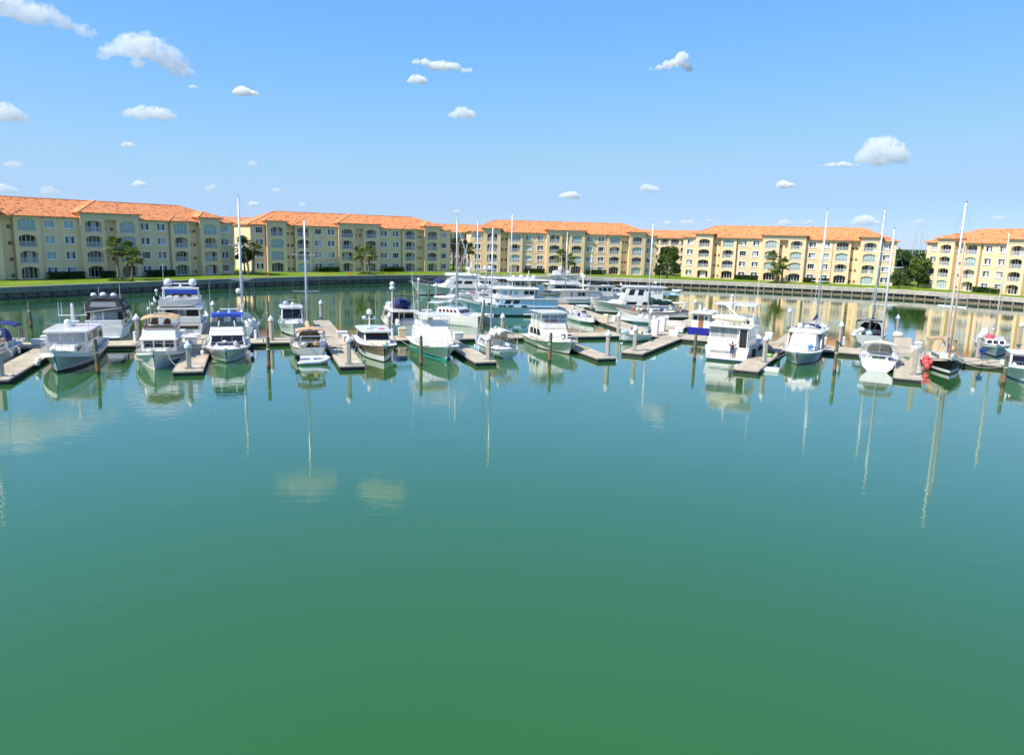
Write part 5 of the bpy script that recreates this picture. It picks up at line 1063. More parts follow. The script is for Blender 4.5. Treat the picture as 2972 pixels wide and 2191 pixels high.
# -- enclosed-bridge flybridge cruiser
b = Boat('sport_cruiser', 'cream-white cruiser with clear-curtained flybridge hardtop beside a timber pile', 'boat', 12.0, 4.1, V1n, stem=(1652, 1029), group=gh, sx=0.94, rake=.09)
b.hull(fb=(1.0, 1.0, 1.5), top=gelw, flare=.74, p=2.2, q=.62, bul=.08, bot=bottom, wl=.1, tr=.92, tm=.45, cap=gel)
b.block('foredeck_trunk', -.5, 3.4, 2.6, 1.0, 1.35, fr=.9, wf=.55, bevel=.1, m=gelw); b.block('cabin', -4.2, 1.7, 3.3, 1.0, 2.3, fr=1.5, tw=.92, wf=.95, bevel=.08, m=gelw); b.panes('stbd', 3, .12, .78, .35, .85, gap=.03, sk=.03); b.panes('port', 3, .12, .78, .35, .85, gap=.03, sk=.03)
b.block('flybridge', -3.6, .35, 3.1, 2.25, 3.0, fr=.45, tw=1.0, wf=.95, bevel=.08, m=gelw); b.block('bridge_enclosure', -3.4, .0, 3.0, 3.0, 3.95, fr=.2, tw=.97, m=vinyl, bevel=0); b.pane('front', .1, .34, .02, .22, teak, name='dash_panel'); b.pane('front', .38, .64, .02, .22, teak, name='dash_panel'); b.pane('front', .68, .92, .02, .22, greym, name='dash_panel')
b.posts((-3.4, -1.8, -.1), 3.02, 2.95, 4.0, .035, gel)
for y in (-.55, .55): b.post((.02, y, 2.95), (-.18, y, 4.0), .04, gel, 'enclosure_post')
b.slab('hardtop', -3.8, .25, 3.5, 4.05, .12, wf=.92, camber=.05); b.seat((-1.6, .4, 2.6)); b.rail(.2, h=.55); b.anchor(); b.whip((-2.5, -1.6, 2.6), 3.3, .02)
for x, y in ((2.3, .3), (2.6, .9)): q = MB(); q.box((x, y, 1.62), (.5, .35, .45)); q.build('crab_trap', rubber, b.root, bevel=.05)
b.lump('fender', (4.4, -.6, 1.7), (.2, .2, .28), white, seed=4); b15 = b
# -- big stern-in motor yacht
b = Boat('motor_yacht', 'big white motor yacht with a covered tender on deck and a lettered transom', 'yacht', 15.5, 4.7, V2, stern=(2106, 1047), group=gh, sx=0.8, rake=.08)
b.hull(fb=(1.5, 1.45, 1.9), flare=.9, tr=.96, p=2.6, q=.65, bul=.1, bot=bottom, wl=.08, tm=.5, trake=.0); S = -b.L / 2
b.platform(.75, .26, 1.05)
b.block('aft_cabin', S + .55, S + 6.0, 4.3, 1.4, 2.35, fr=0, tw=1.0, bevel=.05); b.block('saloon', S + .75, S + 8.5, 4.1, 2.34, 3.5, fr=1.2, tw=.98, bevel=.05); b.panes('aft', 3, .03, .70, .05, .88, gap=.015, m=curt); b.pane('aft', .335, .36, .05, .9, teak, name='curtain_gap', off=.03); b.pane('stbd', .12, .42, .15, .85, skyh); b.pane('stbd', .46, .8, .15, .85, lblue); b.pane('port', .12, .42, .15, .85); b.pane('port', .46, .8, .15, .85)
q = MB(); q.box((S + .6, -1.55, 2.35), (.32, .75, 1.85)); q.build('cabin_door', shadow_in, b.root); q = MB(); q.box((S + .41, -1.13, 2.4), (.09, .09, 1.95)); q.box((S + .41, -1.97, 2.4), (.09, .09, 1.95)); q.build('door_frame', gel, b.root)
b.slab('boat_deck', S + .1, S + 8.4, 4.75, 3.68, .2, wf=.92, camber=.05); b.block('bridge_coaming', S + 3.6, S + 8.0, 4.2, 3.68, 4.35, fr=.6, tw=.95, m=gelw); b.posts((S + 3.8, S + 6.6), 3.9, 3.7, 5.65, .05, gel); b.slab('hardtop', S + 3.1, S + 7.6, 4.4, 5.75, .14, wf=.95, camber=.08); b.post((S + 2.9, .3, 3.7), (S + 2.9, .3, 6.5), .12, gel, 'mast_pole'); b.post((S + 1.3, -1.5, 3.9), (S + 2.9, .9, 5.7), .10, gel, 'boat_crane'); b.dome((S + 2.9, .3, 6.7), .16, flat=.7); b.whip((S + 4, -2.1, 3.7), 5.4, .03); b.whip((S + 4.4, -2.15, 3.7), 5.2, .025); b.seat((S + 4.6, -1.0, 3.75)); b.seat((S + 4.6, .6, 3.75), cream)
q = MB(); q.path([(S + .2, -2.2, 3.75), (S + .2, -2.2, 4.4), (S + 3.6, -2.25, 4.4)], .025, 5)
for i in range(5): q.tube((S + .2 + i * .8, -2.2, 3.75), (S + .2 + i * .8, -2.2, 4.4), .015, .015, 4)
q.build('deck_rail', steel, b.root); b.rail(0, h=.8)
q = MB()
for sg in (-1, 1): q.tube((S, sg * 2.27, 1.2), (b.L * .2, sg * 2.38, 1.25), .05, .05, 5)
q.build('rub_rail', greym, b.root)
q = MB(); lp = []
for i in range(9):
    f = i / 8; y = lerp(-1.7, 1.95, f); k = (1 - (2 * abs(f - .42)) ** 3) if f < .9 else .35; k = max(.25, min(1, 1.15 - abs(f - .4) * 1.1)); lp.append([(S + 1.35 + math.cos(a) * .72 * k, y, 4.25 + math.sin(a) * (.5 if math.sin(a) > 0 else .36) * k + .12 * f) for a in [j * math.pi / 6 for j in range(12)]])
q.loft(lp); tn = q.build('cover', cream, None, smooth=True); tr_ = empty('covered_tender', (b.c.x, b.c.y, 0), b.rz, 'cream covered tender lying across the boat deck of the lettered yacht', 'dinghy', 'tenders and dinghies'); tr_.scale.x = b.sx; tn.parent = tr_; q = MB(); q.tube((S + 1.0, -1.72, 4.1), (S + 1.0, -1.95, 4.1), .2, .2, 10); q.build('fender', rubber, tr_); q = MB(); q.box((S + 1.35, -.8, 3.82), (.9, .12, .16)); q.box((S + 1.35, .9, 3.82), (.9, .12, .16)); q.build('chock', gel, tr_)
for sg in (-1,): b.fender(S + 2.2, sg, z=.8, r=.2, m=rubber, h=.9)
def lettering(text, size, loc, parent, m, rot):
    cu = bpy.data.curves.new('lettering', 'FONT'); cu.body = text; cu.size = size; cu.extrude = .006; cu.align_x = 'CENTER'; t_ = bpy.data.objects.new('lettering_tmp', cu); coll.objects.link(t_)
    me = bpy.data.meshes.new_from_object(t_.evaluated_get(bpy.context.evaluated_depsgraph_get())); bpy.data.objects.remove(t_); me.materials.clear(); me.materials.append(m)
    o = bpy.data.objects.new('lettering', me); coll.objects.link(o); o.parent = parent; o.location = loc; o.rotation_euler = rot; return o
letm = mat('lettering_grey', (0.16, 0.16, 0.15), .6); goldm = mat('emblem_gold', (.55, .42, .12), .5)
RT = (math.pi / 2, 0, -math.pi / 2)
lettering('NON', .36, (S - .06, 1.28, .80), b.root, letm, RT); lettering('STERN', .36, (S - .06, .02, .80), b.root, letm, RT)
q = MB(); q.loft([[(S - .05 - k, .72 + math.cos(j * .5236) * r, .90 + math.sin(j * .5236) * r) for j in range(12)] for k, r in ((-.01, .14), (.012, .14), (.012, .10), (-.01, .10))], caps=False); q.build('emblem', goldm, b.root)
b26 = b
# -- express cruiser
b = Boat('express_cruiser', 'white express cruiser with canvas-covered windscreen and twin domes on its arch', 'boat', 12.4, 4.1, V2n, stem=(2312, 1059), group=gh, sx=0.82, rake=.07)
b.hull(fb=(1.15, 1.2, 1.35), top=greyhull, stripe=gel, cap=gel, flare=.76, p=2.5, q=.6, bul=.06, bot=bottom, wl=.06, tr=.94, tm=.5)
b.block('foredeck', -1.0, 4.4, 3.2, 1.15, 1.6, fr=1.6, wf=.5, tw=.8, bevel=.15, seg=3); q = MB(); q.box((1.3, 0, 1.66), (.25, 1.9, .05)); q.build('deck_hatch', greym, b.root); b.block('windscreen_cover', -2.2, 1.4, 3.3, 1.25, 2.75, fr=1.5, tw=.84, wf=.86, m=wcanvas, bevel=.15, seg=3)
b.block('cockpit_side', -4.6, -1.4, 3.5, 1.2, 2.75, fr=.0, tw=.97, m=teak, bevel=.02); 
for sg in (-1, 1): b.post((-.6, sg * 1.72, 1.3), (-1.9, sg * 1.66, 2.9), .09, gel, 'arch_leg'); b.post((-4.4, sg * 1.72, 1.3), (-4.2, sg * 1.66, 2.9), .09, gel, 'arch_leg')
b.slab('hardtop', -5.0, -.6, 3.75, 2.95, .16, wf=.85, camber=.3, n=8); b.dome((-2.0, -.7, 3.5), .28); b.dome((-2.2, .05, 3.45), .28, flat=.7); b.canopy('rear_canopy', -5.6, -3.2, 2.6, 3.25, navy, arch=.25, drop=.05); q = MB(); q.tube((-3.2, .8, 3.2), (-3.2, .8, 3.9), .03, .03, 5); q.box((-3.2, .8, 3.9), (.1, .9, .06)); q.build('radar_bar', greym, b.root)
b.lump('blue_buoy', (2.6, .95, 1.72), (.3, .26, .24), mat('buoy_blue', (.02, .22, .66), .45), seed=7, nz=.05); b.lump('fender', (1.7, 1.25, 1.7), (.5, .14, .14), lblue, seed=8, nz=.03); b.rail(.5, h=.55); b.anchor(); b.fender(2.8, -1, z=.4, r=.17, m=rubber, h=.9); b.whip((-3.4, -1.7, 2.9), 2.2, .02)
b27 = b
# -- white sailboat stern towards the open water
b = Boat('sailboat', 'white sailboat with broad transom, cream canopy and green cockpit cover', 'sailboat', 11.8, 3.8, V2, stern=(2545, 1078), group=gh, sx=0.82, rake=.07)
mz = b.z_at(1.0, 2596, 665)
b.hull(sw=.72, fb=(1.15, 1.05, 1.3), tr=.80, flare=.82, p=2.0, q=.9, bot=bottom, boot=gel, wl=.06, trake=-.5, stripe=gel)
b.block('cabin_trunk', -1.2, 3.6, 2.4, .95, 1.5, fr=1.0, wf=.6); b.panes('port', 3, .1, .75, .3, .75); b.panes('stbd', 3, .1, .75, .3, .75); b.mast(1.0, 1.0, mz, .13, spreaders=(.4, .7), sw=1.2); b.boom(.9, -3.6, 2.25, cover=cream, fat=.2); b.furl(5.7, 1.4, 1.0, mz)
b.dodger(-2.5, -1.0, 2.4, 1.45, 2.4, cream); b.canopy('bimini', -4.7, -2.3, 3.0, 2.55, cream, arch=.22, drop=.22); b.bows((-4.6, -3.5, -2.4), 3.0, 1.1, 2.55, x_from=-3.6); q = MB(); q.box((-4.0, 0, .95), (2.6, 1.7, .5)); q.build('cockpit_well', deckm, b.root); q = MB(); q.box((-4.5, 0, 1.22), (1.5, 1.2, .05)); q.build('cockpit_cover', mat('green_canvas', (.01, .07, .06), .8), b.root)
q = MB(); q.tube((-5.0, -1.2, 1.5), (-5.0, 1.2, 1.5), .04, .04, 6); q.build('table_bar', white, b.root); b.rail(-5.7, 5.6, h=.62); b.lump('life_buoy', (-5.3, 1.35, 1.6), (.16, .3, .3), white, seed=9, nz=.05)
for y in (-1.0, 0, 1.0): q = MB(); q.box((-5.92, y, .85), (.03, .7, .05)); q.build('transom_step', cream, b.root)
b29 = b
# -- black-hulled ketch
b = Boat('ketch', 'black-hulled two-masted boat with white boot stripe and tan sprayhood', 'sailboat', 11.6, 3.6, Vector((-.36, -.93)), stem=(2756, 1088), group=gh, sx=0.76, rake=.06)
mz = b.z_at(.3, 2812, 590); mz2 = b.z_at(3.3, 2800, 700)
b.hull(sw=.5, fb=(1.2, 1.1, 1.75), top=blackh, stripe=gelw, cap=gelw, low=gel, lowz=.42, tr=.7, flare=.86, p=2.0, q=.85, bot=bottom, wl=.16, boot=blackh, deck=gelw)
b.block('cabin_trunk', -1.6, 2.8, 2.2, 1.0, 1.75, fr=.6, wf=.65, m=gelw); b.panes('port', 5, .1, .85, .35, .75, gap=.06); b.panes('stbd', 5, .1, .85, .35, .75, gap=.06); b.mast(.3, 1.0, mz, .12, m=gel, spreaders=(.4, .7), sw=1.2, rakeback=-.2)
spar = mat('wooden_spar', (.66, .43, .27), .5, var=.1, vscale=3); b.mast(3.3, 1.3, mz2, .11, m=spar, spreaders=(.55,), sw=.9, jib=True, back=False)
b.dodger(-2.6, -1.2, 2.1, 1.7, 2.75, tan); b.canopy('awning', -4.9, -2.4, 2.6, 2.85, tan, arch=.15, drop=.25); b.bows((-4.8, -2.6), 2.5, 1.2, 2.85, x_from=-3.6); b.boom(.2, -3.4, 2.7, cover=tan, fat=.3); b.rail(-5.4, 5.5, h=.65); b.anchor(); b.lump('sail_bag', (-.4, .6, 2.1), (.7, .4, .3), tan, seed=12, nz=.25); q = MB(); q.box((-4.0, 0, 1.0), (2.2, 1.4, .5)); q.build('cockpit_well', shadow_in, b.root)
redm = mat('red_buoy', (.72, .09, .10), .4)
for x, z, r in ((1.9, 1.15, .32), (2.2, .7, .36), (1.6, .8, .3), (2.5, .35, .33), (2.9, .85, .2)):
    w_ = b.bd(b.T(x)) + r; q = MB(); q.ball((x, -w_, z), (r, r, r * 1.15), 12, 8); q.tube((x, -w_, z + r), (x, -w_ + r, b.zs(b.T(x))), .02, .02, 4); q.build('round_fender', redm, b.root, smooth=True)
b30 = b
# -- leftmost sailboat with navy canopy
b = Boat('sailboat', 'white sailboat with navy canopy and sprayhood beyond the grey trawler finger', 'sailboat', 11.5, 3.6, V1n, stern=(50, 1000), group=gh, rake=.07)
b.c = Vector(Lf(-23.2, 78.5)); b.root.location = (b.c.x, b.c.y, 0)
b.hull(sw=.5, fb=(1.15, 1.0, 1.35), tr=.74, flare=.85, p=2.0, q=.9, bot=bottom, boot=gel, wl=.08); b.block('cabin_trunk', -1.2, 3.4, 2.3, .9, 1.45, fr=.9, wf=.6); b.panes('port', 4, .1, .8, .3, .75); b.panes('stbd', 4, .1, .8, .3, .75); b.mast(.8, .9, 16.5, .1, spreaders=(.4, .7)); b.boom(.7, -3.2, 2.3, cover=navy)
b.dodger(-2.4, -.8, 2.3, 1.4, 2.5, navy); b.canopy('bimini', -4.9, -2.3, 2.8, 2.75, navy, arch=.2, drop=.15); b.bows((-4.8, -3.6, -2.4), 2.8, 1.1, 2.75, x_from=-3.6); b.rail(-5.5, 5.4, h=.62); b.lump('sail_bag', (-.4, .7, 1.6), (.8, .35, .25), tan, seed=14, nz=.2); b.fender(-1, 1); b.fender(1, 1); q = MB(); q.box((-3.8, 0, .9), (2.4, 1.5, .45)); q.build('cockpit_well', deckm, b.root)
q = MB(); q.tube((-5.4, 1.2, 1.2), (-5.4, 1.2, 2.1), .05, .05, 6); q.box((-5.4, 1.2, 1.95), (.2, .3, .5)); q.build('stern_motor', teak, b.root)
# -- white bow at the far end of the row
b = Boat('cruiser', 'white cruiser bow showing past the timber pile of the black ketch line', 'boat', 11.5, 3.9, V2n, stem=(2990, 1116), group=gh, sx=0.8, rake=.08)
b.hull(fb=(1.1, 1.1, 1.5), flare=.75, p=2.3, q=.65, bul=.1, bot=bottomb, boot=bottomb, wl=.12); b.block('cabin', -4, 1.5, 3.0, 1.1, 2.3, fr=1.1); b.pane('front', .05, .95, .2, .9); b.panes('stbd', 3, .1, .85, .3, .85); b.slab('hardtop', -4.2, .6, 3.2, 2.4, .1); b.rail(.3, h=.6); b.anchor(); b.lump('fender', (2.2, -1.2, 1.4), (.2, .2, .3), white, seed=5)
b32 = b
# ------------------------------------------------------------------ boats: behind the walkways
# -- black-canopied aft-cabin yacht
b = Boat('motor_yacht', 'white motor yacht with black canvas bridge enclosure beyond the grey trawler', 'yacht', 12.5, 4.1, V1, stern=(302, 987), group=gh, rake=.08)
b.hull(fb=(1.35, 1.25, 1.6), flare=.84, tr=.93, p=2.4, q=.65, bul=.1, bot=bottom, boot=navyh, wl=.08, stripe=gel); S = -b.L / 2
b.block('aft_cabin', S + .4, S + 4.2, 3.7, 1.25, 2.1, fr=0, tw=.97); b.pane('stbd', .55, .85, .3, .75); b.pane('port', .55, .85, .3, .75); b.block('enclosure', S + .9, S + 4.4, 3.5, 2.1, 3.35, fr=.2, ar=.15, tw=.92, m=vinyl, bevel=0); b.pane('aft', .0, .1, 0, 1, black, name='canvas_edge'); b.pane('aft', .9, 1, 0, 1, black, name='canvas_edge'); b.pane('aft', .45, .5, 0, 1, white, name='canvas_edge'); b.pane('stbd', 0, .3, 0, 1, black, name='canvas_panel'); b.pane('stbd', .75, 1, 0, 1, black, name='canvas_panel')
b.block('bridge_skirt', S + .5, S + 5.6, 4.15, 3.0, 4.25, fr=.9, ar=.8, tw=.74, m=black); b.pane('aft', .14, .86, .42, .82, vinyl, name='window_strip', off=.03); b.pane('stbd', .3, .8, .3, .75, vinyl, name='window_strip', off=.03); b.canopy('canopy', S + 1.3, S + 4.8, 3.1, 4.3, black, arch=.12, drop=.1, dropf=.08); b.canopy('forward_canopy', S + 4.8, S + 6.6, 2.6, 4.45, black, arch=.1, drop=.06)
b.block('house', S + 4.0, S + 8.6, 3.4, 1.3, 2.5, fr=1.2); b.panes('stbd', 2, .1, .8, .35, .85); b.panes('port', 2, .1, .8, .35, .85)
for x, y, r in ((S + 2.1, -.9, .3), (S + 2.6, .2, .34), (S + 2.3, 1.1, .3)): b.dome((x, y, 4.75), r, flat=.75)
b.whip((S + 3, -1.4, 4.3), 1.6, .03); b.whip((S + 3, .7, 4.4), 1.2, .025); b.rail(-1, h=.7); b.anchor(); b.platform(.7, .3); b.lump('bow_crewbag', (5.4, 0, 1.9), (.2, .25, .35), rubber, seed=3)
q = MB(); q.path([(S + .8, -1.9, 3.5), (S - .3, -1.6, 3.5), (S + .2, 1.7, 3.0)], .03, 5); q.build('boarding_rail', steel, b.root)
# -- blue-arch flybridge yacht
b = Boat('motor_yacht', 'large white flybridge yacht with blue arch canvas, two satellite domes and a skiff on deck', 'yacht', 16, 4.9, V1, stern=(525, 984), group=gh, rake=.08)
b.hull(fb=(1.75, 1.6, 2.1), flare=.88, tr=.95, p=2.5, q=.65, bul=.1, bot=bottom, wl=.1, tm=.5); S = -b.L / 2; b.platform(.9, .35)
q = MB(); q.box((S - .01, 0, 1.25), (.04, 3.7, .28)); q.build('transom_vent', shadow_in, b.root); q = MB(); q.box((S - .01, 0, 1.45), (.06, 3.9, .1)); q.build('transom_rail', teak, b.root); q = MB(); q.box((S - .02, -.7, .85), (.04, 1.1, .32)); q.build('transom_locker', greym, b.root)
q = MB(); q.box((S + .1, 0, 2.15), (.16, 4.3, .75)); q.build('aft_bulwark', gel, b.root, bevel=.05); b.block('saloon', S + 1.6, S + 9.5, 4.2, 1.6, 3.35, fr=1.6, tw=.95); b.pane('aft', .1, .42, .02, .95, shadow_in, name='saloon_door'); b.pane('aft', .45, .6, .1, .9, curt); b.pane('aft', .64, .95, .3, .9, glass); b.panes('stbd', 3, .1, .8, .4, .85); b.panes('port', 3, .1, .8, .4, .85)
for y in (-2.1, 2.1): b.post((S + .3, y, 1.7), (S + .3, y, 3.4), .06, gel)
q = MB(); q.loft([[(S + 1.0, y, z) for y, z in ((.3, 1.8), (.8, 1.8), (.8, 3.3), (.3, 3.3))], [(S + 1.3, y, z) for y, z in ((.3, 1.8), (.8, 1.8), (.8, 3.3), (.3, 3.3))]]); q.build('cockpit_seat', navy, b.root)
for i in range(4): q = MB(); q.box((S + 1.4 - .12 * i, .55, 1.9 + .35 * i), (.3, .7, .06)); q.build('bridge_step', greym, b.root)
b.slab('bridge_deck', S + .2, S + 9, 4.7, 3.45, .2, wf=.9); b.block('flybridge', S + 3.2, S + 8.6, 4.0, 3.45, 4.3, fr=1.0, tw=.95); q = MB(); q.box((S + 7.4, 0, 4.5), (.06, 3.2, .35)); q.build('bridge_screen', tint, b.root)
for sg in (-1, 1): b.post((S + 3.6, sg * 2.0, 3.5), (S + 3.0, sg * 1.75, 5.5), .14, gel, 'arch_leg')
b.slab('radar_arch', S + 2.6, S + 3.5, 3.9, 5.55, .22, wf=1, camber=.1); b.canopy('arch_canvas', S + 2.4, S + 3.0, 3.5, 5.25, blue, arch=.1, drop=.4, dropf=.42)
b.dome((S + 3.0, 1.3, 6.15), .42); b.dome((S + 3.0, -1.3, 6.15), .42); b.radar((S + 3.0, 0, 5.65), 1.8); b.dome((S + 1.5, 2.3, 4.35), .45); b.post((S + 1.5, 2.3, 3.5), (S + 1.5, 2.3, 4.0), .1, gel); b.whip((S + 1.6, 1.6, 3.5), 4.9, .035); b.dome((S + 1.6, 2.4, 5.3), .16); b.post((S + 1.6, 2.4, 4.7), (S + 1.6, 2.4, 5.2), .05, gel); b.rail(0, h=.8); b.anchor()
for y in (-.7, .2, .9): q = MB(); q.box((S + 5.2, y, 4.6), (.5, .5, .5)); q.build('helm_seat', rubber, b.root, bevel=.06)
sk = empty('deck_skiff', (b.w(S + 1.1, 0, 3.55)), b.rz + math.pi / 2 + math.pi, 'small white skiff lying across the deck of the blue-arch yacht', 'dinghy', 'tenders and dinghies')
def small_hull(o, L, B, H, m=gel, inner=deckm, z0=0.0, low=None):
    q = MB(); rows = []
    for i in range(11):
        t = i / 10; w_ = B / 2 * (max(0, 1 - max(0, (t - .4) / .6) ** 2.4) ** .75 if t > .4 else .9 + .1 * t / .4) + .005; x = L * (t - .5); z = H * (1 + .3 * t * t); k = max(0, (t - .6) / .4)
        rows.append([(x, w_ - .07, z), (x, w_, z), (x - .08 * L * k, w_ * (.93 - .2 * k), z * .45), (x - .12 * L * k, w_ * (.82 - .35 * k), .08), (x - .16 * L * k, 0, -.08)])
    for i in range(10):
        for j in range(4):
            for sg in (1, -1): q.poly([(a[0], a[1] * sg, a[2] + z0) for a in (rows[i][j], rows[i + 1][j], rows[i + 1][j + 1], rows[i][j + 1])], 0 if j < 2 else 1)
    r0 = rows[0]; q.poly([(a[0], a[1], a[2] + z0) for a in r0] + [(a[0], -a[1], a[2] + z0) for a in reversed(r0)], 0); q.build('hull', [m, low or m], o)
    q = MB()
    for i in range(10): a, c = rows[i][0], rows[i + 1][0]; zz = .4 * H; q.poly([(a[0], a[1], a[2] + z0), (c[0], c[1], c[2] + z0), (c[0], c[1], zz + z0), (a[0], a[1], zz + z0)]); q.poly([(a[0], -a[1], a[2] + z0), (c[0], -c[1], c[2] + z0), (c[0], -c[1], zz + z0), (a[0], -a[1], zz + z0)]); q.poly([(a[0], a[1], zz + z0), (c[0], c[1], zz + z0), (c[0], -c[1], zz + z0), (a[0], -a[1], zz + z0)])
    q.build('floor', inner, o)
small_hull(sk, 4.3, 1.7, .75); q = MB(); q.box((-.3, 0, .8), (.5, .7, .8)); q.build('console', white, sk, bevel=.05); q = MB(); q.box((-.05, 0, 1.35), (.04, .7, .35)); q.build('windscreen', tint, sk); outboard(sk, (-2.2, 0, .6), rubber)
# -- white ketch beyond the blue-topped cruiser
b = Boat('ketch', 'white two-masted sailboat moored beyond the blue-topped cruiser', 'sailboat', 13, 3.9, V1, stern=(704, 981), group=gh, rake=.09); mz = b.z_at(1.8, 676, 573); mz2 = b.z_at(-3.8, 673, 702)
b.hull(sw=.55, fb=(1.3, 1.1, 1.5), tr=.6, flare=.85, p=1.9, q=.95, bot=bottom, boot=navyh, wl=.1); b.block('cabin_trunk', -2.2, 4.0, 2.5, 1.0, 1.7, fr=.8, wf=.6); b.panes('port', 4, .1, .8, .3, .75); b.panes('stbd', 4, .1, .8, .3, .75); b.mast(1.8, 1, mz, .13, spreaders=(.35, .62, .82), sw=1.4); b.mast(-3.8, 1, mz2, .10, spreaders=(.55,), sw=1.0, jib=False, back=False); b.boom(1.7, -2.6, 2.7, cover=sail, fat=.28); b.boom(-3.9, -6.2, 2.6, cover=sail, fat=.2); b.furl(6.2, 1.6, 1.9, mz)
b.dodger(-3.4, -2.0, 2.4, 1.6, 2.6, lblue); b.rail(-6.3, 6.2, h=.65); q = MB(); q.box((-4.9, 0, 1.0), (2.4, 1.7, .5)); q.build('cockpit_well', deckm, b.root); b.lump('stern_gear', (-5.6, -.8, 1.7), (.4, .5, .4), white, seed=4); b.lump('stern_gear', (-5.5, .7, 1.6), (.4, .4, .35), lblue, seed=5); b.dome((-3.75, .3, 5.2), .3); b.whip((-5.8, 1.4, 1.3), 2.6, .03)
bk = b
# -- dark-windscreen pilothouse boat, bow-in to the walkway
b = Boat('pilothouse_boat', 'white pilothouse boat with a large dark windscreen nosed up to the walkway', 'boat', 9.0, 3.2, V1n, stem=(853, 976), group=gh, rake=.06)
b.hull(fb=(1.1, 1.15, 1.6), flare=.8, p=2.4, q=.65, bul=.15, bot=bottom, wl=.14, tr=.92); b.block('trunk', -.2, 2.6, 2.2, 1.1, 1.6, fr=.6, wf=.6); b.block('pilothouse', -3.0, 1.0, 2.75, 1.1, 3.0, fr=.75, tw=.92, wf=.95, bevel=.1); b.pane('front', .06, .94, .32, .92, glass, name='windscreen'); b.panes('stbd', 2, .1, .9, .45, .88); b.panes('port', 2, .1, .9, .45, .88); b.slab('roof', -3.6, .55, 2.85, 3.1, .16, wf=.9, camber=.12); q = MB(); q.path([(-1.6, -.6, 3.2), (-1.8, -.5, 3.8), (-1.8, .5, 3.8), (-1.6, .6, 3.2)], .03, 5); q.box((-1.8, 0, 3.85), (.2, 1.1, .06)); q.build('light_bar', steel, b.root); b.dome((-1.2, .2, 3.4), .2); b.lump('roof_gear', (-2.0, -.6, 3.4), (.5, .4, .3), greym, seed=5, nz=.3); b.rail(0, h=.6); b.whip((-3.2, -1.2, 1.6), 2.3, .03); b.whip((-3.2, 1.2, 1.6), 2.1, .03); b.fender(.5, 1, r=.15)
# -- navy-covered trawler
b = Boat('trawler', 'white trawler with a bundled navy bridge cover and open aft cockpit', 'boat', 12, 4.0, V1, stern=(1180, 971), group=gh, rake=.07)
b.hull(fb=(1.15, 1.1, 1.7), top=gel, low=navyh, lowz=.75, flare=.86, tr=.92, p=2.5, q=.65, bul=.2, bot=bottom, wl=.12); S = -b.L / 2; b.block('deckhouse', S + 2.2, S + 8, 3.3, 1.0, 2.7, fr=.6, tw=.95, m=gelw); b.pane('aft', .08, .3, .05, .9, shadow_in, name='cabin_door'); b.pane('aft', .36, .5, .25, .85, glass); b.pane('aft', .56, .9, .3, .85, glass); b.panes('stbd', 3, .1, .85, .45, .85); b.panes('port', 3, .1, .85, .45, .85, m=glass); b.slab('bridge_deck', S + .6, S + 8, 3.6, 2.8, .12, wf=.9, m=gelw); b.posts((S + .8,), 3.3, 1.1, 2.8, .04, gel)
b.block('flybridge', S + 4.6, S + 7.6, 2.9, 2.8, 3.5, fr=.5); b.lump('bridge_cover', (S + 4.4, -.1, 3.4), (1.2, 1.25, .75), navy, seed=6, nz=.22); q = MB(); q.tube((S + 3.0, 1.25, 2.8), (S + 3.0, 1.25, 5.4), .09, .07, 8); q.build('mast', gel, b.root); b.dome((S + 3.0, 1.25, 5.55), .36, flat=.7); b.dome((S + 3.0, 1.25, 6.05), .3); b.canopy('rear_bimini', S + 2.0, S + 3.0, 2.4, 4.55, black, arch=.06, drop=.05); b.posts((S + 2.2,), 2.3, 2.8, 4.5, .025); b.rail(0, h=.7); b.anchor(); q = MB(); q.box((S + 1.2, -.3, 1.5), (.8, 1.5, .8)); q.build('cockpit_locker', greym, b.root, bevel=.05); b.lump('cockpit_gear', (S + 1.0, .9, 1.4), (.4, .35, .5), white, seed=2); b.lump('cockpit_gear', (S + .9, -1.4, 1.4), (.35, .3, .5), white, seed=3)
# -- sailing catamaran
b = Boat('catamaran', 'white sailing catamaran with a row of red-tinted cabin windows', 'sailboat', 12.5, 6.4, Vector((.86, -.5)), at=P(1326, 938)[:2], group=gh, rake=.05, sx=.78); b.root.scale = (.78, .85, .92); mz = b.z_at(-.2, 1328, 628)
b.zs = lambda t: 1.35 + .25 * t; b.bd = lambda t: 3.2 * (1 - max(0, (t - .75) / .25) ** 3 * .3)
for sg in (-1, 1):
    q = MB(); rows = []
    for i in range(13):
        t = i / 12; w_ = .78 * (1 - max(0, (t - .45) / .55) ** 2.2) ** .8 * (.9 if t < .1 else 1) + .02; x = b.L * (t - .5); z = 1.35 + .3 * t; rows.append([(x, sg * 2.4 + a * w_ * k, zz) for a, k, zz in ((-1, 1, z), (-1, .95, .6), (-1, .8, .08), (0, 0, -.4), (1, .8, .08), (1, .95, .6), (1, 1, z))])
    q.loft(rows); q.build('hull', gel, b.root)
b.block('bridge_deck', -4.8, 2.6, 4.0, .75, 1.45, fr=.3, tw=1.0, bevel=.1); b.block('cabin', -3.0, 2.2, 4.6, 1.45, 2.5, fr=1.2, tw=.82, wf=.8, bevel=.15, seg=3); redg = mat('red_glass', (.12, .012, .02), .1, spec=.7); b.panes('stbd', 5, .12, .9, .3, .72, gap=.05, m=redg); b.panes('port', 5, .12, .9, .3, .72, gap=.05, m=redg); b.panes('front', 4, .08, .92, .25, .7, gap=.03, m=glass)
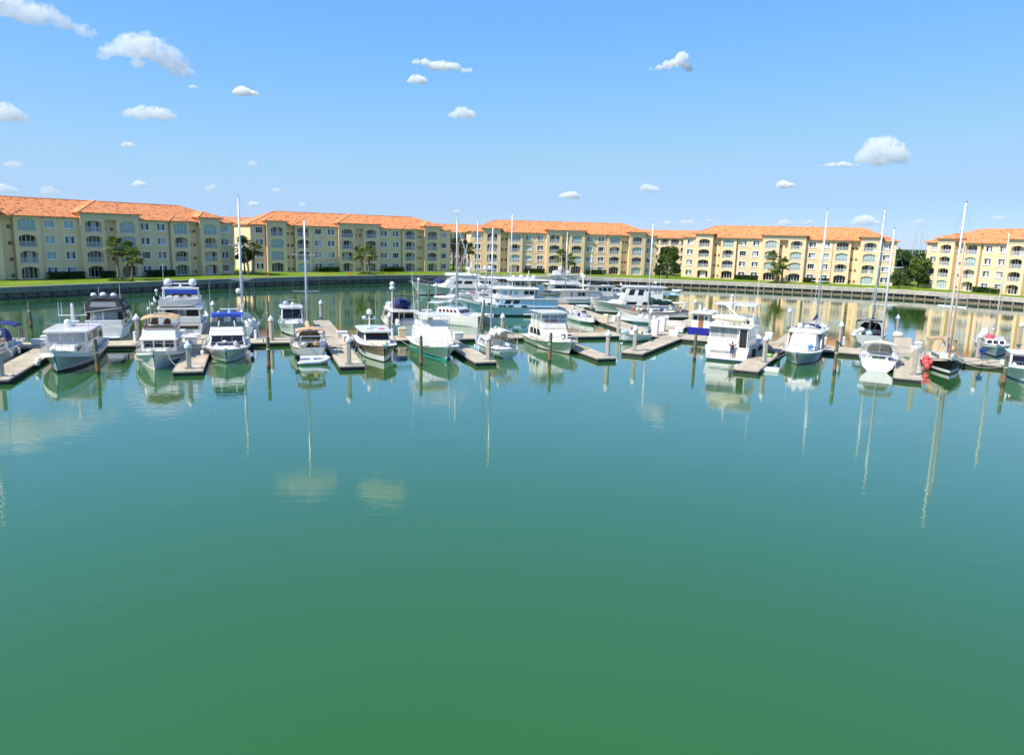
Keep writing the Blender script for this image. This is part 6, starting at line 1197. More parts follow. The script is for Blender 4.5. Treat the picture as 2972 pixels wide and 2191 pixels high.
b.slab('targa_top', -5.2, -2.6, 4.4, 3.1, .12, wf=1); b.posts((-5.0, -2.8), 4.0, 1.5, 3.05, .05, gel); b.mast(-.2, 2.5, mz / .92, .13, spreaders=(.4, .7), sw=1.5, bowx=5.6); b.boom(-.3, -5.2, 3.7, cover=sail, fat=.32); q = MB(); q.tube((5.9, -2.4, 1.5), (5.9, 2.4, 1.5), .09, .09, 7); q.build('crossbeam', alu, b.root); q = MB(); q.poly([(2.7, -1.7, 1.42), (5.85, -1.9, 1.48), (5.85, 1.9, 1.48), (2.7, 1.7, 1.42)]); q.build('trampoline', wcanvas, b.root, recalc=False); q = MB(); q.box((-1, 0, 2.62), (1.6, 1.8, .05)); q.build('roof_hatch', skyh, b.root); b.furl(5.8, 1.8, -.1, mz)
q = MB()
for sg in (-1, 1):
    for x in (-5.5, -3, -.5, 2, 4.5): q.tube((x, sg * 3.0, 1.4), (x, sg * 3.0, 2.0), .014, .014, 4)
    q.tube((-5.5, sg * 3.0, 2.0), (4.5, sg * 3.0, 2.05), .012, .012, 4)
q.build('lifeline', steel, b.root)
# -- light blue trawler yacht
H16 = -(S2 * .985 + S1 * .02); b = Boat('trawler_yacht', 'light blue steel trawler yacht with white upperworks and black portholes', 'yacht', 17.2, 4.9, H16, at=P(1482, 919)[:2], group=gh, rake=.09)
b.c += Vector((0, 2.2)); b.root.location = (b.c.x, b.c.y, 0)
b.root.scale.z = 0.94; b.hull(fb=(1.35, 1.55, 3.05), top=lblue, stripe=gel, cap=gel, flare=.86, tr=.88, p=2.6, q=.7, bul=.35, bot=bottom, boot=bottom, wl=.28, lowz=.5, low=lblue)
def oval(x, z, w_, h_, sg, m=shadow_in):
    t = b.T(x); d_ = b.bd(t); yy = d_ * lerp(.93, 1.0, min(1, z / b.zs(t))) ; q = MB(); q.box((x, sg * yy, z), (w_, .1, h_)); q.build('porthole', m, b.root, bevel=.03)
for x, w_ in ((5.2, .42), (4.0, .42), (2.2, .5), (1.6, .5), (.6, .85), (-1.6, .85)):
    for sg in (1, -1): oval(x, 1.75 if x < 3 else 2.1, w_, .3, sg)
q = MB()
for sg in (1, -1): q.path([(-8.4, sg * 2.2, .38), (-1.5, sg * 2.52, .38)], .11, 7)
q.build('sponson', gel, b.root); b.block('trunk', 2.6, 6.4, 3.2, 1.9, 2.75, fr=1.2, wf=.55, bevel=.15, seg=3); b.block('main_house', -7.2, 3.0, 4.5, 1.5, 2.9, fr=.8, tw=.97, m=lblue); b.panes('port', 2, .1, .34, .45, .88, gap=.04); b.panes('stbd', 2, .66, .9, .45, .88, gap=.04)
b.slab('upper_deck', -8.3, 3.0, 5.0, 2.95, .14, wf=.85, m=gel); b.block('pilothouse', -3.4, 3.0, 3.7, 3.0, 4.5, fr=.4, tw=.94, wf=.82, bevel=.12, seg=3); b.panes('front', 4, .04, .96, .42, .86, gap=.02); b.panes('port', 2, .72, .98, .42, .86, gap=.02); b.pane('port', .46, .56, .4, .8, skyh); b.pane('port', .18, .28, .4, .8, skyh); b.pane('port', .36, .39, .4, .85); b.slab('pilothouse_roof', -4.0, 3.4, 4.2, 4.62, .2, wf=.75, camber=.35, n=8)
b.block('dry_stack', -5.4, -4.0, 1.6, 3.0, 5.2, fr=.2, ar=.2, m=lblue); b.slab('canopy_roof', -6.2, .6, 3.6, 6.0, .12, wf=.9, m=wcanvas); b.posts((-5.8, -2.6, .2), 3.2, 4.6, 5.95, .05, gel); b.post((-2.6, 0, 4.7), (-2.6, 0, 6.9), .09, gel, 'mast'); b.radar((-2.6, 0, 6.1), 1.4); b.dome((-3.4, .9, 6.5), .36); b.dome((-1.8, -.9, 6.5), .36); b.rail(2.0, h=.8); b.anchor()
q = MB(); lp = []
for i in range(9): f = i / 8; lp.append([(-7.6 + 3.4 * f, 1.9 + math.cos(a) * .34 * math.sin(math.pi * (f * .94 + .03)), 3.55 + math.sin(a) * .2) for a in [j * math.pi / 4 for j in range(8)]])
q.loft(lp); ky = empty('kayak', (b.c.x, b.c.y, 0), b.rz, 'olive and dark kayak lashed on the upper deck of the light blue trawler', 'kayak'); q.build('shell', mat('kayak_olive', (.16, .17, .10), .4), ky, smooth=True); q = MB(); q.ball((-5.7, 1.9, 3.72), (.45, .18, .06), 10, 5); q.build('cockpit_rim', rubber, ky)
td = dinghy('rigid_tender', 'white tender with dark cover on the deck of the light blue trawler', b.w(-5.6, .3, 3.35), b.rz, 3.6, 1.7, m=gel); q = MB(); q.ball((0, 0, .35), (1.3, .6, .3), 12, 6); q.build('cover', rubber, td)
# -- far sportfishing yacht
b = Boat('sportfishing_yacht', 'long pale sportfishing yacht with high flared bow and navy bow cover', 'yacht', 18, 5.2, H16, at=(-13.0, 156.5), group=gh, rake=.10); b.root.scale.z = 0.9; b.hull(fb=(1.4, 1.7, 3.2), flare=.74, top=aqua, stripe=gel, cap=gel, p=2.3, q=.65, bul=.15, bot=bottom, wl=.25, tr=.92)
b.block('foredeck_trunk', 0, 5.0, 3.6, 1.9, 2.9, fr=2.0, wf=.5, bevel=.15); b.lump('bow_cover', (3.0, .2, 3.2), (1.1, 1.0, .7), navy, seed=8, nz=.2); b.block('house', -5.5, 2.2, 4.2, 1.8, 3.8, fr=1.4, tw=.93, bevel=.1); b.pane('port', .5, .75, .5, .85); b.pane('port', .2, .42, .5, .85); b.block('flybridge', -4.8, 1.2, 3.9, 3.8, 4.7, fr=1.2, tw=.9, bevel=.15); b.slab('brow', -5.2, 1.6, 4.2, 4.75, .2, wf=.7, camber=.5, n=8); q = MB(); q.tube((-3.2, 0, 4.8), (-4.0, 0, 7.4), .25, .12, 8); q.box((-3.9, 0, 6.6), (.3, 2.2, .16)); q.build('radar_mast', gel, b.root); b.radar((-4.0, 0, 7.3), 1.8); b.dome((-3.4, .9, 6.2), .4); b.dome((-3.4, -.9, 6.2), .4); b.whip((-2.5, 1.8, 4.7), 7.5, .06); b.rail(1.5, h=.85); b.anchor(); b.fender(3, 1, r=.18, m=red)
# -- sailboat with covered boom before it
b = Boat('sailboat', 'white sailboat with a thick covered boom before the long sportfishing yacht', 'sailboat', 13.5, 4.0, H16, at=(-6.0, 141.5), group=gh); mz = b.z_at(1.2, 1385, 637); b.hull(sw=.55, fb=(1.3, 1.2, 1.6), tr=.7, flare=.85, p=1.9, q=.95, bot=bottom, boot=navyh, wl=.12); b.block('cabin_trunk', -2, 4, 2.6, 1.1, 1.8, fr=1, wf=.6); b.panes('port', 4, .1, .8, .3, .75); b.mast(1.2, 1.1, mz, .13, spreaders=(.36, .66)); b.boom(1.1, -4.2, 2.7, cover=wcanvas, fat=.42); b.furl(6.4, 1.6, 1.3, mz); b.dodger(-3.4, -2, 2.6, 1.7, 2.8, cream); b.canopy('bimini', -6, -3.6, 3, 3, wcanvas, drop=.2); b.bows((-5.8, -3.8), 3, 1.3, 3, x_from=-4.8); b.rail(-6.5, 6.4); b.lump('deck_gear', (2.2, .8, 1.8), (.5, .4, .3), red, seed=3)
# -- racked white boats beside the light blue bow
b = Boat('sailboat', 'low white racing sailboat with a brown spar lying before the light blue bow', 'sailboat', 11.5, 3.2, H16, at=(-9.0, 131.0), group=gh); mz = b.z_at(1.0, 1337, 700); b.hull(fb=(1.0, .95, 1.2), tr=.75, flare=.85, p=1.9, bot=bottom, wl=.1); b.block('cabin_trunk', -1, 3, 2.0, .9, 1.35, fr=1, wf=.6); b.panes('port', 3, .1, .8, .3, .7); b.mast(1.0, .9, mz, .09, m=mat('mast_brown', (.38, .22, .16), .5), spreaders=(.5,)); b.boom(.9, -3.2, 2.0, cover=sail, fat=.2); b.rail(-5.4, 5.4, h=.6); b.lump('deck_gear', (-3.2, .4, 1.3), (.7, .5, .4), white, seed=4); b.lump('deck_gear', (2.5, -.3, 1.5), (.6, .4, .3), tan, seed=6)
# -- hardtop motor yacht behind the light blue trawler
b = Boat('motor_yacht', 'white motor yacht with a long flat awning roof behind the light blue trawler', 'yacht', 15, 4.6, H16, at=(-3.5, 149.0), group=gh); mz = b.z_at(-2.8, 1482, 620); b.root.scale.z = 0.8; b.hull(fb=(1.5, 1.5, 2.3), flare=.85, p=2.4, q=.7, bot=bottom, wl=.15); b.block('house', -5.5, 3.0, 3.8, 1.5, 3.2, fr=1.0); b.panes('port', 5, .08, .88, .45, .85); b.panes('front', 3, .06, .94, .4, .85); b.slab('boat_deck', -7, 3, 4.4, 3.3, .14); b.posts((-6.4, -3.2, 0, 2.2), 4.0, 3.3, 5.2, .06, gel); b.slab('awning_roof', -7, 3.0, 4.6, 5.35, .16, wf=.85, m=wcanvas, camber=.18); b.block('bridge', -2.6, .6, 2.4, 3.3, 4.2, m=gelw); b.mast(-2.8, 5.4, mz / .8, .12, m=gel, spreaders=(.5,), stays=False); b.rail(2, h=.8); b.anchor(); b.dome((-3.2, .8, 5.8), .3)
# -- multi-deck sport yacht
b = Boat('sport_yacht', 'tall white sport yacht with clear enclosed bridge and three radar domes', 'yacht', 17, 5.0, -H16, at=(12.5, 160.0), group=gh, rake=.1); b.root.scale.z = 0.84; b.hull(fb=(1.3, 1.7, 2.9), flare=.76, p=2.3, q=.65, bul=.15, bot=bottom, stripe=gel, wl=.2, low=lblue, lowz=.7); S = -b.L / 2
b.block('house', -5, 3, 4.2, 1.6, 3.3, fr=1.6, tw=.94, bevel=.12); b.panes('stbd', 3, .08, .75, .4, .85, gap=.02); b.panes('port', 3, .08, .75, .4, .85); b.slab('bridge_deck', -6.2, 2.2, 4.6, 3.4, .2, wf=.8); b.block('bridge_coaming', -4.6, 1.4, 4.0, 3.4, 4.3, fr=.7, tw=.95, bevel=.1); b.block('bridge_enclosure', -4.4, .6, 3.8, 4.3, 5.5, fr=.3, m=vinyl, bevel=0); b.posts((-4.4, -2.7, -1, .4), 3.8, 4.2, 5.6, .05, gel); b.slab('hardtop', -5.4, 1.2, 4.4, 5.7, .18, wf=.85); b.block('tower_base', -4.4, -2.6, 1.6, 5.8, 6.6, m=gel); b.dome((-3.5, .9, 6.3), .42); b.dome((-3.2, -.9, 7.2), .5); b.dome((-1.0, .6, 6.3), .42); b.radar((-2.0, -.3, 5.9), 1.6); b.rail(2, h=.85); b.whip((-2, 2, 4.4), 7, .06); b.whip((-2, -2, 4.4), 7, .06); b.posts((-6,), 4.2, 1.6, 3.4, .06, gel)
# -- more of the far cluster
b = Boat('sport_cruiser', 'white cruiser with a navy bridge strip and raked arch behind the long sportfishing yacht', 'yacht', 15, 4.8, H16, at=(-9.0, 168.0), group=gh, rake=.1); b.root.scale.z = 0.82; b.hull(fb=(1.4, 1.7, 2.6), flare=.76, p=2.3, q=.65, bul=.15, bot=bottom, wl=.2, low=navyh, lowz=.5); b.block('house', -5, 2.5, 4.0, 1.6, 3.4, fr=1.6, tw=.92, bevel=.12); b.panes('port', 3, .1, .8, .4, .85); b.block('flybridge', -4.6, .8, 3.8, 3.4, 4.4, fr=1.0, tw=.92, bevel=.1); b.pane('port', .2, .9, .3, .7, navy, name='canvas_strip'); b.posts((-4.0, -.6), 3.4, 4.3, 6.2, .06, gel, dx=-.6); b.slab('hardtop', -5.0, -.4, 4.0, 6.3, .15, wf=.85); b.radar((-3, 0, 6.4), 1.6); b.dome((-2.2, .9, 6.8), .4); b.dome((-3.6, -.9, 6.8), .4); b.rail(1.5, h=.8); b.whip((-2, 1.9, 4.4), 6.5, .05)
b = Boat('sailboat', 'white sailboat with a grey covered boom beyond the grey-striped trawler', 'sailboat', 12.5, 3.8, -H16, at=(16.0, 149.5), group=gh); mz = b.z_at(.5, 1625, 673); b.hull(fb=(1.3, 1.1, 1.5), tr=.7, p=1.9, q=.95, boot=navyh, wl=.12); b.block('cabin_trunk', -2, 3.6, 2.5, 1.1, 1.75, fr=1, wf=.6); b.panes('stbd', 4, .1, .8, .3, .75); b.mast(-6.0, 1.1, mz, .12, spreaders=(.4, .7), stays=False); b.boom(-6.0, -1.8, 2.6, cover=black, fat=.3); b.dodger(-3.4, -2, 2.5, 1.7, 2.7, black); b.rail(-6, 6); b.lump('deck_cover', (1.5, 0, 2.0), (1.6, .9, .45), black, seed=5, nz=.2)
b = Boat('cruiser', 'small white cruiser with black canvas lying past the multi-dome sport yacht', 'boat', 10.5, 3.6, -H16, at=(21.5, 158.0), group=gh); b.hull(fb=(1.2, 1.2, 1.8), flare=.8, p=2.3, q=.65, wl=.12); b.block('cabin', -3.4, 1.8, 3.0, 1.2, 2.4, fr=1.1); b.panes('stbd', 3, .1, .85, .3, .85); b.canopy('canopy', -4.6, -1.2, 3.0, 3.5, black, arch=.2, drop=.5); b.bows((-4.4, -1.4), 3, 1.4, 3.5); b.rail(.5); b.whip((-2, 1, 2.4), 3.5, .03)
b = Boat('trawler', 'pale trawler with a dark stripe and boxy house hidden deep in the yacht cluster', 'boat', 13, 4.4, H16, at=(-1.5, 134.5), group=gh); b.hull(fb=(1.3, 1.3, 2.2), flare=.86, p=2.5, q=.7, bul=.3, low=navyh, lowz=.5, wl=.2); b.block('house', -4.6, 2.4, 3.6, 1.2, 2.7, fr=.4); b.panes('port', 5, .08, .92, .45, .85); b.panes('front', 3, .08, .92, .45, .85); b.slab('roof', -6, 2.8, 4.1, 2.8, .14); b.block('flybridge', -3.4, .6, 2.8, 2.8, 3.5, fr=.4); b.canopy('bimini', -3.4, -.4, 2.9, 4.7, wcanvas, arch=.15, drop=.12); b.posts((-3.2, -.6), 2.7, 3.4, 4.6, .03); b.rail(1.5, h=.75); b.post((-4, 0, 2.9), (-4.2, 0, 6.4), .09, gel, 'mast'); b.dome((-3.9, .3, 5.2), .28); b.anchor()
# -- grey-striped trawler
b = Boat('trawler', 'white trawler with a charcoal-grey hull band and sliding side windows', 'boat', 15.5, 4.6, -H16, at=(14.4, 139.5), group=gh, rake=.1); b.hull(fb=(1.5, 1.5, 2.7), top=gel, flare=.88, tr=.9, p=2.5, q=.7, bul=.5, bot=bottom, wl=.35, low=mat('hull_charcoal', (.09, .09, .10), .35), lowz=1.05)
b.block('saloon', -5.6, 1.4, 3.9, 1.3, 2.9, fr=.3, tw=.97); b.panes('stbd', 2, .36, .56, .42, .82, gap=.02); b.panes('port', 3, .1, .9, .42, .82); b.pane('stbd', .16, .2, .3, .85, teak); b.block('pilothouse', .2, 4.0, 3.4, 1.9, 3.7, fr=.3, tw=.96); b.panes('stbd', 3, .2, .9, .55, .88, gap=.08); b.panes('front', 3, .06, .94, .55, .88); b.slab('boat_deck', -7.4, 1.2, 4.5, 2.98, .14, wf=1, m=gelw); b.slab('pilothouse_roof', -1.8, 4.3, 3.9, 3.85, .14, wf=.85); b.post((-1.5, 0, 3.0), (-1.7, 0, 5.9), .14, gel, 'mast'); b.radar((-1.6, -.5, 5.3), 1.2); b.dome((-1.6, .6, 5.7), .36); b.mast(-.2, 3.9, b.z_at(-.2, 1669, 735), .06, spreaders=(), stays=False); b.lump('bridge_cover', (.8, 0, 4.0), (1.2, .8, .28), black, seed=9, nz=.2); b.rail(1, h=.85); b.anchor(); b.boom(-1.8, -6.2, 4.2, r=.07, lift=1.2)
q = MB(); q.tube((4.5, 0, 2.2), (.6, 0, 9.5), .03, .03, 5); q.build('stay_pole', alu, b.root)
# -- pilothouse trawler beyond the skiffs
b = Boat('trawler', 'white double-deck pilothouse trawler with a small tender slung from its stern', 'boat', 14.5, 4.6, -(S2 * .97 - S1 * .2), at=(20.2, 126.2), group=gh, rake=.07); b.hull(fb=(1.6, 1.55, 2.3), flare=.84, tr=.92, p=2.5, q=.65, bul=.15, bot=bottom, wl=.3); b.block('house', -6.2, 2.4, 4.2, 1.5, 2.6, fr=.5, tw=.98); b.panes('port', 3, .1, .95, .15, .6, gap=.12); b.panes('stbd', 3, .1, .9, .3, .8); b.block('foredeck_trunk', 1.6, 4.8, 3.2, 1.6, 2.3, fr=1.4, wf=.6, bevel=.15); b.block('pilothouse', -4.8, 2.0, 3.9, 2.6, 4.5, fr=.7, tw=.94, bevel=.1); b.panes('front', 3, .05, .95, .5, .88); b.panes('port', 2, .74, .95, .5, .88, m=curt, gap=.02); b.pane('port', .1, .24, .35, .85); b.pane('port', .34, .48, .35, .85); b.pane('port', .64, .67, .2, .6); b.pane('port', .55, .66, .72, .88); b.slab('roof', -5.4, 1.9, 4.3, 4.65, .16, wf=.88, camber=.1); b.dome((-3.6, .8, 5.4), .3, flat=.6); b.whip((-3.0, 1.5, 4.7), 2.6, .03); b.whip((-4.4, .9, 4.7), 2.8, .03); b.whip((1.4, 0, 4.7), 1.2, .03); b.dome((2.0, -.6, 4.9), .2); b.rail(1.2, h=.75); b.anchor(); b.canopy('aft_awning', -7.6, -4.9, 3.4, 3.5, lblue, arch=.15, drop=.1); b.posts((-7.4,), 3.2, 1.7, 3.4, .04)
dinghy('slung_tender', 'white tender slung high behind the double-deck trawler', b.w(-7.6, 0, 3.8), b.rz + 1.57, 3.2, 1.5, m=gel)
# -- old sailboat with brown trim
b = Boat('sailboat', 'old white sailboat with brown toerail, varnished trim and green mainsail cover', 'sailboat', 12.0, 3.4, -(S2 * .98 - S1 * .06), at=(22.3, 119.5), group=gh, rake=.12); mz = b.z_at(.6, 1886, 648); b.hull(fb=(1.35, 1.05, 1.75), tr=.5, flare=.85, p=1.8, q=.95, bot=bottom, cap=teak, stripe=teak, wl=.1); b.block('cabin_trunk', -2.2, 2.6, 2.1, 1.0, 1.55, fr=.6, wf=.7, m=gelw); b.panes('port', 4, .1, .85, .3, .75, m=glass); b.mast(.6, 1.0, mz, .13, m=gelw, spreaders=(.6,), sw=1.2); b.boom(.5, -4.2, 2.2, cover=mat('dark_green_canvas', (.006, .045, .035), .85), fat=.5); b.canopy('awning', -5.4, -3.2, 2.3, 2.5, cream, arch=.12, drop=.12); b.bows((-5.2, -3.4), 2.3, 1.1, 2.5, x_from=-4.3); b.rail(-5.6, 5.6, h=.6); q = MB(); q.tube((5.6, 0, 1.75), (7.0, 0, 2.0), .08, .05, 7); q.build('bowsprit', teak, b.root)
for i, (x, y, m_) in enumerate([(3.2, .6, mat('orange_plastic', (.7, .2, .05), .5)), (2.6, .9, white), (1.6, 1.0, tan), (-1.4, 1.0, blue), (-3.0, .9, cream), (-5.2, -.6, tan)]): b.lump('deck_gear', (x, y * .8, 1.55), (.35, .3, .25), m_, seed=i + 40, nz=.2)
# -- centre console skiffs on the spine
def skiff(label, at, h, L, B, m, top=False, motor=None, cons=True, low=None, seatm=None, cover=None):
    o = empty('skiff', (at[0], at[1], .02), math.atan2(h.y, h.x), label, 'boat', 'open skiffs on the docks'); small_hull(o, L, B, .85, m, deckm, 0.0, low)
    if cons:
        q = MB(); q.loft([[(sx * .35 + (.0 if z < .6 else -.08), sy * .4, z) for sx, sy in ((-1, -1), (1, -1), (1, 1), (-1, 1))] for z in (.35, 1.35)]); q.build('console', white, o, bevel=.05); q = MB(); q.box((.1, 0, 1.5), (.05, .75, .4)); q.build('windscreen', tint, o)
        q = MB(); q.box((-1.0, 0, .8), (.5, .95, .85)); q.build('leaning_post', seatm or white, o, bevel=.06)
    if top:
        for x in (-.9, .3):
            for y in (-.6, .6): q = MB(); q.tube((x, y, .6), (x, y * .9, 2.35), .03, .03, 5); q.build('post', alu, o)
        q = MB(); q.box((-.3, 0, 2.42), (2.0, 1.7, .08)); q.build('hardtop', white, o, bevel=.03)
    if motor:
        for y in motor[1]: outboard(o, (-L / 2 - .1, y, .55), motor[0], 1.25)
    q = MB(); q.box((L * .24, 0, .62), (L * .2, B * .6, .3)); q.build('bow_seat', seatm or white, o, bevel=.05); return o
skiff('aqua and white centre console with navy seats lying along the spine dock', Sf(17.5, -3.3), Vector((.32, -.95)), 7.6, 2.5, gel, top=True, motor=(white, (-.4, .4)), seatm=navy, low=aqua)
skiff('sky blue flats boat with a low white console', P(1858, 938)[:2], Vector((-.93, .36)), 7.4, 2.3, white, low=skyh, motor=(white, (0,)))
skiff('white skiff with a wrapped outboard behind the dock cabinets', P(1945, 950)[:2], Vector((.75, -.66)), 5.0, 1.9, gel, cons=False, motor=(white, (0,)))
o = skiff('small open white skiff with console in the corner by the junction', P(1838, 991)[:2], Vector((-.80, -.60)), 4.7, 1.9, gel, low=greyhull, motor=(greym, (0,)), seatm=cream)
# -- blue tug
b = Boat('tugboat', 'small tug with deep blue hull band, white wheelhouse and varnished door', 'boat', 8.5, 3.3, V2, stern=(2024, 972), group=gh, rake=.05); b.hull(fb=(1.0, 1.0, 1.5), top=tugblue, stripe=gel, cap=gel, low=red, lowz=.25, flare=.92, tr=.86, p=2.6, q=.6, bul=.3, bot=bottom, wl=.1); S = -b.L / 2; b.block('wheelhouse', S + 1.3, S + 5.4, 2.5, .8, 2.75, fr=.1, tw=.97); b.pane('aft', .38, .66, .0, .88, teak, name='cabin_door'); b.pane('aft', .1, .3, .55, .85); b.pane('aft', .74, .84, .6, .82); b.panes('stbd', 3, .1, .9, .5, .85); b.panes('port', 3, .1, .9, .5, .85); b.panes('front', 3, .06, .94, .5, .85); b.slab('roof', S + .6, S + 6, 3.2, 2.9, .14, wf=.8, camber=.12); q = MB(); q.tube((S + 4.2, .9, 2.95), (S + 4.2, .9, 3.7), .2, .18, 10); q.build('funnel', white, b.root); b.dome((S + 2.6, -.2, 3.25), .22); q = MB(); q.tube((S + 2.6, 0, 2.95), (S + 2.6, 0, 4.5), .05, .03, 6); q.build('mast', gel, b.root); b.rail(0, h=.5)
lettering('SEA HAVEN', .26, (S - .012, 0, .48), b.root, mat('lettering_white', (.75, .7, .8), .6), RT) if False else None
# -- black-canopied sailboat behind the walkway
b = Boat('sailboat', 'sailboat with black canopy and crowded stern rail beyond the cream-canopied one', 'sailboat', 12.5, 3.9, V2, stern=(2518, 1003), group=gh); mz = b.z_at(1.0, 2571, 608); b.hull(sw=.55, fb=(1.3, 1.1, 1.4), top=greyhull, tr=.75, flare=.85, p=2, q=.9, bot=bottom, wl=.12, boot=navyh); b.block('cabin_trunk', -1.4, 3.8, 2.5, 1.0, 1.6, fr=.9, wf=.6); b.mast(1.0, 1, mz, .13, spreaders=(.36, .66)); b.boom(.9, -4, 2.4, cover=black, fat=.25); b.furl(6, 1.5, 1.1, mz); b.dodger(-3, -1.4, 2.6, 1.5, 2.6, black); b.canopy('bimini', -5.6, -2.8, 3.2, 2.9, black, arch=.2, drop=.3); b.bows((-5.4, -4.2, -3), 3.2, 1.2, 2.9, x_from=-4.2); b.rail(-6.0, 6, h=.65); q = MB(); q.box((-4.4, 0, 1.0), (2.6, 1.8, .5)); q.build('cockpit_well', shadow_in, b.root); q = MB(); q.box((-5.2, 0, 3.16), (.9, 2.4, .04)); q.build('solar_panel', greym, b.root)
for i, (x, y, z, r, m_) in enumerate([(-5.9, 1.5, 1.6, .3, white), (-5.9, .9, 1.9, .32, white), (-6.0, 1.7, 1.2, .3, white), (-5.7, -1.3, 1.6, .35, rubber), (-5.9, 0, 1.5, .35, lblue)]): b.lump('stern_gear', (x, y, z), (r, r * 1.2, r), m_, seed=i + 60, nz=.15)
# -- dark-masted sailboat behind the express cruiser
b = Boat('sailboat', 'sailboat mostly hidden behind the express cruiser, only its pale mast standing clear', 'sailboat', 12, 3.7, V2, stern=(2350, 985), group=gh); mz = b.z_at(0.5, 2388, 612); b.hull(fb=(1.2, 1, 1.3), tr=.75, p=2, q=.9, wl=.1); b.block('cabin_trunk', -1.4, 3.6, 2.4, .95, 1.5, fr=.9, wf=.6); b.mast(.5, 1, mz, .12, spreaders=(.4, .7)); b.boom(.4, -3.8, 2.3, cover=navy); b.rail(-5.8, 5.8, h=.6)
# -- grey sailboat bow-in to the walkway
b = Boat('sailboat', 'grey-hulled sailboat nosed to the walkway with a blue hatch cover and red deck gear', 'sailboat', 11.5, 3.8, V2n, stem=(2890, 1037), group=gh); mz = b.z_at(.5, 2963, 678); b.hull(sw=.55, fb=(1.2, 1.1, 1.5), top=mat('hull_blue_grey', (.36, .40, .46), .3), cap=gel, stripe=gel, tr=.75, p=2, q=.85, wl=.14); b.block('cabin_trunk', -1.6, 3.0, 2.6, 1.1, 1.85, fr=.35, wf=.8); b.panes('front', 3, .08, .92, .3, .8, gap=.08); b.panes('stbd', 3, .1, .8, .3, .75); b.panes('port', 3, .1, .8, .3, .75); q = MB(); q.box((2.62, .1, 1.55), (.12, .6, .6)); q.build('hatch_cover', blue, b.root); b.mast(.5, 1.1, mz, .11, m=cream, spreaders=(.5,)); b.boom(.4, -3.4, 2.5, cover=sail); b.lump('deck_gear', (1.3, -.5, 2.0), (.7, .5, .25), redm, seed=3, nz=.25); b.lump('deck_gear', (.6, -1.0, 2.4), (.4, .4, .6), wcanvas, seed=4, nz=.25); b.rail(-5.4, 5.4, h=.62); b.anchor(); b.bows((-3.6,), 2.6, 1.2, 2.7)
bg31 = b
_a0 = P(2722, 886); _a1 = P(2803, 893); o = empty('floating_pole', _a0, 0, 'long white pole floating off the sunlit seawall', 'pole'); q = MB(); q.tube((0, 0, .06), (_a1 - _a0) + Vector((0, 0, .06)), .11, .11, 8); q.build('tube', white, o); q = MB(); q.ball((_a1 - _a0) + Vector((0, 0, .08)), .2, 8, 5); q.build('float', white, o)
# -- tender and boards at the finger end by the stern-in yacht
_p = P(2190, 1070, 0); o = empty('paddle_float', (_p.x, _p.y - .6, 0), A2 + .12, 'white flat work float off the end of the finger beside the lettered yacht', 'float'); q = MB(); q.box((0, 0, .12), (4.2, 1.5, .36)); q.build('body', gel, o, bevel=.08)
# clutter on the finger
for i, (px, py, r, m_, lb) in enumerate([(2226, 1015, .42, greym, 'grey bundle of bicycles and gear on the finger by the lettered yacht'), (2234, 1028, .36, rubber, 'dark bundle at the foot of the finger by the lettered yacht'), (2231, 1036, .3, mat('lime_bag', (.32, .62, .18), .6), 'lime green bag on the finger by the lettered yacht'), (2606, 978, .5, wcanvas, 'white wrapped bundle at the far end of the finger by the capped pile'), (1810, 968, .4, lblue, 'pale blue tarp bundle on the walkway by the junction')]):
    p = P(px, py, DZ); o = empty('gear_bundle', p, 0, lb, 'gear'); q = MB(); q.ball((0, 0, r * .55), (r * 1.5, r, r * .8), 12, 7); q.v = [tuple(Vector(v) * (1 + .25 * noise.noise(Vector(v) * 4 + Vector((i, 0, 0))))) for v in q.v]; q.build('wrap', m_, o, smooth=True)
# blue outboard on a stand on the walkway
p = P(2848, 1046, DZ); o = empty('outboard_on_stand', p, .3, 'blue outboard motor on a stand on the walkway by the grey sailboat', 'outboard'); q = MB(); q.path([(-.25, -.25, 0), (0, 0, .8), (.25, -.25, 0)], .03, 5); q.path([(0, .3, 0), (0, 0, .8)], .03, 5); q.build('stand', steel, o); q = MB(); q.box((0, 0, 1.05), (.55, .36, .5)); q.box((0, 0, .5), (.18, .16, .8)); q.build('motor', mat('motor_blue', (.02, .07, .35), .35), o, bevel=.05)
# ------------------------------------------------------------------ mooring lines
def top(bt, x, sg): return bt.w(x, sg * bt.bd(bt.T(x)), bt.zs(bt.T(x)) + .05)
line(top(b2, 6.0, 1), P(287, 1086, 0) + Vector((0, 0, 2.2)), .25, 'bow line from the grey trawler to the dark timber pile')
line(top(b4, 5.5, 1), Lf(-6.7, 68.5).to_3d() + Vector((0, 0, .6)), .35, 'bow line from the tan-topped trawler to the finger')
line(top(bk, -6.0, -1), P(779, 962, 0) + Vector((0, 0, 3.1)), .35, 'stern line from the ketch to the tall timber pile'); line(top(bk, -5.0, -1), P(779, 962, 0) + Vector((0, 0, 2.5)), .3, 'lower stern line from the ketch to the tall timber pile')
line(top(b12, 5.6, 1), Lf(20.5, 67.5).to_3d() + Vector((0, 0, .55)), .2, 'bow line from the white-covered cruiser to the finger'); line(top(b12, 5.2, -1), P(1160, 985, .6), .6, 'slack line from the white-covered cruiser to the walkway')
line(top(b15, 5.4, -1), P(1594, 1053, 0) + Vector((0, 0, 1.6)), .5, 'slack dark line from the enclosed-bridge cruiser to the timber pile', m=rubber)
line(top(b27, 5.6, -1), Rf(-11.5, 72.5).to_3d() + Vector((0, 0, .55)), .1, 'bow line from the express cruiser to the finger'); line(top(b29, -5.6, -1), Rf(.4, 76.4).to_3d() + Vector((0, 0, .55)), .4, 'stern line from the cream-canopied sailboat to the finger')
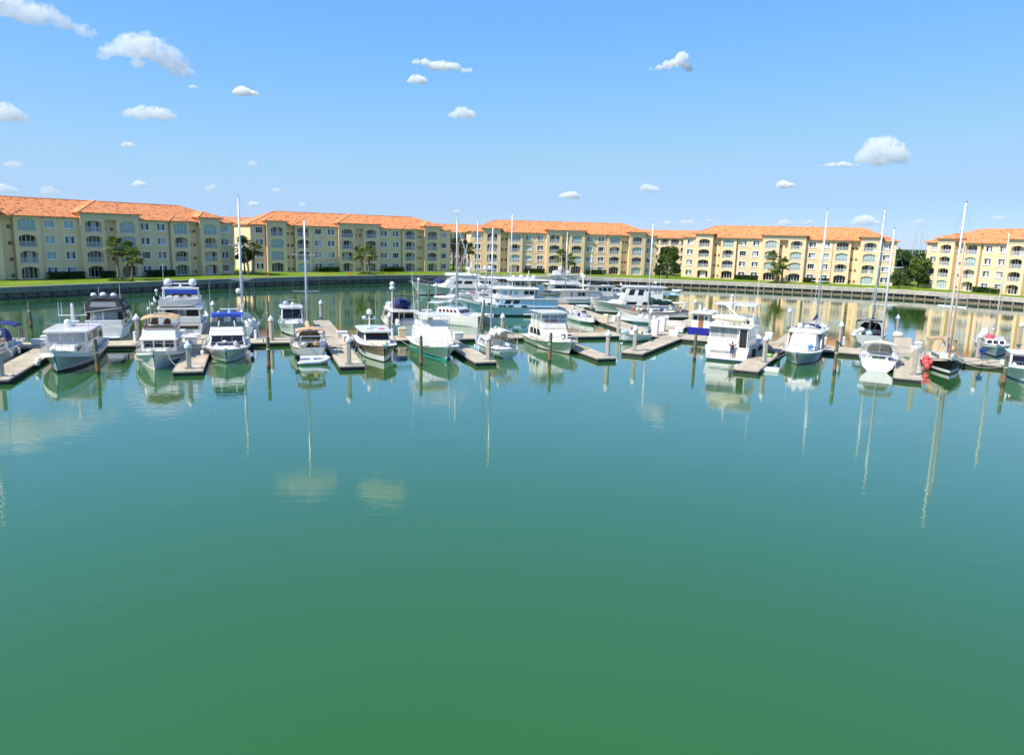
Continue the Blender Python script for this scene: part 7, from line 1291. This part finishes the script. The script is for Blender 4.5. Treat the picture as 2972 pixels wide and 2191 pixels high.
line(top(b30, 5.6, 1), P(2912, 1118, 0) + Vector((0, 0, 1.8)), .5, 'long bow line from the black ketch to the timber pile'); line(top(b14, -5.0, 1), Lf(21.2, 67.5).to_3d() + Vector((0, 0, .55)), .25, 'stern line from the small sailboat to the finger')
line(top(bg31, 5.3, 1), Rf(14, 93).to_3d() + Vector((0, 0, .5)), .4, 'bow line from the grey sailboat to the walkway')
line(Lf(25, 87).to_3d() + Vector((0, 0, .6)), Vector((-4.2, 95.5, 1.5)), .3, 'crossed line from the walkway to the catamaran bow')
# ------------------------------------------------------------------ person on the swim platform of the lettered yacht
skin = mat('skin', (.46, .26, .18), .6, var=.05); shirt = mat('shirt_maroon', (.10, .035, .045), .8); shorts = mat('shorts_blue', (.10, .12, .34), .8); hairm = mat('hair_dark', (.05, .03, .02), .7)
def person(loc, rz, label):
    o = empty('person', loc, rz, label, 'person'); me = bpy.data.meshes.new('body')
    J = {'pel': (0, 0, .92), 'wai': (0, 0, 1.08), 'che': (.01, 0, 1.30), 'nek': (.0, 0, 1.47), 'hd0': (.01, 0, 1.54), 'hd1': (.02, 0, 1.64), 'hd2': (.01, 0, 1.73)}
    for s_, k in ((1, 'l'), (-1, 'r')):
        J.update({k + 'sh': (.0, s_ * .17, 1.40), k + 'el': (.08, s_ * .38, 1.50), k + 'wr': (.16, s_ * .52, 1.70), k + 'ha': (.18, s_ * .56, 1.79), k + 'hi': (0, s_ * .09, .88), k + 'kn': (.01, s_ * .11, .48), k + 'an': (-.02, s_ * .12, .08), k + 'to': (.14, s_ * .13, .03)})
    R = {'pel': .13, 'wai': .115, 'che': .15, 'nek': .055, 'hd0': .07, 'hd1': .095, 'hd2': .07, 'sh': .07, 'el': .045, 'wr': .033, 'ha': .04, 'hi': .095, 'kn': .062, 'an': .04, 'to': .035}
    names = list(J); idx = {n_: i for i, n_ in enumerate(names)}; E_ = [('pel', 'wai'), ('wai', 'che'), ('che', 'nek'), ('nek', 'hd0'), ('hd0', 'hd1'), ('hd1', 'hd2')]
    for k in 'lr': E_ += [('che', k + 'sh'), (k + 'sh', k + 'el'), (k + 'el', k + 'wr'), (k + 'wr', k + 'ha'), ('pel', k + 'hi'), (k + 'hi', k + 'kn'), (k + 'kn', k + 'an'), (k + 'an', k + 'to')]
    vs = [J[n_] for n_ in names]; es = [(idx[a], idx[c]) for a, c in E_]; rad = [R.get(n_, R.get(n_[1:], .05)) for n_ in names]
    for k, s_ in (('l', 1), ('r', -1)):       # five fingers per hand
        h_ = Vector(J[k + 'ha'])
        for f, (dy, ln) in enumerate(((-.03, .075), (-.01, .085), (.01, .08), (.03, .065))):
            a = len(vs); vs += [tuple(h_ + Vector((.005, s_ * dy, .035))), tuple(h_ + Vector((.03, s_ * dy * 1.2, .035 + ln)))]; rad += [.010, .009]; es += [(idx[k + 'ha'], a), (a, a + 1)]
        a = len(vs); vs.append(tuple(h_ + Vector((.02, -s_ * .06, .03)))); rad.append(.011); es.append((idx[k + 'ha'], a))
    me.from_pydata(vs, es, []); ob = bpy.data.objects.new('body', me); coll.objects.link(ob); sm = ob.modifiers.new('skin', 'SKIN'); sm.use_smooth_shade = True
    for i, sv in enumerate(me.skin_vertices[0].data): sv.radius = (rad[i], rad[i]); sv.use_root = (i == 0)
    sb = ob.modifiers.new('sub', 'SUBSURF'); sb.levels = 1; sb.render_levels = 1; me.materials.append(skin); ob.parent = o
    def sleeve(name, loops, m_):
        q = MB(); q.loft([[(c[0] + math.cos(j * .5236) * rx, c[1] + math.sin(j * .5236) * ry, c[2]) for j in range(12)] for c, rx, ry in loops], caps=False); q.build(name, m_, o, smooth=True)
    sleeve('shirt', [((0, 0, .92), .15, .19), ((0, 0, 1.1), .14, .17), ((.01, 0, 1.3), .165, .205), ((0, 0, 1.42), .12, .19), ((0, 0, 1.48), .07, .09)], shirt)
    for s_ in (1, -1):
        q = MB(); q.tube((0, s_ * .13, 1.37), (.07, s_ * .33, 1.47), .085, .065, 10); q.build('shirt_sleeve', shirt, o); q = MB(); q.tube((0, s_ * .085, .98), (.005, s_ * .105, .58), .125, .10, 12); q.build('shorts_leg', shorts, o)
    q = MB(); q.ball((-.005, 0, 1.67), (.105, .098, .115), 12, 6, z0=-.15); q.build('hair', hairm, o, smooth=True)
    q = MB(); q.ball((.115, 0, 1.635), (.018, .014, .024), 6, 4); q.ball((.10, .035, 1.655), .012, 6, 4); q.ball((.10, -.035, 1.655), .012, 6, 4); q.box((.098, 0, 1.595), (.02, .05, .008)); q.ball((.01, .098, 1.64), (.02, .012, .03), 6, 4); q.ball((.01, -.098, 1.64), (.02, .012, .03), 6, 4); q.build('face_features', skin, o, smooth=True)
    return o
S26 = -b26.L / 2; pl = b26.w(S26 - .36, -.62, .31); person(pl, b26.rz, 'person in maroon shirt and blue shorts standing with raised arms at the lettered transom')
